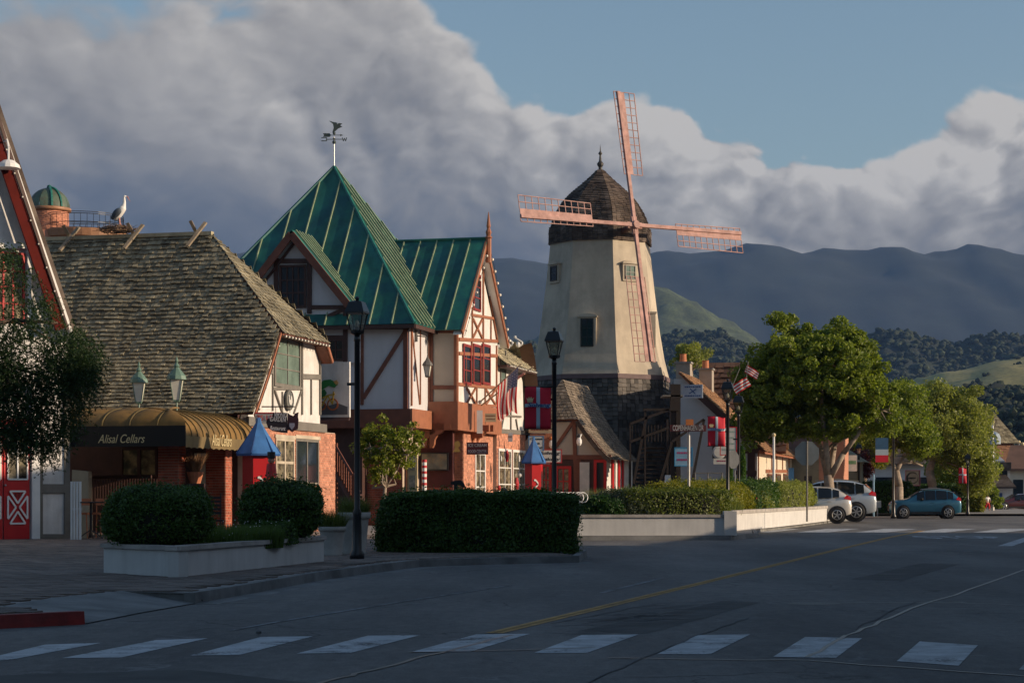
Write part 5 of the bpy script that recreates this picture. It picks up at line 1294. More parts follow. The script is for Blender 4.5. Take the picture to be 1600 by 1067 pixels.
# windows with arched hoods
def mill_window(x0, x1, y0, y1, i, nx, ny):
    o_ = octo(rad((y0+y1)/2), zr((y0+y1)/2)); a, b = o_[i], o_[(i+1) % 8]; U = (b-a).normalized(); n = U.cross(V((0,0,1))).normalized()
    if n.dot((a+b)/2) < 0: n = -n
    pt = a + n*0; pc = WM.hitp(x0, y1, a, n); pd = WM.hitp(x1, y1, a, n); zt = WM.hitp((x0+x1)/2, y0, a, n).z
    ow = octo(rad(y0), 0)[i]-octo(rad(y1), 0)[i]
    w = (pd-pc).dot(U); org = V((pc.x, pc.y, pc.z)); n3 = n
    box = M().prism([org-U*.14-n3*.5-V((0,0,.12)), org+U*(w+.14)-n3*.5-V((0,0,.12)), org+U*(w+.14)+n3*.16-V((0,0,.12)), org-U*.14+n3*.16-V((0,0,.12))], (0,0,zt-pc.z+.2)); box.link('window_surround', CREAM, WM.o)
    g = M(); arc = [org+U*(w/2+math.cos(math.pi*k/10)*(w/2+.22))+V((0,0,zt-pc.z+.08+.20*math.sin(math.pi*k/10))) for k in range(11)]
    g.prism([q-n3*.5 for q in arc], n3*.75); g.link('window_hood', CREAM, WM.o)
    win(WM.o, org+n3*.15, U*w, V((0,0,zt-pc.z)), n3, nx, ny, BLACK, GLASSG if i == 0 else GLASS, .05, .04)
mill_window(864, 873, 417, 440, 6, 1, 2) if False else None
mill_window(908, 928, 498, 542, 7, 2, 3)
mill_window(864, 874, 416, 440, 6, 1, 2)
mill_window(974, 990, 415, 436, 0, 2, 2)
o_ = octo(rad(520), zr(520)); c = o_[1]; M().box(c+V((-.4,-.28,-1.0)), c+V((.06,.28,.9))).link('side_bay_window', CREAM, WM.o)
M().box(c+V((.062,-.18,-.8)), c+V((.07,.18,.65))).link('side_bay_glass', GLASS, WM.o); M().box(c+V((-.45,-.34,.9)), c+V((.12,.34,1.0))).link('side_bay_cap', CREAM, WM.o)
# cap: eight-sided ogee
CP = [(384, 82), (360, 82), (358, 79), (345, 76), (332, 70), (318, 61), (305, 49), (295, 37), (286, 26), (278, 17), (271, 10), (266, 5)]
CP = [(y, r*1.0) for y, r in CP]
def capr(t):
    yy = 384-(384-266)*t; return interp(-yy, [(-a, b) for a, b in CP])*u_, zr(yy)
g = M()
for i in range(8):
    def fcp(u, t, i=i): r, z = capr(max(0, min(1, t))); o_ = octo(r, z); return o_[i]+(o_[(i+1) % 8]-o_[i])*u
    cs = []
    for r in range(38):
        t0, t1 = r/38, (r+1)/38; L_ = 2*capr(t0)[0]*math.sin(math.pi/8); n = max(1, int(L_/.27))
        for k in range(n): cs.append((k/n+.004, (k+1)/n-.004, t0-.2/38*random.random(), t1, r))
    shingle_mesh(fcp, cs, .03, .045, g)
g.link('cap_shingles', SHINGD, WM.o, kind='stuff')
g = M(); vs = []
for y, r in CP: vs += octo((r-.8)*u_, zr(y))
g.add(vs, [(j*8+i, j*8+(i+1) % 8, j*8+8+(i+1) % 8, j*8+8+i) for j in range(len(CP)-1) for i in range(8)]+[tuple(range(7,-1,-1))]); g.link('cap_deck', DARKW, WM.o)
M().lathe([(.22, 0), (.12, .25), (.10, .6), (.18, .72), (.19, .82), (.08, .95), (.05, 1.3), (.11, 1.36), (.1, 1.44), (.04, 1.5), (.03, 1.6), (.004, 1.9)], V((0, 0, zr(278))), 10).link('cap_finial', mat('dark_finial', (.05,.045,.04), .6), WM.o)
# rotor
ra = math.radians(34.5); tl = math.radians(10)
nh = V((math.sin(ra), -math.cos(ra), 0)); NN = (nh*math.cos(tl)+V((0,0,math.sin(tl)))).normalized()
RX = V((math.cos(ra), math.sin(ra), 0)); RY = NN.cross(RX)*-1; RY = RX.cross(NN)*-1 if RY.z < 0 else RY
if RY.z < 0: RY = -RY
hub = WM.hitp(990, 353, nh*3.75, nh)
rot = math.radians(1.0)
E1 = RX*math.cos(rot)+RY*math.sin(rot); E2 = RY*math.cos(rot)-RX*math.sin(rot)
g = M(); g.tube(hub-NN*2.6, hub+NN*.25, .2, .16, 10); g.link('rotor_shaft', mat('mill_iron', (.12,.05,.04), .6), WM.o)
g = M(); g.tube(hub-NN*.1, hub+NN*.32, .3, .22, 12); g.beam(hub-E1*.5, hub+E1*.5, .34, NN, .12); g.beam(hub-E2*.5, hub+E2*.5, .34, NN, .15); g.link('rotor_hub', PINK, WM.o)
for k in range(4):
    a_ = (E2, E1, -E2, -E1)[k]; s_ = (E1, -E2, -E1, E2)[k]; R_ = 7.75
    z_ = NN*(.02+.05*(k % 2)); h0 = hub+z_; RI = 2.95
    sail = M().beam(h0+a_*.1, h0+a_*R_, .20, NN, .16).link('sail_stock', PINK, WM.o)
    w0, w1 = (.62, .72)
    def sp(r, s, o=.04): return h0+a_*r+s_*(s*(1+.12*(r-RI)/(R_-RI)))+NN*o
    M().prism([sp(RI, .09), sp(R_, .09), sp(R_, .38), sp(RI, .38)], NN*.04).link('sail_board', PINK, sail)
    g = M(); nC = 11
    for j in range(nC+1):
        r = RI+(R_-RI)*j/nC; g.beam(sp(r, .38, .03), sp(r, 1.04, .03), .035, NN, .04); g.beam(sp(r, -.26, .03), sp(r, .0, .03), .035, NN, .04)
    for s2 in (.71, 1.04): g.beam(sp(RI, s2, .036), sp(R_, s2, .036), .038, NN, .045)
    g.beam(sp(RI, -.26, .036), sp(R_, -.26, .036), .04, NN, .045); g.link('sail_lattice', PINK, sail)
# gallery stair at the foot of the windmill
STAIRW = mat('blackened_wood', (.022,.014,.011), .8, .3, 3, .2, 30)
SM = Thing('windmill_stair', 'dark timber stair with railings climbing at the foot of the windmill', 'stair', (0,0,0), 0)
Ys = 92
def sm(x, y, Y=Ys): return P(x, y, Y)
for i in range(10): y = 758-i*6.5; M().box(sm(995+i*1.5, y), sm(1035+i*.3, y, Ys+.9+i*.3)+V((0,0,-.06))).link('stair_tread', STAIRW, SM.o)
for (a, b, w) in (((1043,655),(1043,760),.09), ((1058,640),(1058,745),.09), ((1008,640),(1008,750),.08), ((985,660),(985,760),.07)):
    M().box(sm(*a)+V((-w/2,-w/2,0)), V((sm(*b).x+w/2, Ys+w/2, .14))).link('post', STAIRW, SM.o)
for (a, b) in (((1030,757),(1050,690)), ((985,662),(1045,640)), ((985,690),(1045,668)), ((1005,640),(1060,640)), ((990,755),(1010,650)), ((1100,655),(1080,760)), ((1100,655),(1050,690))): M().beam(sm(*a), sm(*b), .12, (0,-1,0), .09).link('hand_rail', STAIRW, SM.o)
for i in range(12): M().tube(sm(988+i*5, 664), sm(988+i*5, 690), .02, n=5).link('baluster', STAIRW, SM.o)
M().box(sm(1048, 600), sm(1062, 770, Ys+.5)).link('porch_post', STAIRW, SM.o)
M().box(sm(1036, 617), sm(1064, 622, Ys+1.6)).link('porch_lintel', GRAYW, SM.o)

# ---------------- gabled shop right of the windmill
h6 = P(1183, 800, 101); H6 = Thing('tiled_gable_shop', 'shop with shaded white gable, tan tiled street roof and two plastered chimneys', 'shop building', (h6.x, 101, .14), -TH)
L6 = H6.hit(1245, 775, 'x', 0).y
e6 = H6.hit(1190, 704, 'x', .4).z
apx = H6.hit(1052, 570, 'y', 0); slope_top = H6.hit(1062, 583, 'y', -.3)
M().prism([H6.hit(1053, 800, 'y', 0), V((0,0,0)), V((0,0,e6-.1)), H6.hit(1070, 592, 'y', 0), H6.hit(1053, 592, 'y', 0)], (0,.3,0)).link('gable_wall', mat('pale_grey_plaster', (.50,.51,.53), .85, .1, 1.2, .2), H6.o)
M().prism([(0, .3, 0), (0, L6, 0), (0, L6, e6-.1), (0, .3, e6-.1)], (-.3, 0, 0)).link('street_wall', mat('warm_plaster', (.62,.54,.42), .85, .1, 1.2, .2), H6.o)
H6.timbers(DARKW, 'y', 0, [(1174, 700, 1174, 780, 12), (1150, 705, 1183, 705, 6), (1150, 738, 1183, 738, 6), (1180, 740, 1155, 775, 6)], .06)
H6.timbers(DARKW, 'y', -.32, [(1076, 602, 1186, 704, 10)], .1, 'barge_board')
H6.timbers(TERRA, 'x', 0, [(1184, 702, 1184, 775, 3), (1196, 736, 1243, 736, 5), (1184, 706, 1243, 708, 4), (1205, 708, 1205, 736, 2), (1213, 708, 1213, 736, 1.6), (1222, 708, 1222, 736, 1.6), (1232, 708, 1232, 736, 1.6), (1242, 706, 1242, 775, 2.5)], .05)
for x0, x1 in ((1199, 1207), (1212, 1219), (1224, 1231), (1234, 1240)): H6.window('x', .02, x0, 740, x1, 772, 1, 2, BROWN, GLASSR, .08, .04)
topx = H6.hit(1060, 580, 'y', -.35).x; topz = H6.hit(1060, 580, 'y', -.35).z
def f6(u, t): return V((.45+(topx-.45)*t, u, e6+(topz-e6)*t))
tiles = shingle_field(f6, [i/30 for i in range(31)], lambda t: (-.38, L6*(.42 if t > .45 else .95)), .28)
shingle_objs(f6, tiles[:300], TILEO, H6.o, 'roof_tile'); shingle_mesh(f6, tiles[300:]).link('roof_tiles', TILEO, H6.o, kind='stuff')
M().prism([f6(-.36,0)-V((0,0,.06)), f6(L6,0)-V((0,0,.06)), f6(L6,1)-V((0,0,.06)), f6(-.36,1)-V((0,0,.06))], (0,0,-.08)).link('roof_deck', TERRA, H6.o)
# the wider brown-tiled roof behind, facing us
yb = 5.2
lo = H6.hitp(1190, 700, (0, yb, 0), (0,1,0)); hi = H6.hitp(1090, 570, (0, yb+4, 0), (0,1,0))
X7 = H6.hitp(1084, 640, (0, yb, 0), (0,1,0)).x
def f7(u, t): return V((u, yb-.3+4.4*t, e6+.1+(hi.z-e6)*t))
tiles = shingle_field(f7, [i/17 for i in range(18)], lambda t: (X7, 1.0), .36)
shingle_mesh(f7, tiles, .04, .09).link('rear_roof_tiles', TILE, H6.o, kind='stuff')
M().prism([f7(X7,0)-V((0,0,.06)), f7(1.0,0)-V((0,0,.06)), f7(1.0,1)-V((0,0,.06)), f7(X7,1)-V((0,0,.06))], (0,0,-.08)).link('rear_roof_deck', BROWN, H6.o)
M().box((X7+.3, yb+.2, 0), (-.35, yb+9, e6+.2)).link('rear_wing_wall', mat('warm_plaster', ()), H6.o)
# small gablet and far eave
c = H6.hit(1226, 690, 'x', .6)
M().prism([c+V((0,-.75,-.4)), c+V((0,.85,-.4)), c+V((0,.05,1.05))], (-.6,0,0)).link('gablet_wall', WHITE, H6.o)
for s_ in (-1, 1): M().prism([c+V((.12, .05, 1.15)), c+V((.12, .05+s_*.95, -.45)), c+V((-.8, .05+s_*.95, -.45)), c+V((-.8, .05, 1.15))], (0,s_*.05,.06)).link('gablet_roof', TILEO, H6.o)
M().beam(c+V((.02,-.5,.0)), c+V((.02,.6,.0)), .09, (1,0,0), .05).link('gablet_tie', TERRA, H6.o); M().beam(c+V((.02,-.1,-.4)), c+V((.02,.2,.7)), .08, (1,0,0), .05).link('gablet_tie', TERRA, H6.o)
for (x0, x1, y0, y1, Yx) in ((1056, 1079, 568, 612, 107), (1092, 1113, 578, 612, 108)):
    a = H6.loc(P(x0, y0, Yx)); b = H6.loc(P(x1, y0, Yx)); zl = P(0, y1+18, Yx).z
    ch = M().box((a.x, a.y, zl), (b.x, a.y+.8, a.z)).link('chimney', mat('chimney_plaster', (.36,.31,.26), .9, .2, 2, .3), H6.o)
    M().box((a.x-.06, a.y-.06, a.z), (b.x+.06, a.y+.86, a.z+.1)).link('chimney_cap', CONC, ch)
    M().lathe([(.2, .1), (.18, .5), (.2, .55)], V(((a.x+b.x)/2-.05, a.y+.4, a.z)), 12).link('chimney_pot', TERRAC, ch)
# sign board on the gable
a = H6.loc(P(1067, 622, 86)); b = H6.loc(P(1099, 601, 86))
S6 = Thing('fascia_sign', 'pale blue-white rectangular sign with small windmill mark above the white gable', 'sign', (0,0,0), -TH); a = S6.loc(P(1067, 622, 86)); b = S6.loc(P(1099, 601, 86))
M().box((a.x, a.y, a.z), (b.x, a.y+.08, b.z)).link('sign_board', mat('pale_sign', (.42,.46,.52), .6), S6.o)
g = M(); c = V(((a.x+b.x)/2, a.y-.005, (a.z+b.z)/2))
for d in ((.16,.1),(-.12,.12)): g.beam(c-V((d[0],0,d[1])), c+V((d[0],0,d[1])), .04, (0,-1,0), .01)
g.link('mill_mark', SIGNBL, S6.o, kind='stuff')
g = M()
for z in (.2, -.2):
    x = -.36
    while x < .36: w = random.uniform(.03,.09); g.box((c.x+x, c.y-.012, c.z+z-.025), (c.x+x+w, c.y-.004, c.z+z+.03)); x += w+.025
g.link('worn_lettering', SIGNBL, S6.o, kind='stuff')

# ---------------- pink-gabled tan building beyond
h8 = P(1290, 800, 118); H8 = Thing('tan_gabled_building', 'tan plastered building with terracotta gable behind the back of the octagonal sign', 'building', (h8.x, 118, .14), -TH)
w8 = 60*118/F; gz = P(0, 655, 118).z; ez8 = P(0, 712, 118).z
M().prism([(-w8, 0, 0), (0, 0, 0), (0, 0, ez8), (-w8, 0, ez8)], (0,9,0)).link('wall', mat('olive_tan_plaster', (.27,.24,.17), .9, .2), H8.o)
M().prism([(-.4,-.02,0), (1.1,-.02,0), (1.1,-.02,gz-1.2), (.6,-.02,gz), (-.4,-.02,gz-1.0)], (0,4,0)).link('pink_gable', mat('salmon_plaster', (.5,.23,.15), .9, .15), H8.o)
M().prism([(-w8-.3,-.4,ez8), (.3,-.4,ez8), (.3,3,ez8+2.2), (-w8-.3,3,ez8+2.2)], (0,0,.12)).link('roof', TILE, H8.o)
M().box((-w8*.55, -.03, 1.2), (-w8*.35, -.005, 2.4)).link('window', GLASS, H8.o)
h9 = P(1345, 800, 126); H9 = Thing('low_tan_pavilion', 'low tan pavilion with hipped roof behind the tree trunk', 'building', (h9.x, 126, .14), -TH)
z9 = P(0, 725, 126).z; M().box((-2.6, 0, 0), (0, 4, z9)).link('wall', mat('olive_tan_plaster', ()), H9.o)
g = M(); g.add([(-3,-.4,z9),(.4,-.4,z9),(.4,4.4,z9),(-3,4.4,z9),(-1.3,2,z9+1.1)], [(0,1,4),(1,2,4),(2,3,4),(3,0,4),(3,2,1,0)]); g.link('roof', SHING, H9.o)
M().box((-1.6, -.03, z9-1.3), (-.8, -.005, z9-.3)).link('window', DARK, H9.o)
# dark low shops behind the hedge (between the trees)
h10 = P(1470, 800, 150); HA = Thing('shaded_low_shop', 'low dark-roofed shop with pale wall seen between the plane tree trunks', 'shop building', (h10.x, 150, .14), -TH)
z = P(0, 730, 150).z; M().box((-11, 0, 0), (0, 8, z)).link('wall', mat('pale_grey_plaster', ()), HA.o)
M().prism([(-11.4,-.6,z), (.4,-.6,z), (.4,4,z+2.6), (-11.4,4,z+2.6)], (0,0,.15)).link('roof', SHINGD, HA.o)
for i in range(4): M().box((-10.2+i*2.6, -.04, .9), (-8.6+i*2.6, -.01, 2.6)).link('window', GLASS, HA.o)

# ---------------- far right: shingled tower with pyramid roof, shops
h11 = P(1583, 800, 190); HT = Thing('shingled_tower', 'brown shingled square tower with tan pyramid roof above the far street', 'tower building', (h11.x, 190, .14), .40)
k = 190/F; z0 = P(0, 695, 190).z; z1 = P(0, 653, 190).z; w = 41*k
def ft(u, t): return V((-w+u, 0, z0*t))
g = shingle_mesh(ft, shingle_field(ft, [i/24 for i in range(25)], lambda t: (0, w), .5), .04, .07)
def ft2(u, t): return V((0, u, z0*t))
shingle_mesh(ft2, shingle_field(ft2, [i/24 for i in range(25)], lambda t: (0, w), .5), .04, .07, g); g.link('wall_shingles', mat('red_brown_shingle', (.20,.10,.06), .9, .3, .8, .3, 20, island=.25), HT.o, kind='stuff')
M().box((-w, .02, 0), (-.02, w, z0)).link('tower_wall', TILE, HT.o)
ax = V((-w*.62, w*.4, P(0, 652, 193).z+.3)); 
c4 = [V((-w-1.0,-.5,z0)), V((.5,-.5,z0)), V((.5,w+.5,z0)), V((-w-1.0,w+.5,z0))]
g = M(); g.add(c4+[ax], [(0,1,4),(1,2,4),(2,3,4),(3,0,4),(3,2,1,0)]); g.link('roof_deck', TILE, HT.o)
g = M()
for (p, q) in ((c4[0], c4[1]), (c4[1], c4[2])):
    for r in range(22):
        t0, t1 = r/22, (r+1)/22; L_ = (q-p).length*(1-t0); n = max(1, int(L_/.5))
        for i in range(n):
            A = p+(ax-p)*t0; B_ = q+(ax-q)*t0; A1 = p+(ax-p)*t1; B1 = q+(ax-q)*t1
            n_ = (q-p).cross(ax-p).normalized(); n_ = -n_ if n_.z < 0 else n_
            pt = [A+(B_-A)*((i+.04)/n), A+(B_-A)*((i+.96)/n), A1+(B1-A1)*((i+.96)/n), A1+(B1-A1)*((i+.04)/n)]
            l = random.uniform(.05, .11); g.add([pt[0]+n_*l, pt[1]+n_*l, pt[2]+n_*.02, pt[3]+n_*.02, pt[0], pt[1]], [(0,1,2,3), (4,5,1,0)])
g.link('roof_shingles', SHING, HT.o, kind='stuff')
M().lathe([(.6, 0), (.6, .6), (.45, 1.0), (.05, 1.25)], V((-w-.1, -.6, z0-.1)), 10).link('round_vent_hood', mat('pale_blue_metal', (.3,.38,.45), .5), HT.o)
h12 = P(1568, 800, 165); HS = Thing('far_street_shop', 'white-fronted two-storey shop with dark roofs at the far end of the street', 'shop building', (h12.x, 165, .14), -TH)
def hb(x0, x1, y0, y1, Y, nm, m_, dep=3, yo=0): a = HS.loc(P(x0, y0, Y)); b = HS.loc(P(x1, y1, Y)); return M().box((a.x, a.y+yo, a.z), (b.x, a.y+dep+yo, b.z)).link(nm, m_, HS.o)
hb(1554, 1582, 798, 762, 165, 'wall', WHITE, 6)
for x in (1556, 1562, 1572, 1578): hb(x, x+4, 797, 770, 164.8, 'window', SIGNBL if x < 1565 else GLASS, .1)
a = HS.loc(P(1554, 763, 164)); b = HS.loc(P(1588, 763, 164)); t_ = P(0, 738, 164).z
M().prism([V((a.x,a.y,a.z)), V((b.x,a.y,a.z)), V((b.x-1.2,a.y+3,t_)), V((a.x,a.y+3,t_))], (0,0,.15)).link('lower_roof', SHINGD, HS.o)
hb(1556, 1578, 750, 730, 166, 'upper_wall', WHITE, 3); hb(1562, 1574, 748, 734, 165.9, 'window', GLASS, .05)
hb(1552, 1580, 735, 722, 165.5, 'balcony_band', SHINGD, 3)
a = HS.loc(P(1545, 722, 166)); b = HS.loc(P(1570, 722, 166)); t_ = P(0, 708, 166).z
M().prism([V((a.x,a.y,a.z)), V((b.x,a.y,a.z)), V((b.x-1.0,a.y+2.5,t_)), V((a.x-.6,a.y+2.5,t_))], (0,0,.12)).link('upper_roof', mat('pale_metal_roof', (.42,.42,.42), .6), HS.o)
h13 = P(1590, 800, 178); HR = Thing('brown_timber_shop', 'brown shop front with lit tan corner at the right edge of far street', 'shop building', (h13.x, 178, .14), -TH)
M().box((-.8, 0, 0), (5, 7, P(0, 735, 178).z)).link('wall', mat('warm_plaster', ()), HR.o); M().prism([(-1.3,-.5,P(0,738,178).z), (5,-.5,P(0,738,178).z), (5,3,P(0,700,178).z), (-.6,3,P(0,700,178).z)], (0,0,.2)).link('roof', TILE, HR.o)
for i in range(3): M().box((-.4+i*1.5, -.04, .8), (.5+i*1.5, -.01, 2.6)).link('window', GLASS, HR.o)

# ---------------- unseen row across the street, added and sized to shade road and plaza
def across(y0, y1, h, lab, col):
    x0 = 11+.285*(y0-20); Bq = Thing('unseen_shade_block', lab, 'shop building', (x0, y0, .14), -math.atan(.285))
    L = (y1-y0)*1.04
    M().box((0, 0, 0), (9, L-.1, h)).link('wall', mat('across_'+lab[:5], col, .9, .2, 1, .2), Bq.o)
    M().box((-.25, -.1, h), (9.2, L, h+.25)).link('cornice', CONC, Bq.o)
    n = int(L/3.2)
    for i in range(n):
        for z in ([.9] if h < 6 else [.9, 5.0]):
            win(Bq.o, (-.0, 1.0+i*3.2+1.8, z), V((0,-1.8,0)), V((0,0,1.9)), V((-1,0,0)), 2, 2, WPAINT, GLASS)
across(-40, -16, 10.5, 'cream two-storey plaster shop across the street, outside the frame', (.5,.45,.36))
across(-15.8, 12, 10.2, 'tan two-storey shop across the street, second from the south', (.4,.32,.24))
across(12.2, 34, 10.6, 'grey two-storey shop across the street, facing the brick plaza', (.35,.35,.35))
across(34.2, 52, 11.0, 'rose plaster two-storey shop across the street by the crossing', (.45,.3,.26))
across(52.2, 71, 4.1, 'low white single-storey shop across the street at the corner', (.6,.58,.55))
mat("hedge_core", (.012,.014,.008), .95)
# ================================================================== planters, hedges, shrubs
def low_wall(T_, pts, z0, z1, capz, closed=True, th=.22, m_=WALLW, capm=CAPW):
    """retaining wall along a line with an overhanging cap; each straight run a part"""
    n = len(pts); rngn = n if closed else n-1
    for i in range(rngn):
        a, b = V(pts[i]), V(pts[(i+1) % n]); d = (b-a).normalized(); nn = V((d.y, -d.x, 0))
        M().prism([a+V((0,0,z0)), b+V((0,0,z0)), b+V((0,0,z1)), a+V((0,0,z1))], -nn*th).link('wall_panel', m_, T_.o)
        e = .004*(i % 3)
        M().prism([a+nn*.05-d*.03+V((0,0,z1)), b+nn*.05+d*.03+V((0,0,z1)), b-nn*(th+.04)+d*.03+V((0,0,z1)), a-nn*(th+.04)-d*.03+V((0,0,z1))], (0,0,capz+e)).link('wall_cap', capm, T_.o)
def soil(T_, pts, z, m_=EARTH): M().prism([V((p[0], p[1], z-.05)) for p in pts], (0,0,.05)).link('soil', m_, T_.o)
def hedge_leaves(cx_, cy_, a, b, z0, h, rz, n, size, power=4, m_=L_BOX, top=1.0, bump=.07):
    """leafy skin of a clipped block: superellipse in plan"""
    t = rng.uniform(0, 2*math.pi, n); k = rng.uniform(0, 1, n)
    st = rng.uniform(0, 1, n) < .62
    c, s = np.cos(t), np.sin(t); rr = (np.abs(c)**power+np.abs(s)**power)**(-1/power)
    f = np.where(st, 1.0, np.sqrt(rng.uniform(0, 1, n)))
    x = c*rr*a*f; y = s*rr*b*f; z = np.where(st, k*h, h)
    rd = np.clip((z/h-.70)/.30, 0, 1); lo_ = np.clip(1-z/h*5, 0, 1); x *= 1-.13*rd**2*np.where(st, 1, 0)-.03*lo_; y *= 1-.14*rd**2*np.where(st, 1, 0)
    z = z-np.where(st, 0, .12*h*(f**6))
    nz = np.array([noise.noise(V((x[i]*1.6, y[i]*1.6, z[i]*1.6+cx_))) for i in range(n)])
    z = z + np.where(st, 0, nz*bump); x *= 1+nz*bump/ max(a, .5); y *= 1+nz*bump/max(b, .5)
    out = np.stack([c*np.where(st, 1, .15), s*np.where(st, 1, .15), np.where(st, .15, 1.0)], 1)
    dp = np.where(rng.uniform(0, 1, (n, 1)) < .035, rng.uniform(-.16, 0, (n, 1)), rng.uniform(-.02, .16, (n, 1))); pos = np.stack([x, y, z], 1)-out*dp*.9
    ca, sa = math.cos(rz), math.sin(rz)
    R_ = np.array([[ca, sa, 0], [-sa, ca, 0], [0, 0, 1]]); pos = pos @ R_; out = out @ R_
    pos += np.array([cx_, cy_, z0]); return leaves(pos, size, outward=out, bias=1.0, upb=.2)
def hedge(name, lab, cx_, cy_, a, b, z0, h, rz=-TH, n=12000, size=.06, m_=L_BOX, cat='hedge', core=.84, group=None, **k):
    T_ = Thing(name, lab, cat, (cx_, cy_, z0), 0, group)
    vs = hedge_leaves(0, 0, a, b, 0, h, rz, n, size, **k)
    link('leaves', npmesh('leaves', vs, 4, m_), T_.o, kind='stuff')
    g = M(); pw_ = k.get('power', 4); N = 20; ring = []
    for j, (f, z) in enumerate(((.80, 0.0), (core, h*.15), (core, h*.7), (core*.86, h*.88), (core*.5, h*.93))):
        for i in range(N):
            t = 2*math.pi*i/N; c, s = math.cos(t), math.sin(t); r = (abs(c)**pw_+abs(s)**pw_)**(-1/pw_)*f; x, y = c*r*a, s*r*b
            ring.append((x*math.cos(rz)-y*math.sin(rz), x*math.sin(rz)+y*math.cos(rz), z))
    g.add(ring, [(j*N+i, j*N+(i+1) % N, j*N+N+(i+1) % N, j*N+N+i) for j in range(4) for i in range(N)]+[tuple(range(4*N, 5*N))])
    g.link('branch_core', mat('hedge_core', (.012,.014,.008), .95), T_.o); return T_
def bush(name, lab, x, y, z, r, h, n=60, per=90, size=.08, m_=L_GRN, cat='shrub', group=None, sy=1.0, rz=-TH, crm=.32):
    T_ = Thing(name, lab, cat, (x, y, z), rz, group)
    d = rvec(n); d[:, 2] = np.abs(d[:, 2]); rad_ = rng.uniform(.6, 1.0, (n, 1))**.5
    c = d*rad_*np.array([r*(1-crm*.6), r*sy*(1-crm*.6), h*.72]); c[:, 2] += h*.12
    vs = clump_leaves(c, rng.uniform(.6, 1.15, n)*r*crm*min(1, 1.2), per, size)
    vs = vs.reshape(-1, 4, 3); vs = vs[vs[:, :, 2].min(1) > 0].reshape(-1, 3)
    link('foliage', npmesh('foliage', vs, 4, m_), T_.o, kind='stuff')
    g = M()
    for i in range(7): t = random.uniform(0, 6.28); g.tube((0,0,0), (math.cos(t)*r*.5, math.sin(t)*r*.5*sy, h*.55), .02, .008, 5)
    g.link('stems', BARKD, T_.o); return T_
def tuft(name, lab, pts, z, h, m_, cat='plants', w=.018, n=3000, lean=.35):
    """ground cover of blades inside a quad"""
    A_, B_, C_, D_ = [np.array([p[0], p[1], 0.0]) for p in pts]; u = rng.uniform(0, 1, (n, 1)); v = rng.uniform(0, 1, (n, 1))
    pos = (A_*(1-u)+B_*u)*(1-v)+(D_*(1-u)+C_*u)*v; pos[:, 2] = z
    vs = blades(pos, h, w, lean)
    o = link(name, npmesh(name, vs, 3, m_), None, label=lab, category=cat, kind='stuff'); return o

# near planter with clipped domes
PL = Thing('raised_planter', 'low white-walled planter with grey cap standing on the brick corner', 'planter', (0,0,.14))
A1, B1, C1 = G(162, 896, .14), G(279, 903, .14), G(506, 878, .14); D1 = C1+V((-2.15, .55, 0)); pl_pts = [(A1.x, A1.y, 0), (B1.x, B1.y, 0), (C1.x, C1.y, 0), (D1.x, D1.y, 0)]
low_wall(PL, pl_pts, 0, .44, .07, th=.18); pcx = sum(p[0] for p in pl_pts)/4; pcy = sum(p[1] for p in pl_pts)/4; soil(PL, [(pcx+(p[0]-pcx)*.93, pcy+(p[1]-pcy)*.96, 0) for p in pl_pts], .42)
pc = P(249, 800, 32.3); hedge('topiary_bush', 'large dark clipped round bush at the near end of the planter', pc.x, pc.y+.1, .93, .82, .48, .56, 0, n=0) if False else None
def dome(lab, x, ytop, ybot, Y, wpx, n, size):
    c = P(x, ybot, Y); r = wpx/2*Y/F; h = (ybot-ytop)*Y/F; T_ = Thing('topiary_bush', lab, 'clipped bush', (c.x, c.y, c.z), 0, 'clipped round bushes in the planter')
    d = rvec(n); z = d[:, 2]; pos = d.copy(); pw = .62
    pos = np.sign(d)*np.abs(d)**np.array([.85, .85, .75]); 
    pos *= np.array([r*.98, r*.80, h*.5]); pos[:, 2] += h*.5
    nz = np.array([noise.noise(V(p)*1.9)+.5*noise.noise(V(p)*4.5) for p in pos])[:, None]; pos = pos*(1+nz*.10*np.array([1,1,.8])) - d*np.where(rng.uniform(0, 1, (n, 1)) < .04, rng.uniform(-.10, 0, (n, 1)), rng.uniform(-.01, .13, (n, 1)))
    link('leaves', npmesh('leaves', leaves(pos, size, outward=d, bias=.9), 4, L_BOX), T_.o, kind='stuff')
    g = M(); N = 16; prf_ = [(.5, .03), (.82, .2), (.88, .5), (.74, .78), (.4, .93)]
    g.lathe([(r*a, h*b) for a, b in prf_], (0,0,0), N, sx=.82); g.link('branch_core', mat('hedge_core', ()), T_.o)
dome('large dark clipped round bush at the near end of the planter', 247, 756, 857, 32.3, 178, 30000, .05)
dome('second dark clipped round bush, at the far end of the planter', 440, 749, 842, 36.6, 138, 22000, .055)
hedge('trailing_shrub', 'loose dark shrub filling the planter between the two domes', P(432,0,35.7).x, 35.9, .35, .5, .55, .42, 0, n=5000, size=.055, cat='shrub', power=2.4)
a, b = P(335, 840, 33.6), P(440, 840, 35.6)
tuft('flowering_grass', 'fresh green feathery grass with tiny white flowers between the planter domes', [(a.x-.25, a.y-.9), (b.x+.1, b.y-.6), (b.x-.2, b.y+1.2), (a.x-.8, a.y+1.1)], .5, .38, leafmat('planter_grass', (.05,.10,.02), (.13,.19,.05), .3), n=14000, w=.012)
g = M()
for i in range(45): x, y = random.uniform(338, 455), 0; Yf = 33.2+(x-338)/117*2.6; p = P(x, random.uniform(812, 840), Yf); g.ball(p, .009, 4)
o = g.link('white_blossoms', WPAINT, None, kind='stuff', label='tiny white blossoms speckling the planter grass', category='flowers')

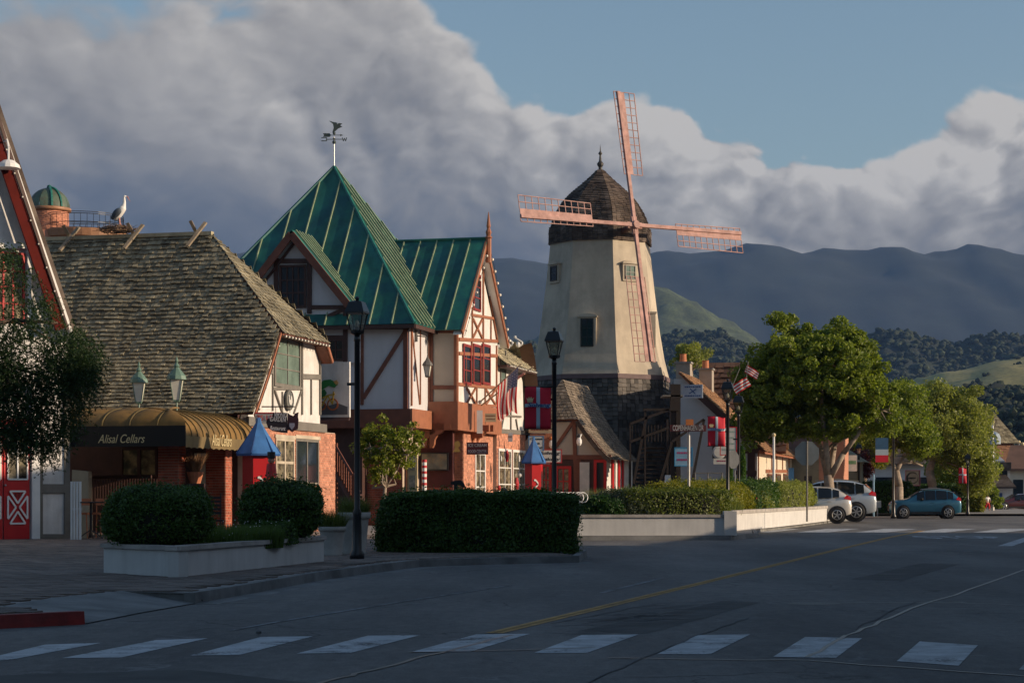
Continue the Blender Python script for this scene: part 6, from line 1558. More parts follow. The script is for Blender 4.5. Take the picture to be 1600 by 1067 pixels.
# long clipped hedge on the corner bulb
hc_ = P(746, 800, 44.0); hw_ = 156*44/F
hedge('boxwood_hedge', 'long dark clipped hedge block along the near kerb', hc_.x, 44.1, hw_, .85, .14, 1.36, rz=-.03, n=80000, size=.065, power=3.6, core=.86, bump=.14)
# large stone pots by the street lamp
def pot(x, ybot, wpx, hpx, Y, lab, m_=POT):
    c = P(x, ybot, Y); r = wpx/2*Y/F; h = hpx*Y/F; T_ = Thing('plant_pot', lab, 'plant pot', (c.x, c.y, .14), 0, 'stone pots beside the planter')
    M().lathe([(r*.72, 0), (r*.76, .03), (r*.70, .06), (r*.88, h*.8), (r*.9, h*.84), (r, h*.86), (r, h), (r*.86, h), (r*.84, h*.9)], (0,0,0), 20).link('pot_body', m_, T_.o, True)
    M().lathe([(r*.8, h*.85), (r*.8, h*.88)], (0,0,0), 12).link('soil', EARTH, T_.o)
    pos = rvec(700)*r*.8; pos[:, 2] = 0; link('pot_grass', npmesh('pot_grass', blades(pos+np.array([0,0,h*.9]), .42, .011, .7), 3, L_GRS), T_.o, kind='stuff')
pot(519, 867, 44, 46, 41.5, 'lower grey tapered stone pot next to the planter end')
pot(553, 868, 52, 66, 42.5, 'taller grey stone pot directly behind the street lamp')

# white retaining wall beds farther on
WL = Thing('low_white_wall', 'low straight white wall with cap at the far side of the parking bay, in shade', 'wall', (0,0,.14))
wl = [(-1.3, 60.9, 0), (7.0, 61.6, 0)]; low_wall(WL, wl, 0, .58, .09, closed=False, th=.25)
M().box((6.8, 61.5, 0), (7.2, 62.0, .78)).link('end_pier', WALLW, WL.o)
WL2 = Thing('curved_white_wall', 'low curved cream wall with thick cap catching the sun round the corner bed', 'wall', (0,0,.14))
cw = [(7.25, 62.1, 0)]+[(lambda p: (p.x, p.y, 0))(G(x, y, .14)) for x, y in ((1128, 833), (1160, 828), (1205, 824), (1250, 819), (1290, 814), (1306, 811.5))]
cw = cw[1:]; low_wall(WL2, cw, 0, .62, .12, closed=False, th=.3)
BED = Thing('planting_bed', 'earth bed inside the low white walls', 'planting bed'); M().prism([(-1.2, 61.1, .55), (7, 61.8, .55)]+[(p[0]-.15, p[1]+.15, .55) for p in cw]+[(15, 108, .55), (-1.2, 90, .55)], (0,0,.05)).link('soil', EARTH, BED.o)
def shrubrow(items):
    for (nm, lab, x0, x1, yt, Y, m_, kw) in items:
        c = P((x0+x1)/2, yt, Y); r = (x1-x0)/2*Y/F; h = c.z-.6; bush(nm, lab, c.x, Y, .6, r, h, m_=m_, **kw)
shrubrow([('grey_green_shrub', 'mounded grey-green shrub above the straight white wall', 893, 1040, 762, 63.6, L_GRY, dict(n=150, per=130, size=.07, sy=.5, crm=.24)),
    ('dark_shrub', 'dark green low shrub right of the grey-green mound', 893, 985, 770, 62.9, leafmat('mid_green', (.02,.06,.015), (.05,.11,.03)), dict(n=90, per=120, size=.07, sy=.4, crm=.25)),
    ('yellow_shrub', 'yellow-green shrub behind the end of the straight white wall', 985, 1080, 755, 66, L_YEL, dict(n=110, per=110, size=.07, sy=.6, crm=.25)),
    ('dark_shrub', 'dark green shrub beside the street-name post', 1065, 1115, 765, 65, leafmat('bright_green', (.03,.09,.015), (.07,.15,.03)), dict(n=60, per=110, size=.07, sy=.8, crm=.3)),
    ('olive_shrub', 'olive shrub behind the yellow one near the cypress', 1150, 1215, 750, 84, L_OLV, dict(n=80, per=110, size=.085, sy=.7, crm=.25)),
    ('grey_green_shrub', 'small sprawling shrub left of the street-name post', 1010, 1060, 748, 70, L_OLV, dict(n=60, per=90, size=.07, sy=.8, crm=.28))])
for (xa_, ya_2, xc_, yc_, ht_, m_, lab) in ((7.0, 65.0, 10.5, 77.2, 1.32, L_YEL, 'long yellow-green clipped shrub over the curved wall, in full sun'), (10.4, 76.6, 12.5, 84.5, 1.42, leafmat('mid_green', (.02,.06,.015), (.09,.16,.03)), 'darker clipped shrub in the middle of the curved bed'),
        (12.3, 83.6, 15.6, 93.5, 1.40, L_OLV, 'olive shrub at the far end of the curved bed by the parked cars')):
    d = V((xc_-xa_, yc_-ya_2, 0)); l_ = d.length; d.normalize(); nn = V((-d.y, d.x, 0)); c = V(((xa_+xc_)/2, (ya_2+yc_)/2, 0))+nn*1.75
    hedge('bed_shrub', lab, c.x, c.y, l_/2*1.04, 1.25, .5, ht_, rz=math.atan2(d.y, d.x), n=26000, size=.085, m_=m_, power=2.7, core=.74, bump=.32, cat='shrub')
for k, (bx_, by_, br_, bh_, bm2) in enumerate(((6.6, 67.2, 1.0, 1.45, L_YEL), (7.6, 71.5, .9, 1.6, L_OLV), (8.6, 74.6, 1.1, 1.5, L_YEL), (9.9, 79.5, 1.0, 1.7, L_OLV), (11.4, 86.5, 1.3, 1.75, L_GRN), (13.2, 91.0, 1.2, 1.6, L_YEL))):
    bush('loose_shrub', ['bushy yellow-green shrub bulging at the near corner of the sunlit bed', 'taller olive shrub poking above the yellow clipped shrub', 'yellow leafy shrub just left of the darker clipped one', 'olive leafy shrub behind the middle of the sunlit wall', 'bright green shrub left of the octagonal sign post', 'yellow shrub nearest the white hatchback'][k], bx_, by_, .5, br_, bh_, n=60, per=110, size=.09, m_=bm2, group='loose shrubs in the sunlit bed')
hedge('bed_shrub', 'low mixed green shrub at the corner of the two white walls', 5.3, 64.2, 2.1, 1.2, .5, 1.12, rz=.3, n=14000, size=.08, m_=leafmat('mixed_green', (.05,.09,.015), (.18,.20,.04)), power=2.6, core=.8, bump=.2, cat='shrub')
a, b = P(925, 770, 63), P(985, 770, 68); tuft('tall_grass', 'tall pale green grass before the thatched cottage', [(a.x, 64.5), (b.x-.6, 64.5), (b.x-.4, 67), (a.x, 67)], .6, .95, L_GRS, n=2600, w=.014, lean=.3)
a, b = P(1090, 770, 66), P(1260, 770, 74); tuft('bed_grass', 'sunlit mixed grasses between the shrubs of the curved bed', [(a.x, 66.8), (b.x-3, 70), (b.x-2, 78), (a.x, 74)], .6, .6, L_GRS, n=5000, w=.016, lean=.4)
g = M()
for i in range(50): p = P(random.gauss(1100, 26), random.uniform(768, 780), random.uniform(70, 78)); g.ball(p, .025, 4)
g.link('red_flowers', mat('red_flower', (.4,.03,.07), .7), None, kind='stuff', label='small red flowers behind the yellow shrubs', category='flowers')
# slim cypress
def cypress(x, Y, ytop, wpx, lab):
    c = P(x, 770, Y); h = P(0, ytop, Y).z-.2; T_ = Thing('cypress', lab, 'tree', (c.x, Y, .2), 0, 'slim cypresses by the white gable')
    n = 5000; t = rng.uniform(0, 2*math.pi, n); z = rng.uniform(0, 1, n); r = wpx/2*Y/F*np.minimum(1, (1-z)*5)**.5*rng.uniform(.7, 1, n)
    d = np.stack([np.cos(t), np.sin(t), .6+0*t], 1); pos = np.stack([np.cos(t)*r, np.sin(t)*r, z*h], 1); link('crown', npmesh('crown', leaves(pos, .10, outward=d, bias=.8, upb=.8), 4, leafmat('cypress_leaf', (.03,.09,.01), (.09,.17,.02))), T_.o, kind='stuff'); M().tube((0,0,0), (0,0,h*.8), .06, .02, 6).link('trunk', BARKD, T_.o)
cypress(1159, 86, 697, 13, 'right-hand slim cypress between the lamp posts and the white wall'); cypress(1140, 87, 712, 10, 'shorter slim cypress just behind the tall lamp post')
# hedges beyond the cars
for (x0, x1, yt, yb, Y, m_, lab) in ((1340, 1425, 752, 806, 128, L_BOX, 'tall dark hedge behind the lamp post and left of the blue car'), (1425, 1510, 757, 800, 134, leafmat('hedge_mid', (.03,.07,.012), (.07,.12,.025)), 'green clipped hedge behind the blue car'),
                            (1499, 1537, 768, 802, 136, L_YEL, 'yellow-green clipped hedge lit by the sun right of the blue car')):
    c = P((x0+x1)/2, 800, Y); r = (x1-x0)/2*Y/F; h = P(0, yt, Y).z-.14; hedge('street_hedge', lab, c.x, Y, r, .9, .14, h, n=16000, size=.13, m_=m_, power=8, core=.88)
bush('round_shrub', 'round green shrub near the far flagpole', P(1551,0,150).x, 150, .14, 17*150/F*1.1, 2.3, n=50, per=100, size=.16, m_=L_GRN)

# ================================================================== trees
def limb(g, pts, rs, n=7):
    g.path([V(p) for p in pts], rs, n)
    for p, r in zip(pts[1:-1], rs[1:-1]): g.ball(p, r*.99, 7)
def tree(name, lab, base, limbs, crown, per, size, m_, bark=BARK, group=None, cat='tree', rot=0, squash=.8, cs=(.5, 1.0), twigs=40, **kw):
    """limbs: [(points, radii)] local; crown: list of (centre, radii xyz, number of clumps)"""
    T_ = Thing(name, lab, cat, base, rot, group); g = M(); tips = []
    for pts, rs in limbs: limb(g, pts, rs); tips.append(V(pts[-1]))
    g.link('trunk', bark, T_.o, True); C_ = []
    for c, r, k in crown:
        d = rvec(k); f = rng.uniform(.35, 1, (k, 1))**.5; C_.append(np.array(c)+d*f*np.array(r)*(1+.18*rng.normal(size=(k, 1))))
    C_ = np.concatenate(C_); g = M()
    for i in range(0, len(C_), max(1, len(C_)//twigs)):
        p = V(C_[i]); t_ = min(tips, key=lambda q: (q-p).length); mid = (p+t_)/2+V((random.gauss(0,.2), random.gauss(0,.2), -.15)); g.path([t_, mid, p], [.045, .025, .01], 5)
    g.link('twigs', bark, T_.o, kind='stuff')
    R_ = rng.uniform(cs[0], cs[1], len(C_))
    link('crown', npmesh('crown', clump_leaves(C_, R_, per, size, squash, **kw), 4, m_), T_.o, kind='stuff'); return T_
def L(x, y, Y, b): p = P(x, y, Y); return V((p.x-b[0], p.y-b[1], p.z-b[2]))
# big street tree
Yt = 98; b0 = V((P(1296, 800, Yt).x, Yt, .14)); q = lambda x, y, dy=0: L(x, y, Yt+dy, b0); s = Yt/F
tree('plane_tree', 'largest street tree with broad dense green crown and pale forked trunk', b0,
    [([q(1297,812), q(1296,770), q(1294,742)], [.34,.27,.25]), ([q(1294,745), q(1282,700,.5), q(1262,655,1), q(1240,610,1)], [.2,.15,.11,.06]),
     ([q(1294,745), q(1290,690,-.6), q(1283,640,-1), q(1285,560,-1)], [.19,.14,.11,.05]), ([q(1296,742), q(1305,690,1), q(1312,640,1.4), q(1318,580,1)], [.17,.13,.10,.05]),
     ([q(1297,745), q(1318,708,-.5), q(1345,672,-1), q(1375,640,-1.3)], [.18,.14,.10,.05]), ([q(1285,715), q(1300,695,.8), q(1330,680,1), q(1350,665,1.5)], [.09,.07,.06,.03])],
    [(q(1275,592), (105*s, 3.6, 62*s), 330), (q(1240,560), (50*s, 2.4, 42*s), 80), (q(1305,545), (60*s, 2.4, 38*s), 95), (q(1345,625), (45*s, 2.4, 42*s), 90), (q(1195,625), (42*s, 2.2, 50*s), 85), (q(1215,670), (40*s, 1.8, 22*s), 30), (q(1290,668), (70*s, 2.0, 16*s), 36), (q(1180,650), (26*s, 1.4, 36*s), 34), (q(1168,585), (16*s, 1.0, 14*s), 10), (q(1225,500), (20*s,1,12*s), 8), (q(1250,520), (45*s,1.5,18*s), 12), (q(1320,525), (30*s,1.2,18*s), 8), (q(1170,590),(12*s,.8,26*s), 8), (q(1385,650), (30*s,1.8,35*s), 22)],
    135, .19, L_GRN, squash=.75, cs=(.26, .60), twigs=120)
# the next, paler trees
Yt = 126; b0 = V((P(1462, 800, Yt).x, Yt, .14)); s = Yt/F
tree('plane_tree', 'pale olive-green round-crowned tree behind the blue car', b0,
    [([q(1455,806), q(1457,760), q(1452,735), q(1458,715)], [.36,.3,.28,.22]), ([q(1457,720), q(1440,690), q(1425,660)], [.18,.12,.06]), ([q(1458,718), q(1470,690), q(1490,650)], [.2,.14,.06]), ([q(1458,718), q(1458,680), q(1455,630)], [.18,.12,.05])],
    [(q(1478,668), (62*s, 3.2, 58*s), 170), (q(1450,630), (38*s, 2.2, 24*s), 40), (q(1500,690), (38*s, 2.2, 45*s), 50), (q(1530,740), (20*s,1.6,32*s), 26)], 260, .19, L_OLV, cs=(.5, .95))
Yt = 116; b0 = V((P(1404, 800, Yt).x, Yt, .14)); s = Yt/F
tree('plane_tree', 'mid-green tree with curved pale limbs between the large and the olive tree', b0,
    [([q(1404,806), q(1405,760), q(1400,735)], [.3,.24,.2]), ([q(1400,737), q(1408,722), q(1425,722), q(1442,728)], [.15,.12,.09,.05]), ([q(1400,737), q(1392,715), q(1402,690)], [.14,.1,.05]), ([q(1400,737), q(1412,712), q(1436,705), q(1446,690)], [.13,.1,.08,.04])],
    [(q(1405,650), (40*s, 2.2, 42*s), 90), (q(1432,690), (26*s, 1.6, 26*s), 34), (q(1380,625), (26*s, 1.6, 22*s), 26)], 240, .18, L_GRN, cs=(.45, .85))
Yt = 134; b0 = V((P(1350, 800, Yt).x, Yt, .14)); s = Yt/F
tree('street_tree', 'yellow-green tree partly hidden behind the banners', b0, [([q(1350,806), q(1350,740), q(1345,700)], [.25,.2,.1])], [(q(1352,702), (42*s, 2.2, 26*s), 80)], 220, .19, L_YEL, cs=(.45, .8))
Yt = 130; b0 = V((P(1330, 800, Yt).x, Yt, .14)); s = Yt/F
tree('plum_tree', 'dark red-leaved plum tree behind the silver car', b0, [([q(1332,806), q(1330,760), q(1330,730)], [.15,.12,.08])], [(q(1331,728), (27*s, 1.8, 24*s), 60)], 200, .17, L_RED, cs=(.4, .7), bark=BARKD)
Yt = 142; b0 = V((P(1495, 800, Yt).x, Yt, .14)); s = Yt/F
tree('street_tree', 'lower dark-trunked green tree between the red flag lamp and the hedge', b0, [([q(1478,806), q(1478,760), q(1474,735)], [.16,.13,.08]), ([q(1478,760), q(1486,740), q(1494,720)], [.1,.07,.04])], [(q(1478,735), (30*s, 1.8, 18*s), 40), (q(1520,740), (36*s, 2.2, 34*s), 70)], 200, .2, L_GRN, cs=(.4, .8), bark=BARKD)
Yt = 150; b0 = V((P(1598, 800, Yt+30).x, Yt+30, .14)); s = (Yt+30)/F; Yt = 180
tree('street_tree', 'small green tree cut by the right edge of the picture', b0, [([q(1600,800), q(1600,770)], [.2,.1])], [(q(1602,758), (16*s, 1.5, 28*s), 40)], 150, .22, L_OLV, cs=(.4, .8))
# small tree by the near street lamp
Yt = 58; b0 = V((P(600, 800, Yt).x, Yt, .14)); s = Yt/F
tree('young_tree', 'small bright-leaved young tree before the half-timbered building', b0, [([q(600,835), q(600,780), q(602,760)], [.07,.06,.05]), ([q(602,762), q(590,735), q(580,700)], [.035,.025,.012]), ([q(602,762), q(607,730), q(612,690)], [.035,.025,.012]), ([q(602,762), q(620,735), q(635,700)], [.035,.025,.012]), ([q(601,770), q(598,735), q(600,680)], [.03,.02,.01])],
    [(q(605,700), (42*s, .75, 45*s), 95), (q(575,690), (14*s,.4,26*s), 16), (q(642,692), (16*s,.4,28*s), 16), (q(600,745), (22*s,.4,10*s), 8)], 42, .11, leafmat('sunlit_young_leaf', (.07,.13,.015), (.30,.30,.05), .45), cs=(.10, .25), twigs=34, bark=BARK)
# tree top behind the windmill
Yt = 125; b0 = V((P(1080, 800, Yt).x, Yt, .14)); s = Yt/F
tree('background_tree', 'light olive tree top right of the windmill above the chimneys', b0, [([q(1080,806), q(1080,620), q(1080,580)], [.3,.2,.1])], [(q(1078,556), (24*s, 1.5, 20*s), 34)], 130, .17, L_OLV, cs=(.3, .55))
# overhanging branches at the left
Yt = 44; b0 = V((P(-170, 800, Yt).x, Yt, .14)); s = Yt/F
lb = [([q(-170,860), q(-165,700), q(-140,560)], [.25,.2,.16]), ([q(-140,570), q(-60,520), q(20,500), q(90,505)], [.12,.08,.05,.03]), ([q(-140,600), q(-60,580), q(10,570), q(70,590)], [.1,.07,.045,.02]), ([q(-150,620), q(-60,640), q(20,650)], [.09,.05,.02]), ([q(20,500), q(80,530), q(130,560)], [.03,.02,.01]), ([q(-140,570), q(-100,460), q(-40,410)], [.1,.05,.02])]
T_ = Thing('overhanging_tree', 'dark feathery branches of a tree reaching in over the red doors at left edge', 'tree', b0)
g = M()
for pts, rs in lb: limb(g, pts, rs)
g.link('trunk', BARKD, T_.o, True)
cl = []; 
for (x, y, rx, ry, k) in ((60, 560, 85, 62, 150), (-20, 520, 60, 60, 60), (30, 630, 60, 50, 90), (110, 560, 42, 32, 60), (20, 660, 40, 26, 40), (90, 620, 30, 60, 50), (25, 440, 30, 22, 12), (8, 405, 20, 16, 9), (60, 475, 30, 14, 14), (75, 690, 16, 32, 26), (30, 680, 40, 30, 40), (135, 575, 22, 22, 24), (115, 610, 25, 30, 26), (-10, 590, 40, 60, 60), (-60, 560, 70, 120, 80), (5, 395, 14, 8, 5), (100, 660, 10, 24, 8)):
    for i in range(k):
        a = random.uniform(0, 6.28); r = random.random()**.5; cl.append(tuple(q(x+rx*r*math.cos(a), y+ry*r*math.sin(a), random.uniform(-1.2, 1.2))))
cl = np.array(cl); sprays = []
for c in cl:      # drooping needle sprays
    for k in range(9):
        d = np.array([random.gauss(.1, .5), random.gauss(0, .5), -abs(random.gauss(.4, .4))]); d /= np.linalg.norm(d); o_ = c+rng.normal(size=3)*.14; m = 16
        t = rng.uniform(0, .38, (m, 1)); pts_ = o_+d*t+np.array([0, 0, -.25])*t*t
        sprays.append(leaves(pts_, .075, outward=np.tile(d, (m, 1)), bias=.2, aspect=.28))
link('crown', npmesh('crown', np.concatenate(sprays), 4, L_DRK), T_.o, kind='stuff')
# ================================================================== street furniture
def street_lamp(x, Y, z0, H, lab, hs=1.0, group='black street lamps'):
    c = P(x, 770, Y); T_ = Thing('street_lamp', lab, 'street lamp', (c.x, Y, z0), -TH, group); hh = .78*hs; zt = H-hh
    M().lathe([(.16*hs, 0), (.16*hs, .12), (.11*hs, .2), (.09*hs, .9), (.10*hs, .95), (.065*hs, 1.05), (.06*hs, zt*.97), (.075*hs, zt*.975), (.06*hs, zt)], (0,0,0), 12).link('lamp_post', BLACK, T_.o, True)
    M().lathe([(.06*hs, zt), (.15*hs, zt+.04*hs), (.16*hs, zt+.10*hs)], (0,0,0), 8).link('lamp_cradle', BLACK, T_.o)
    g = M(); r0, r1 = .15*hs, .255*hs; za, zb = zt+.1*hs, zt+.46*hs
    for k in range(4):
        t = math.pi/4+k*math.pi/2; g.tube((r0*math.cos(t), r0*math.sin(t), za), (r1*math.cos(t), r1*math.sin(t), zb), .016*hs, n=4)
    g.lathe([(r1*1.18, zb-.0), (r1*1.18, zb+.04*hs), (r1*.82, zb+.23*hs), (r1*.80, zb+.25*hs), (.03, zb+.29*hs)], (0,0,0), 4, phase=math.pi/4); g.link('lantern_frame', BLACK, T_.o)
    for k in range(4):
        t0, t1 = math.pi/4+k*math.pi/2, math.pi*3/4+k*math.pi/2
        q_ = [V((r0*.97*math.cos(t0), r0*.97*math.sin(t0), za)), V((r0*.97*math.cos(t1), r0*.97*math.sin(t1), za)), V((r1*.97*math.cos(t1), r1*.97*math.sin(t1), zb)), V((r1*.97*math.cos(t0), r1*.97*math.sin(t0), zb))]
        M().prism(q_, (q_[0]+q_[1]).normalized()*-.004).link('lantern_pane', LPANE, T_.o)
    M().ball((0,0,zt+.24*hs), .05*hs, 8, 1.8).link('lamp_bulb', FROST, T_.o)
    M().ball((0,0,zb+.33*hs), .05*hs, 8).link('lamp_finial', BLACK, T_.o)
    M().box((-.22*hs, -.03, zt-1.08*hs), (-.05*hs, .03, zt-1.02*hs)).link('banner_bracket', BLACK, T_.o)
    return T_
def clear_glass():
    m = bpy.data.materials.new('lantern_glass'); m.use_nodes = True; t = m.node_tree; t.nodes.clear(); g = NT(t)
    a = g.n('ShaderNodeBsdfTransparent'); a.inputs[0].default_value = (.85,.85,.82,1); b = g.n('ShaderNodeBsdfGlossy'); b.inputs['Roughness'].default_value = .1
    mx = g.n('ShaderNodeMixShader'); mx.inputs[0].default_value = .12; t.links.new(a.outputs[0], mx.inputs[1]); t.links.new(b.outputs[0], mx.inputs[2])
    o = g.n('ShaderNodeOutputMaterial'); t.links.new(mx.outputs[0], o.inputs[0]); return m
LPANE = clear_glass()
street_lamp(558, 39.2, .14, 5.32, 'nearest tall black lamp post beside the grey pots', .95)
street_lamp(866, 47.7, .14, 5.42, 'black lamp post carrying the crowned red banner, behind the clipped hedge', .95)
street_lamp(1137, 69, .14, 5.4, 'taller of the two black lamp posts before the tan roof')
street_lamp(1154, 79, .14, 5.4, 'shorter, more distant black lamp post next to the slim cypress')
street_lamp(1396, 104, .14, 5.6, 'black lamp post at the nose of the blue car')
street_lamp(1342, 126, .14, 4.6, 'distant dark lamp post under the trees above the silver car')
street_lamp(1512, 118, .14, 3.75, 'far lamp post with small red and white flag banner', .9)
def banner(x0, x1, y0, y1, Y, lab, crown=True, blue=True, m_=BANR, cat='banner'):
    T_ = Thing('street_banner', lab, cat, (0,0,0), 0); a = P(x0, y1, Y); b = P(x1, y0, Y); w = b.x-a.x; h = b.z-a.z; n = 12; nm = m_
    def at(u, v, o=0): return V((a.x+w*u, Y+.04*math.sin(u*5+v*3)-o, a.z+h*v+.012*math.sin(u*6)))
    def cloth(u0, u1, v0, v1, m2, nm2, o=0.0, k=10):
        g = M(); vs = []
        for j in range(k+1):
            for i in range(k+1): vs.append(at(u0+(u1-u0)*i/k, v0+(v1-v0)*j/k, o))
        g.add(vs, [(j*(k+1)+i, j*(k+1)+i+1, j*(k+1)+k+2+i, j*(k+1)+k+1+i) for j in range(k) for i in range(k)]); me = g.mesh(nm2, m2, True); o_ = link(nm2, me, T_.o); md = o_.modifiers.new('Solid', 'SOLIDIFY'); md.thickness = .004; return o_
    cloth(0, 1, 0, 1, m_, 'banner_cloth'); cloth(.44, .58, 0, 1, CRW, 'cross_bar', .008); cloth(0, 1, .52, .60, CRW, 'cross_arm', .009)
    M().tube((a.x-.03, Y+.01, b.z+.01), (b.x+.12, Y+.01, b.z+.01), .016, n=6).link('banner_rod', BLACK, T_.o); M().tube((a.x-.03, Y+.01, a.z), (b.x+.12, Y+.01, a.z), .012, n=6).link('banner_rod', BLACK, T_.o)
    if crown:
        g = M(); c = V((a.x+w*.2, Y-.05, a.z+h*.70)); s_ = w*.13
        g.prism([c+V((i*s_, 0, j*s_)) for i, j in ((-.8,-.4),(.8,-.4),(1.1,.6),(.55,.2),(.35,.9),(0,.3),(-.35,.9),(-.55,.2),(-1.1,.6))], (0,-.006,0)); g.box(c+V((-.8*s_,-.008,-.75*s_)), c+V((.8*s_,0,-.5*s_))); g.link('crown_emblem', GOLDP, T_.o, kind='stuff')
        text('Solvang', h*.14, SIGNBL, T_.o, (a.x+w*.53, Y-.06, a.z+h*.57), (1,0,0), (0,0,1), .15, name='lettering', fit=w*.84, bold=.004)
    return T_
CRW = mat('banner_white', (.42,.50,.56), .7, .05)
banner(820, 861, 605, 670, 47.6, 'red banner with pale cross, crown and blue Solvang lettering on the lamp behind the hedge')
banner(1106, 1133, 651, 697, 68.9, 'red cross banner with gold crown on the taller lamp near the street-name sign')
banner(1506, 1512.5, 749, 766, 117.9, 'small red and white cross banner on the far lamp before the olive tree', False) if False else banner(1498, 1510, 731, 755, 117.9, 'small red and white cross banner on the far lamp before the olive tree', False)

def signboard(name, lab, x0, x1, y0, y1, Y, m_, edge=None, lines=(), lm=None, rz=0.0, post=False, th=.05, squig=0, cat='sign', shear=0.0, sz=.7):
    T_ = Thing(name, lab, cat, (0,0,0), rz); a = T_.loc(P(x0, y1, Y)); b = T_.loc(P(x1, y0, Y)); w, h = b.x-a.x, b.z-a.z
    M().box((a.x, a.y, a.z), (b.x, a.y+th, b.z)).link('sign_board', m_, T_.o)
    if edge:
        g = M(); e = .035; g.box((a.x-e, a.y-.012, a.z-e), (b.x+e, a.y-.002, a.z)); g.box((a.x-e, a.y-.012, b.z), (b.x+e, a.y-.002, b.z+e)); g.box((a.x-e, a.y-.011, a.z), (a.x, a.y-.001, b.z)); g.box((b.x, a.y-.011, a.z), (b.x+e, a.y-.001, b.z)); g.link('sign_border', edge, T_.o)
    n = len(lines)
    for i, s_ in enumerate(lines): text(s_, h/n*sz, lm or BLACK, T_.o, ((a.x+b.x)/2, a.y-.006, b.z-h*(i+.5)/n), (1,0,0), (0,0,1), shear, name='lettering', fit=w*.86 if len(s_) > 3 else w*.5, bold=.003)
    if squig:
        g = M()
        for r in range(squig):
            z = b.z-h*(r+.75)/(squig+.5); x = a.x+w*random.uniform(.1, .2)
            while x < b.x-w*.12: ww = random.uniform(.03, .09)*w; g.box((x, a.y-.006, z-h*.06/ squig), (x+ww, a.y-.002, z+h*.16/squig)); x += ww+w*.03
        g.link('worn_lettering', lm or BLACK, T_.o, kind='stuff')
    return T_, a, b
MAROON = mat('maroon_sign', (.10,.015,.02), .5, .1)
signboard('hanging_sign', 'maroon sign reading Ice Cream above the narrow glazed door', 729, 763, 691, 710, 82.5, MAROON, None, ('ICE CREAM', 'FOOD CENTER'), mat('sign_grey_white', (.45,.42,.44), .6), rz=-.10)
T_, a, b = signboard('hanging_sign', 'white sign with blue edge reading Close Out Deals beside the black lamp post', 827, 849, 682, 703, 82, SIGNW, mat('sign_steel_blue', (.10,.22,.38), .5), ('Close', 'Out', 'Deals!'), BLACK)
M().tube((a.x-.3, a.y+.05, b.z+.1), (b.x+.1, a.y+.05, b.z+.1), .02, n=5).link('sign_bracket', BLACK, T_.o)
T_, a, b = signboard('shop_sign', 'cream bakery sign with red scalloped border behind the street lamp', 841, 877, 703, 722, 88, SIGNW, REDP, ('Solvang', 'Bakery'), BLACK, shear=.2)
signboard('shop_sign', 'tan board above the bakery sign', 826, 862, 668, 676, 89, mat('tan_board', (.36,.28,.18), .7), squig=1, lm=BROWN)
T_, a, b = signboard('wall_board', 'brown shingled board wall behind the Close Out sign', 828, 864, 677, 702, 90, TERRA)
signboard('hanging_sign', 'tall narrow white pointed sign under the flagpole brackets', 745, 754, 641, 677, 84.2, WPAINT)
signboard('shop_sign', 'cream shell-shaped sign right of the narrow white sign', 757, 775, 646, 659, 86, mat('cream_board', (.48,.42,.28), .7), squig=2, lm=BROWN)
signboard('shop_sign', 'pale grey-blue sign above the white shop windows', 780, 801, 676, 690, 91, mat('pale_sign', ()), squig=1, lm=GRAYW)
signboard('street_name_sign', 'dark red street-name blade reading Copenhagen Dr on a silver post', 1047, 1103, 664, 674, 66, mat('street_sign_red', (.15,.028,.022), .5), None, ('COPENHAGEN DR',), mat('sign_pale_letters', (.55,.52,.48), .5), rz=-.05, th=.03, sz=1.2)
PO = Thing('sign_post', 'silver post carrying the street-name blade in the shrub bed', 'post', P(1076, 770, 66.06).xy.to_3d()); M().tube((0,0,.14), (0,0,P(0,674,66).z), .05, n=10).link('post_tube', STEEL, PO.o); M().box((-.1,-.08,P(0,664,66).z), (.16,.02,P(0,655,66).z)).link('orange_tag', mat('orange_tag', (.5,.16,.04), .6), PO.o)
signboard('shop_sign', 'blue-edged white sign with red brush lettering near the dark stair', 1055, 1081, 700, 727, 80, mat('sky_blue_sign', (.20,.36,.50), .6), mat('sign_blue_edge', (.04,.25,.45), .5), squig=2, lm=mat('sign_crimson', (.4,.03,.12), .6))
signboard('shop_sign', 'white sign with red foot and round logo behind the second lamp', 1126, 1150, 668, 710, 83, SIGNW, REDP, squig=4, lm=mat('sign_grey_green', (.3,.4,.33), .6))
g = None
T_, a, b = signboard('shop_sign', 'black and white round emblem sign under the red cross banner', 1113, 1134, 697, 716, 84, mat('black_board', (.02,.02,.02), .6), None)
M().lathe([(.22, 0), (.3, .02), (.22, .04)], V(((a.x+b.x)/2, a.y-.03, (a.z+b.z)/2)), 20, 'y').link('round_emblem', SIGNW, T_.o)
signboard('shop_sign', 'pale banner sign with pink lettering above the low railing', 1115, 1150, 716, 725, 83.5, SIGNW, squig=1, lm=mat('sign_crimson', ()))
signboard('street_banner', 'blue, white and red banner hanging under the trees', 1368, 1388, 684, 722, 105, mat('navy_cloth', (.03,.10,.20), .7), squig=0, cat='banner')
for (y0, y1, m2, nm) in ((703, 711, CRW, 'white_stripe'), (711, 722, BANR, 'red_stripe')):
    o = bpy.context.scene.objects
T_ = [o for o in bpy.data.objects if o.name.startswith('street_banner') and o.get('label', '').startswith('blue, white')][0]
for (y0, y1, m2, nm) in ((702, 711, CRW, 'white_stripe'), (711, 722, BANR, 'red_stripe')): a = P(1368, y1, 104.97); b = P(1388, y0, 104.97); M().box((a.x, 104.955, a.z), (b.x, 104.99, b.z)).link(nm, m2, T_)
signboard('shop_banner', 'white banner with a green leaf motif in front of the plum tree', 1322, 1339, 711, 736, 122, SIGNW, squig=1, lm=mat('leaf_green_print', (.08,.3,.12), .6), cat='banner')
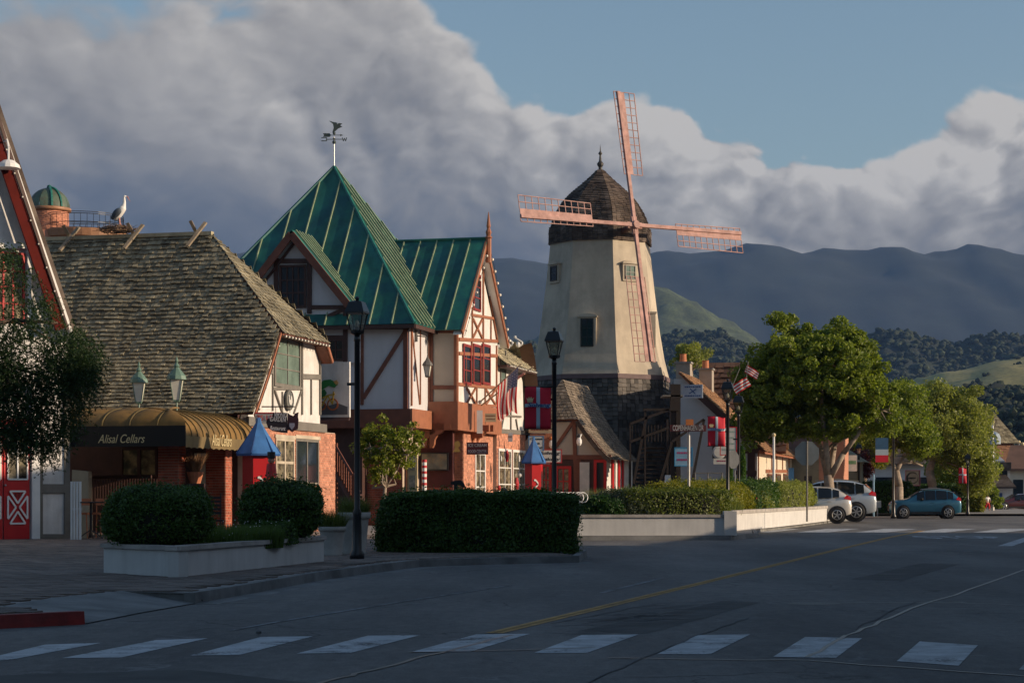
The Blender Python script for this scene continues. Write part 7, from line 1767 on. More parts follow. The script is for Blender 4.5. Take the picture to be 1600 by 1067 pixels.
T_, a, b = signboard('shop_sign', 'grey round-emblem signboard on purple frame behind the blue car', 1415, 1437, 735, 758, 130, mat('grey_board', (.13,.12,.12), .7), mat('plum_post', (.2,.04,.10), .6))
g = M(); c = V(((a.x+b.x)/2, a.y-.02, (a.z+b.z)/2)); g.lathe([(.36, 0), (.40, .015), (.40, .02), (.36, .03)], c, 24, 'y', cap=False); g.link('ring_emblem', BLACK, T_.o); M().lathe([(.33, 0), (.33, .02)], c+V((0,-.005,0)), 24, 'y').link('emblem_face', mat('grey_board', ()), T_.o)
text('GROVE', .16, BLACK, T_.o, c+V((0,-.03,0)), (1,0,0), (0,0,1)) if False else M().box(c+V((-.2,-.03,-.04)), c+V((.2,-.01,.04))).link('worn_lettering', BLACK, T_.o)

# octagonal sign seen from behind
OS = Thing('octagonal_sign', 'grey back of an octagonal road sign on a silver post in the shrub bed', 'road sign', (P(1261,0,74).x, 74, .5), -.1)
r = 20*74/F; zc = P(0, 708, 74).z-.5
M().lathe([(r, 0), (r, .012)], (0, .03, zc), 8, 'y', phase=math.pi/8).link('sign_plate', mat('sign_back_grey', (.26,.27,.25), .6, .15, 3, .05), OS.o)
M().tube((0,0,-.1), (0,0,zc+r*.95), .035, n=8).link('post_tube', GRAYW, OS.o)
for z in (.35, -.35): M().lathe([(.03,-.02),(.03,.035)], (0,0,zc+z), 8, 'y').link('bolt', STEEL, OS.o)
# small posts in the bed
OS2 = Thing('octagonal_sign', 'small pale rounded sign edge-on beside the tall lamp post', 'road sign', (P(1146,0,76).x, 76, .5), .0); M().lathe([(.38, 0), (.38, .02)], (0,0,P(0,718,76).z-.5), 8, 'y', sx=1.0, phase=math.pi/8).link('sign_plate', mat('pale_sign_back', (.42,.40,.36), .6), OS2.o); OS2.o.scale.x = .62; M().tube((.1,0,-.3), (.1,0,1.9), .03, n=6).link('post_tube', STEEL, OS2.o)
# railing
RL = Thing('pipe_railing', 'low grey pipe railing before the shaded white gable', 'railing', (0,0,0))
for x in (1086, 1106, 1128): M().tube(P(x,772,84), P(x,738,84), .025, n=6).link('rail_post', GRAYW, RL.o)
for y in (739, 754): M().tube(P(1084,y,84), P(1130,y,84), .022, n=6).link('rail_bar', GRAYW, RL.o)
AFR = Thing('sandwich_board', 'small white pointed board standing by the windmill stair', 'sign board', (0,0,0)); M().prism([P(1038,790,84), P(1047,790,84), P(1048,742,84), P(1039,742,84)], (0,.04,0)).link('sign_board', WPAINT, AFR.o)
# flagpoles
def flagpole(x, Y, yt, lab, r=.07):
    T_ = Thing('flagpole', lab, 'flagpole', (P(x,0,Y).x, Y, .14)); h = P(0, yt, Y).z-.14; M().tube((0,0,0), (0,0,h), r*1.2, r*.7, 8).link('pole', WPAINT, T_.o); M().ball((0,0,h+r), r*1.4, 8).link('pole_ball', GOLDP, T_.o); return T_
flagpole(1209, 86, 682, 'white pole rising behind the yellow shrub before the lit timbered wall', .07)
flagpole(1551, 150, 662, 'tall white flagpole left of the shingled pyramid tower', .12)
flagpole(1592, 190, 693, 'left of two white flagpoles at the right edge of the picture', .14); flagpole(1598, 190, 696, 'right-hand flagpole at the very right edge of the picture', .14)
def flag_mesh(T_, o, along, down, W_, H_, wave, stripes=13, canton=True, sag=.3, nm='flag'):
    """striped flag: o hoist top, along = fly direction, down = hoist direction; stripes run along the fly"""
    along, down = V(along).normalized(), V(down).normalized(); n = along.cross(down).normalized(); K = 26
    def at(u, v): return o+along*(W_*u*(1-.0))+down*(H_*v)+n*(wave*math.sin(u*9+v*2)*(.2+u))+V((0,0,-sag*u*u*W_))
    for i in range(stripes):
        v0, v1 = i/stripes, (i+1)/stripes; g = M(); vs = []; u0 = .4 if (canton and i < 7) else 0
        for k in range(K+1): u = u0+(1-u0)*k/K; vs += [at(u, v0), at(u, v1)]
        g.add(vs, [(2*k, 2*k+1, 2*k+3, 2*k+2) for k in range(K)]); g.link('flag_stripe', FLR if i % 2 == 0 else FLW, T_.o, True)
    if canton:
        g = M(); vs = []
        for k in range(9): vs += [at(.4*k/8, j/6*7/13) for j in range(7)]
        g.add(vs, [(k*7+j, k*7+j+1, k*7+8+j, k*7+7+j) for k in range(8) for j in range(6)]); g.link('flag_canton', FLB, T_.o, True)
        if W_ > .8:
            g = M()
            for a_ in range(5):
                for b_ in range(6): p = at(.4*(b_+.6)/6.4, (a_+.6)/5.4*7/13); g.ball(p-V((0,.015,0)), .022*W_, 5)
            g.link('flag_stars', FLW, T_.o, kind='stuff')
FLR = leafmat('flag_red', (.60,.03,.03), (.55,.03,.03), .5, (1,1,1)); FLW = leafmat('flag_white', (.75,.72,.68), (.78,.74,.70), .5, (1,1,1)); FLB = mat('flag_blue', (.05,.08,.20), .7, .1)
Yf = 84.5
FP = Thing('angled_flagpole', 'upper of two angled poles on the orange gabled bay', 'flagpole', (0,0,0)); a, b = P(750, 628, 84.6), P(815, 568, 82.5); M().tube(a, b, .035, .025, 8).link('pole', mat('pale_wood_pole', (.5,.38,.25), .6), FP.o); M().ball(a, .09, 8).link('pole_socket', STEEL, FP.o)
FP2 = Thing('angled_flagpole', 'lower angled pole with reddish tip on the orange gabled bay', 'flagpole', (0,0,0)); a2, b2 = P(752, 633, 85.4), P(833, 573, 83.0); M().tube(a2, b2, .035, .025, 8).link('pole', mat('pale_wood_pole', ()), FP2.o); m2_ = a2+(b2-a2)*.7; M().tube(m2_, m2_+(b2-m2_)*.45, .055, .05, 8).link('furled_cloth', mat('furled_pink', (.55,.25,.2), .8), FP2.o)
UF = Thing('striped_flag', 'stars and stripes flag draped from the upper angled pole', 'flag', (0,0,0))
# hoist lies along the pole; the fly hangs down
def draped():
    tip = P(810, 573, 82.6); base = P(778, 602, 83.7); K, J = 26, 24
    bl, br = P(778, 653, 83.5), P(808, 647, 82.9)
    def at(u, v):       # u along the pole from tip(0) to base(1), v down
        top = tip+(base-tip)*u; bot = br+(bl-br)*u
        bot = bot+V((0,0,.18*math.sin(u*6)))
        p = top+(bot-top)*v; s_ = v*(1.0-.2*v); return p+V((.10*math.sin(u*13+v*2.5)*s_*.6-.12*v*math.sin(v*3), .16*math.sin(u*13+v*2)*s_, 0))
    for i in range(13):
        g = M(); vs = []; v0 = .42 if i < 7 else 0
        for j in range(J+1): v = v0+(1-v0)*j/J; vs += [at(i/13, v), at((i+.5)/13, v), at((i+1)/13, v)]
        g.add(vs, [(3*j+q_, 3*j+q_+1, 3*j+q_+4, 3*j+q_+3) for j in range(J) for q_ in (0,1)]); g.link('flag_stripe', FLR if i % 2 == 0 else FLW, UF.o, True)
    g = M(); vs = []
    for j in range(13):
        for i in range(15): vs.append(at(i/14*7/13, .42*j/12))
    g.add(vs, [(j*15+i, j*15+i+1, j*15+16+i, j*15+15+i) for j in range(12) for i in range(14)]); g.link('flag_canton', mat('faded_canton', (.16,.18,.30), .7, .1), UF.o, True)
    g = M()
    for a_ in range(5):
        for b_ in range(6): g.ball(at((a_+.6)/5.2*7/13, .42*(b_+.6)/6.2)+V((0,-.02,0)), .022, 5)
    g.link('flag_stars', FLW, UF.o, kind='stuff')
draped()
U2 = Thing('striped_flag', 'small stars and stripes flag flying left of the big tree crown', 'flag', (0,0,0)); M().tube(P(1140,614,80), P(1156,575,80), .018, n=6).link('pole', GRAYW, U2.o); flag_mesh(U2, P(1143,603,80), (.75,0,.55), (.5,0,-.8), .75, .42, .05, 7, False, .1)
U3 = Thing('striped_flag', 'upper small striped flag half hidden by the big tree crown', 'flag', (0,0,0)); M().tube(P(1165,600,84), P(1169,565,84), .018, n=6).link('pole', GRAYW, U3.o); flag_mesh(U3, P(1167,570,84), (.8,0,-.4), (-.3,0,-.9), .6, .35, .05, 7, False, .1)
U4 = Thing('striped_flag', 'limp blue, white and red flag at the far right flagpoles', 'flag', (0,0,0)); flag_mesh(U4, P(1590,700,189.7), (.12,0,-1), (1,0,0), 2.4, .5, .06, 7, True, 0)

# ------------------------------------------------------------------ red telephone kiosks with blue tent roofs
def kiosk(x, Y, w, ytop, yeave, ybot, lab, door=True):
    c = P(x, 770, Y); T_ = Thing('telephone_kiosk', lab, 'telephone kiosk', (c.x, Y, .14), -.20, 'red telephone kiosks with blue roofs'); r = w/2*Y/F
    he = P(0, yeave, Y).z-.14; ht = P(0, ytop, Y).z-.14; ph = math.pi/6
    for k in range(6):
        t0, t1 = ph+k*math.pi/3, ph+(k+1)*math.pi/3; R_ = r*.82
        q_ = [V((R_*math.cos(t0), R_*math.sin(t0), 0)), V((R_*math.cos(t1), R_*math.sin(t1), 0))]; n_ = ((q_[0]+q_[1])/2).normalized()
        M().prism([q_[0], q_[1], q_[1]+V((0,0,he)), q_[0]+V((0,0,he))], -n_*.05).link('wall_panel', REDP, T_.o)
        a, b = V((r*1.12*math.cos(t0), r*1.12*math.sin(t0), he-.02)), V((r*1.12*math.cos(t1), r*1.12*math.sin(t1), he-.02)); tp = V((0,0,ht))
        M().prism([a, b, b+(tp-b)*.86, a+(tp-a)*.86], (0,0,.03)).link('roof_gore', BLUEP, T_.o)
        M().tube(a+V((0,0,.03)), tp-V((0,0,.05)), .03, .02, 5).link('roof_rib', mat('dark_blue_seam', (.02,.08,.25), .5), T_.o)
    M().lathe([(r*.20, ht-.34*1), (r*.12, ht+.02), (.02, ht+.05)], (0,0,0), 6, phase=ph).link('roof_cap', BLUEP, T_.o)
    M().lathe([(r*1.12, he-.06), (r*1.12, he-.01)], (0,0,0), 6, phase=ph).link('roof_edge', mat('dark_blue_seam', ()), T_.o)
    k = 4; t0, t1 = ph+k*math.pi/3, ph+(k+1)*math.pi/3; tm = (t0+t1)/2; n_ = V((math.cos(tm), math.sin(tm), 0)); U = V((-n_.y, n_.x, 0)); 
    for tm, nm in ((ph+4.5*math.pi/3, 'a'), ):
        c_ = n_*(r*.82*math.cos(math.pi/6)+.012)+V((0,0,he*.66)); g = M(); N = 8
        pts = [c_+U*(-.05+.11*math.sin(math.pi*i/N))+V((0,0,.15-.3*i/N)) for i in range(N+1)]
        for i in range(N): g.beam(pts[i], pts[i+1], .055, n_, .01)
        g.beam(pts[0]-U*.06, pts[0]+U*.03, .07, n_, .012); g.beam(pts[-1]-U*.06, pts[-1]+U*.03, .07, n_, .012); g.link('handset_emblem', WPAINT, T_.o)
    tm = ph+5.5*math.pi/3; n_ = V((math.cos(tm), math.sin(tm), 0)); U = V((-n_.y, n_.x, 0)); c_ = n_*(r*.82*math.cos(math.pi/6)+.004)
    g = M(); g.prism([c_+U*a_*r*.3+V((0,0,b_)) for a_, b_ in ((-1,.1),(1,.1),(1,he*.78),(.6,he*.86),(-.6,he*.86),(-1,he*.78))], n_*.006); g.link('door_opening', DARK, T_.o)
kiosk(404, 57.5, 62, 655, 709, 815, 'nearer red kiosk with blue tent roof left of the brick wall windows')
kiosk(834, 80, 36, 684, 722, 785, 'farther red kiosk with blue roof right of the white shop windows')
Bl = Thing('blue_lid_bin', 'low blue lid showing above the long hedge next to the farther kiosk', 'bin', P(842, 772, 76)+V((0,0,-.2))); M().lathe([(.4,-1.5),(.5,0),(.56,.02),(.5,.14),(.1,.2)], (0,0,0), 16).link('bin_lid', mat('bright_blue', (.01,.08,.42), .4), Bl.o)
BK = Thing('white_bicycle_rack', 'white curled wire rack at the right end of the long hedge', 'rack', P(886, 783, 60)); g = M()
for i in range(9):
    c = V((-.55+i*.13, 0, 0)); pts = [c+V((.16*math.cos(t), .05*math.sin(t*2), .12+.16*math.sin(t))) for t in [j*6.28/12 for j in range(13)]]; g.path(pts, [.016]*13, 5)
g.link('wire_loops', WPAINT, BK.o)
RS = Thing('hooded_reader', 'dark hooded pedestal rising behind the long hedge', 'pedestal', P(712, 770, 47)); g = M(); g.tube((0,0,-1.3), (0,0,.3), .05, n=8); g.prism([(-.12,-.05,.28), (.12,-.05,.32), (.2,-.05,.25), (.28,-.05,.05), (.34,-.05,-.12), (.2,-.05,.13), (.05,-.05,.2), (-.12,-.05,.2)], (0,.14,0)); g.link('pedestal_hood', BLACK, RS.o)
GH = Thing('carved_figure_sign', 'small gilded figure sign hanging in the dark recess', 'sign', P(714, 700, 81.5)); g = M(); g.prism([(x*.027, 0, -z*.027) for x, z in ((-7,6),(6,6),(4,3),(2,-1),(5,-3),(5,-8),(2,-12),(-3,-10),(-5,-6),(-3,-3),(-4,2))], (0,.06,0)); g.link('gilded_figure', mat('dull_gold', (.28,.17,.04), .5), GH.o)
# carved stork pair ornament near the A-frame
OR = Thing('roof_ornament', 'white painted swan scroll ornaments above the small curved roof', 'ornament', P(790, 540, 92)); 
for i, (x, z, s_) in enumerate(((-.35,.0,.9), (.1,.0,1.1), (.6,.05,.9), (-.0,.35,.6))):
    g = M(); pts = [V((x+.22*s_*math.sin(t*1.3), 0, z+.5*s_*t/3.2-.1)) for t in [j*3.4/9 for j in range(10)]]; g.path(pts, [.05]*5+[.035]*5, 6); g.ball(pts[-1]+V((.05,0,.0)), .06, 6); g.ball(V((x, 0, z)), .13*s_, 8, 1.2); g.link('swan_scroll', WPAINT, OR.o)
# carved toy figures: white stork figures beside the lamp
for (x, y, lab) in ((862, 694, 'white and red carved figure left of the second lamp post'), (905, 690, 'white carved bird figure with dark head right of the second lamp post')):
    T_ = Thing('carved_figure', lab, 'ornament', P(x, y, 90)); g = M(); g.ball((0,0,0), .13, 10, 1.6); g.path([(0,0,.15), (.06,0,.3), (.12,0,.36)], [.06,.05,.02]); g.link('figure_body', WPAINT, T_.o); M().ball((-.03,0,.28), .09, 8).link('figure_head', BLACK if x > 900 else mat('orange_tag', ()), T_.o)
# display in the white shop windows
DG = Thing('shop_display', 'red and white goods standing in the white shop windows', 'goods', (0,0,0))
for (x, y, w, h, m2) in ((792, 712, 6, 18, SIGNR), (783, 716, 3, 8, WPAINT), (807, 755, 8, 18, SIGNR), (811, 716, 4, 10, WPAINT), (780, 762, 5, 8, SIGNR), (812, 742, 8, 6, WPAINT), (787, 766, 12, 8, BLACK)):
    p = S4.m @ S4.hit(x, y, 'x', .09); r = w/2*92/F; M().lathe([(r*.7, -h*46/F), (r, 0), (r*.5, h*46/F)], p, 8).link('display_item', m2, DG.o)

# ------------------------------------------------------------------ patio under the awning
def bar_table(x, Y, lab):
    T_ = Thing('bar_table', lab, 'table', (P(x,0,Y).x, Y, .19)); M().lathe([(.38,1.02),(.40,1.04),(.38,1.06)], n=16).link('table_top', BLACK, T_.o); M().tube((0,0,.02),(0,0,1.02),.035,n=8).link('pedestal', BLACK, T_.o)
    for k in range(4): t = k*math.pi/2+.4; M().path([(0,0,.25),(math.cos(t)*.2,math.sin(t)*.2,.12),(math.cos(t)*.34,math.sin(t)*.34,0)], [.018]*3, 5).link('table_foot', BLACK, T_.o)
def bar_stool(x, Y, lab, m_=None):
    T_ = Thing('bar_stool', lab, 'stool', (P(x,0,Y).x, Y, .19), random.uniform(-.4,.4), 'terracotta bar stools'); M().box((-.18,-.18,.68), (.18,.18,.74)).link('seat', TERRAC, T_.o)
    for sx in (-1,1):
        for sy in (-1,1): M().tube((sx*.2,sy*.2,0),(sx*.15,sy*.15,.68),.02,.02,6).link('leg', TERRAC, T_.o)
    M().box((-.18,.15,.95), (.18,.18,1.15)).link('backrest', TERRAC, T_.o); M().tube((-.16,.16,.7),(-.16,.17,1.15),.015).link('back_post', TERRAC, T_.o); M().tube((.16,.16,.7),(.16,.17,1.15),.015).link('back_post', TERRAC, T_.o)
bar_table(142, 55.5, 'small round black pedestal table on the patio left of the big clipped bush')
bar_stool(130, 55.9, 'terracotta stool left of the black patio table'); bar_stool(154, 56.2, 'terracotta stool right of the black patio table')
FN = Thing('patio_railing', 'dark slatted railing behind the patio table under the awning', 'railing', (0,0,0), -TH)
for i in range(26): p = FN.loc(P(140+i*4.2, 770, 60)); M().tube((p.x, p.y, .2), (p.x, p.y, 1.95), .02, n=5).link('baluster', DARKW, FN.o)
p, p2 = FN.loc(P(138,770,60)), FN.loc(P(248,770,60)); M().box((p.x, p.y-.04, 1.95), (p2.x, p.y+.04, 2.05)).link('top_rail', DARKW, FN.o)
WP = Thing('white_picket_gate', 'narrow white picket gate between the red-door shop and the patio', 'gate', (0,0,0))
for i, x in enumerate((110, 114.5, 119, 123.5)): a, b = P(x, 843, 55.2), P(x+3.2, 752, 55.2); M().box((a.x, 55.2, .14), (b.x, 55.25, b.z)).link('picket', WPAINT, WP.o)
a = P(110, 800, 55.2); M().box((a.x, 55.26, 1.0), (P(127,0,55.2).x, 55.3, 1.08)).link('gate_rail', WPAINT, WP.o)
CRT = Thing('cloth_covered_stand', 'pale draped service stand beside the dark patio opening', 'stand', P(124, 800, 57).xy.to_3d()+V((0,0,.14))); M().prism([(-.25,0,0),(.3,0,0),(.26,0,2.0),(-.22,0,2.05)], (0,.5,0)).link('draped_cover', mat('tan_cloth', (.38,.30,.2), .9, .2), CRT.o)
PP = Thing('patio_pot_plant', 'clay pot with spiky reddish plant between the two brick piers', 'potted plant', P(305, 800, 58.5).xy.to_3d()+V((0,0,.14))); M().box((-.3,-.2,0), (.3,.2,1.65)).link('pedestal', DARKW, PP.o); M().lathe([(.16,1.65),(.26,2.0),(.24,2.0)], n=12).link('clay_pot', TERRAC, PP.o); link('foliage', npmesh('foliage', blades(rvec(400)*.12*np.array([1,1,0])+np.array([0,0,2.0]), .55, .02, .8), 3, mat('bronze_leaf', (.22,.12,.06), .7)), PP.o, kind='stuff')
CH_ = Thing('dark_patio_chair', 'dark slatted chair back behind the planter grass', 'chair', P(334, 800, 55).xy.to_3d()+V((0,0,.14)), .3)
for i in range(5): M().box((-.25,.2,.75+i*.11), (.25,.23,.82+i*.11)).link('back_slat', BLACK, CH_.o)
M().box((-.26,-.25,.55),(.26,.2,.6)).link('seat', BLACK, CH_.o)
for sx in (-1,1):
    for sy in (-1,1): M().tube((sx*.23,sy*.22,0),(sx*.23,sy*.22,.58 if sy < 0 else 1.35),.018,n=6).link('leg', BLACK, CH_.o)
NC = Thing('nutcracker_figure', 'little red painted figure standing among the bushes by the kiosk', 'ornament', P(424, 745, 52)); g = M(); g.tube((0,0,-1.4),(0,0,.0),.05,n=6); g.lathe([(.16,0),(.14,.2),(.12,.35),(.08,.37)], n=10); g.link('figure_coat', REDP, NC.o); M().ball((0,0,.45), .1, 8).link('figure_head', SKIN, NC.o); M().lathe([(.11,.5),(.11,.68)], n=10).link('figure_hat', BLACK, NC.o)

# ------------------------------------------------------------------ cars
TYRE = mat('tyre_rubber', (.012,.012,.013), .8, .2); RIM = mat('alloy_rim', (.55,.54,.52), .3, .1, 4, 0, metal=.8); CGL = mat('car_glass', (.012,.016,.02), .04, .1, 1, 0); TRIM = mat('black_trim', (.015,.015,.017), .6); TAIL = mat('tail_lamp', (.4,.01,.015), .2, .1); HEADL = mat('headlamp', (.5,.5,.48), .1, .1)
def car(lab, pos, rz, paint, sc=1.0, L_=4.5, kind='suv', cat='car', rimstyle=5, chrome=False):
    """body lofted along x (front at -x); returns Thing"""
    T_ = Thing('parked_car', lab, cat, pos, rz); T_.o.scale = (sc,)*3
    if kind == 'suv':   # x, bottom, shoulder, roof/bonnet top, half width low, half width shoulder, half width top
        st = [(-2.24,.42,.72,.78,.50,.52,.40), (-2.20,.30,.82,.92,.72,.72,.58), (-2.0,.24,.88,.99,.84,.83,.68), (-1.55,.24,.94,1.04,.88,.87,.70), (-1.15,.24,.98,1.10,.90,.89,.72),
              (-.95,.24,.99,1.18,.90,.89,.70), (-.35,.24,1.0,1.53,.90,.90,.60), (.1,.24,1.01,1.62,.90,.90,.60), (.7,.24,1.03,1.64,.90,.90,.60), (1.3,.24,1.05,1.60,.90,.90,.59), (1.75,.26,1.08,1.50,.88,.88,.57), (2.05,.32,1.08,1.22,.84,.85,.60), (2.17,.36,.98,1.06,.80,.80,.62), (2.2,.42,.8,.9,.70,.72,.6)]
    elif kind == 'hatch':
        st = [(-1.9,.4,.65,.7,.45,.48,.35), (-1.85,.28,.78,.86,.68,.68,.5), (-1.5,.22,.86,.98,.8,.79,.62), (-1.05,.22,.92,1.08,.83,.82,.64), (-.35,.22,.95,1.44,.84,.83,.54), (.2,.22,.96,1.52,.84,.83,.55), (.9,.22,.98,1.50,.84,.83,.55), (1.4,.24,1.02,1.38,.82,.82,.53), (1.72,.3,1.02,1.16,.78,.79,.56), (1.84,.36,.86,.96,.72,.72,.58), (1.87,.42,.72,.8,.6,.62,.5)]
    else:
        st = [(-2.35,.42,.62,.68,.6,.6,.5), (-2.3,.28,.7,.8,.8,.8,.66), (-1.6,.22,.76,.88,.86,.86,.72), (-.95,.22,.8,.95,.87,.87,.74), (-.35,.22,.82,1.34,.87,.87,.6), (.2,.22,.83,1.38,.87,.87,.6), (.9,.22,.84,1.34,.87,.87,.58), (1.45,.22,.86,.98,.86,.86,.72), (2.1,.26,.84,.93,.82,.82,.7), (2.3,.4,.7,.8,.7,.7,.6)]
    zs = [(s_[1], s_[2], s_[3]) for s_ in st]; ny = 9
    def ringpts(s_):
        x, zb, zsx, zt, wb, ws, wt = s_; zm = (zb+zsx)/2
        half = [(wb*.9, zb), (wb, zb+.10), (ws+.02, zm), (ws, zsx), (ws*.3+wt*.7, zsx+(zt-zsx)*.62) if zt-zsx > .25 else (ws*.6+wt*.4, zsx+(zt-zsx)*.5), (wt, zt-.05 if zt-zsx > .2 else zt-.02), (wt*.6, zt+.005), (0, zt+.02)]
        pts = [V((x, -w, z)) for w, z in half]+[V((x, w, z)) for w, z in reversed(half[:-1])]; return pts
    R_ = [ringpts(s_) for s_ in st]; N = len(R_[0]); g = M(); gl = M(); vs = [p for r in R_ for p in r]; fsb = []; fsg = []
    for i in range(len(R_)-1):
        cab = (st[i][3]-st[i][2] > .25) and (st[i+1][3]-st[i+1][2] > .25)
        for j in range(N-1):
            f = (i*N+j, (i+1)*N+j, (i+1)*N+j+1, i*N+j+1)
            side = j in (3, 4, N-5, N-6)
            fsb.append(f)
    g.add(vs, fsb+[tuple(range(N))[::-1], tuple(range((len(R_)-1)*N, len(R_)*N))])
    bo = g.link('body', paint, T_.o, True); md = bo.modifiers.new('Sub', 'SUBSURF'); md.levels = md.render_levels = 1
    # side glass: pieces set just proud of the cabin sides
    ce = [s_ for s_ in st if s_[3]-s_[2] > .25]; x0, x1 = ce[0][0]-.22, ce[-1][0]+.05
    def side(x, f):     # f 0 shoulder..1 roof edge
        for a_, b_ in zip(st, st[1:]):
            if a_[0] <= x <= b_[0]: k = (x-a_[0])/(b_[0]-a_[0]); s_ = [a_[q_]+(b_[q_]-a_[q_])*k for q_ in range(7)]; break
        zsx, zt, ws, wt = s_[2], s_[3], s_[5], s_[6]; z = zsx+.04+(zt-.10-zsx)*f; return z, ws+(wt-ws)*(f**1.3)*.96+.012
    cuts = [x0, x0+.52, x0+(x1-x0)*.5, x0+(x1-x0)*.80, x1-.08]
    for sg in (-1, 1):
        for a_, b_ in zip(cuts, cuts[1:]):
            q_ = []; K_ = 4
            for f in (0, 1):
                for k in range(K_+1):
                    kk = k if f == 0 else K_-k; x = a_+.03+(b_-a_-.06)*kk/K_; z, w = side(x, f); q_.append(V((x, sg*w, z)))
            n_ = V((0, sg, .3)).normalized()
            gg = M(); kf = K_+1; gg.add(q_, [(k, k+1, 2*kf-2-k, 2*kf-1-k) for k in range(K_)]); gg.link('side_window', CGL, T_.o, True)
    ws_ = [s_ for s_ in st if s_[0] <= ce[0][0]][-2:]
    a_, b_ = ws_[0], ce[0]; M().prism([(a_[0]+.04, -a_[6]*.93, a_[3]+.035), (a_[0]+.04, a_[6]*.93, a_[3]+.035), (b_[0]-.02, b_[6]*.95, b_[3]-.03), (b_[0]-.02, -b_[6]*.95, b_[3]-.03)], (-.02,0,.02)).link('windscreen', CGL, T_.o)
    tl_ = [s_ for s_ in st if s_[0] > ce[-1][0]][0]; b_ = ce[-1]; M().prism([(b_[0]+.06, -b_[6]*.9, b_[3]-.02), (b_[0]+.06, b_[6]*.9, b_[3]-.02), (tl_[0]+.02, tl_[6]*1.0, tl_[3]+.03), (tl_[0]+.02, -tl_[6]*1.0, tl_[3]+.03)], (.03,0,.02)).link('rear_window', CGL, T_.o)
    wr = .35 if kind != 'hatch' else .31; xf, xb = (st[0][0]+.86, st[-1][0]-.84) if kind != 'hatch' else (st[0][0]+.72, st[-1][0]-.62)
    ww = max(s_[5] for s_ in st)
    for xw in (xf, xb):
        for sg in (-1, 1):
            M().lathe([(wr+.075, -.01), (wr+.075, .015), (wr+.02, .022)], V((xw, sg*(ww+.012), wr)), 24, 'y').link('wheel_arch', TRIM, T_.o)
            y_ = sg*(ww-.06); wh_ = M().lathe([(wr*.66, -.11), (wr*.93, -.12), (wr, -.07), (wr, .07), (wr*.93, .12), (wr*.66, .11)], V((xw, y_+sg*.02, wr)), 24, 'y').link('wheel', TYRE, T_.o, True)
            yy = y_+sg*.145; g = M(); g.lathe([(wr*.60, -.01), (wr*.68, .004), (wr*.60, .01)], V((xw, yy, wr)), 24, 'y', cap=False); g.link('rim_ring', RIM, wh_)
            M().lathe([(wr*.64, -.02), (wr*.64, -.005)], V((xw, yy-sg*.02, wr)), 20, 'y').link('rim_well', TRIM, wh_)
            for k in range(rimstyle+1):
                t = 2*math.pi*k/(rimstyle+1)+.2; g = M(); g.beam((xw, yy, wr), (xw+wr*.66*math.cos(t), yy, wr+wr*.66*math.sin(t)), .045, (0,sg,0), .015); g.link('rim_spoke', RIM, wh_)
    xr = st[-1][0]; xl = st[0][0]; zs_ = st[-3][2]
    for sg in (-1, 1):
        M().prism([(xr-.34, sg*(st[-3][5]+.012), zs_-.02), (xr-.02, sg*(st[-2][5]*.98), zs_-.10), (xr-.04, sg*(st[-2][5]*.95), zs_+.06), (xr-.22, sg*(st[-3][5]*.99), zs_+.13)], (0, sg*.02, 0)).link('tail_lamp', TAIL, T_.o)
        M().prism([(xl+.02, sg*st[1][5]*.82, .70), (xl+.42, sg*(st[2][5]+.01), .78), (xl+.40, sg*(st[2][5]*.99), .90), (xl+.06, sg*st[1][5]*.80, .82)], (-.01, sg*.02, 0)).link('headlight', HEADL, T_.o)
        M().prism([(xf+wr+.12, sg*(ww+.015), .26), (xb-wr-.12, sg*(ww+.015), .26), (xb-wr-.12, sg*(ww+.015), .40), (xf+wr+.12, sg*(ww+.015), .37)], (0, sg*.012, 0)).link('sill_trim', TRIM, T_.o)
        z, w = side(x0+.35, 0); M().ball((x0+.32, sg*(w+.12), z+.04), .10, 8, .7).link('wing_mirror', TRIM, T_.o)
        for xh in (cuts[2]-.18, cuts[3]-.12): M().box((xh-.09, sg*(ww+.0), st[6][2]-.12), (xh+.09, sg*(ww+.035), st[6][2]-.09)).link('door_handle', STEEL if chrome else paint, T_.o)
        if kind == 'suv': M().path([V((-.2, sg*.56, 1.62)), V((.6, sg*.57, 1.69)), V((1.5, sg*.56, 1.60))], [.022]*3, 6).link('roof_rail', STEEL, T_.o)
    M().box((xl-.015, -.5, .5), (xl+.03, .5, .72)).link('grille', TRIM, T_.o); M().box((xr-.03, -.55, .36), (xr+.012, .55, .5)).link('rear_bumper_trim', TRIM, T_.o); M().box((xr-.01, -.26, .66), (xr+.018, .26, .78)).link('number_plate', SIGNW, T_.o)
    return T_
def cpaint(nm, c, r=.28): return mat(nm, c, r, .05, 1, 0, metal=.25, coat=.8)
car('blue compact sport utility car seen side-on, parked facing left', (P(1448, 0, 112).x, 112.6, 0), -.12, cpaint('blue_car_paint', (.03,.14,.22)), .93).o.scale.z *= 1.13
car('silver large sport utility car parked behind the small white hatchback', (P(1366, 0, 99.5).x-2.75, 99.5, .10), -.10, cpaint('silver_car_paint', (.42,.46,.50)), 1.25, chrome=True)
car('small white hatchback partly hidden behind the curved wall', (P(1329, 0, 94.5).x-2.15, 94.5, .08), -.14, cpaint('white_car_paint', (.66,.62,.56)), 1.15, kind='hatch', rimstyle=4)
car('old maroon sedan at right edge, parked facing left', (P(1592, 0, 160).x, 160, 0), .05, cpaint('maroon_car_paint', (.10,.02,.02)), 1.05, kind='sedan')
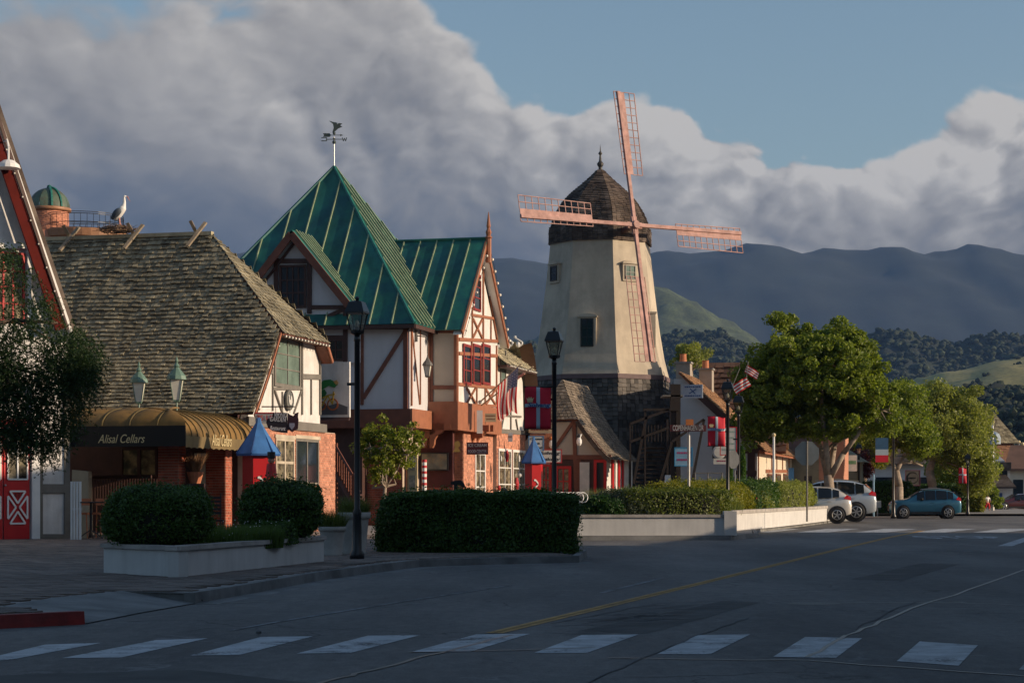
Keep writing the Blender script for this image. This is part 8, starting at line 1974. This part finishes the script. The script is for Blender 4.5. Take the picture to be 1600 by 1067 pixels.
# person by the far hedge
PE = Thing('person', 'small person in white top and red trousers standing by the far hedge', 'person', (P(1543,0,146).x, 146, .14), .4); hs_ = 1.25
b_ = skin('body', [(0,0,.62,.11,.085), (0,0,.80,.10,.075), (0,0,.98,.12,.08), (0,0,1.05,.05,.05), (0,0,1.12,.065,.07), (0,-.01,1.2,.07,.08), (0,0,1.26,.04,.045),
     (.09,0,.56,.075), (.13,-.03,.32,.05), (.15,.0,.05,.035), (.16,-.10,.03,.03), (-.09,0,.56,.075), (-.13,.06,.32,.05), (-.15,.12,.06,.035), (-.16,.03,.03,.03),
     (.17,0,.98,.045), (.22,-.02,.78,.035), (.2,-.14,.66,.028), (-.17,0,.98,.045), (-.23,-.02,.78,.035), (-.2,-.14,.68,.028)],
     [(0,1),(1,2),(2,3),(3,4),(4,5),(5,6),(0,7),(7,8),(8,9),(9,10),(0,11),(11,12),(12,13),(13,14),(2,15),(15,16),(16,17),(2,18),(18,19),(19,20)], SKIN, PE.o)
skin('shirt', [(0,0,.66,.125,.10), (0,0,.84,.115,.09), (0,0,.99,.13,.09), (.17,0,.985,.058), (.21,-.01,.85,.05), (-.17,0,.985,.058), (-.22,-.01,.85,.05)], [(0,1),(1,2),(2,3),(3,4),(2,5),(5,6)], WPAINT, PE.o)
skin('trousers', [(0,0,.64,.13,.105), (.09,0,.56,.095), (.135,-.03,.32,.08), (.145,-.01,.16,.075), (-.09,0,.56,.095), (-.135,.06,.32,.08), (-.145,.10,.18,.075)], [(0,1),(1,2),(2,3),(0,4),(4,5),(5,6)], mat('red_trousers', (.55,.02,.03), .8), PE.o)
M().ball((0,.015,1.235), .085, 10, 1.0).link('hair', mat('brown_hair', (.10,.05,.03), .8), PE.o)
# low kerb blocks, bits of litter
for (x, y) in ((313, 941), (637, 886), (404, 992)):
    p = G(x, y, .0); o = M().ball((0,0,0), .035, 5, .6).link('litter', PALE if x > 320 else DARK, None, label={313: 'small dark lump of litter in the gutter by the lowered kerb', 637: 'small pale scrap by the kerb below the long hedge', 404: 'small pale scrap on the road by the third crossing bar'}[x], category='litter'); o.location = (p.x, p.y, .03)
NR_ = Thing('newspaper_box', 'blue narrow box standing behind the far shrubs left of the octagonal sign', 'box', P(1236,0,100).xy.to_3d()+V((0,0,.14))); M().box((-.14,-.1,0), (.14,.1,P(0,731,100).z-.14)).link('box_body', mat('clear_blue', (.05,.16,.34), .5), NR_.o)
BPO = Thing('blue_marker_post', 'slim blue post behind the silver car', 'post', P(1365,0,112).xy.to_3d()+V((0,0,.14))); M().tube((0,0,0), (0,0,P(0,741,112).z-.14), .055, n=8).link('post_tube', mat('sky_blue_sign', ()), BPO.o)
UT = Thing('utility_box', 'small grey box on a stake right of the silver car', 'utility box', P(1371,0,113).xy.to_3d()+V((0,0,.14))); M().box((-.14,-.1,.5), (.2,.1,.9)).link('box_body', STEEL, UT.o); M().box((-.03,-.03,0), (.03,.03,.5)).link('stake', STEEL, UT.o)
# roof antenna things behind the shingled shop
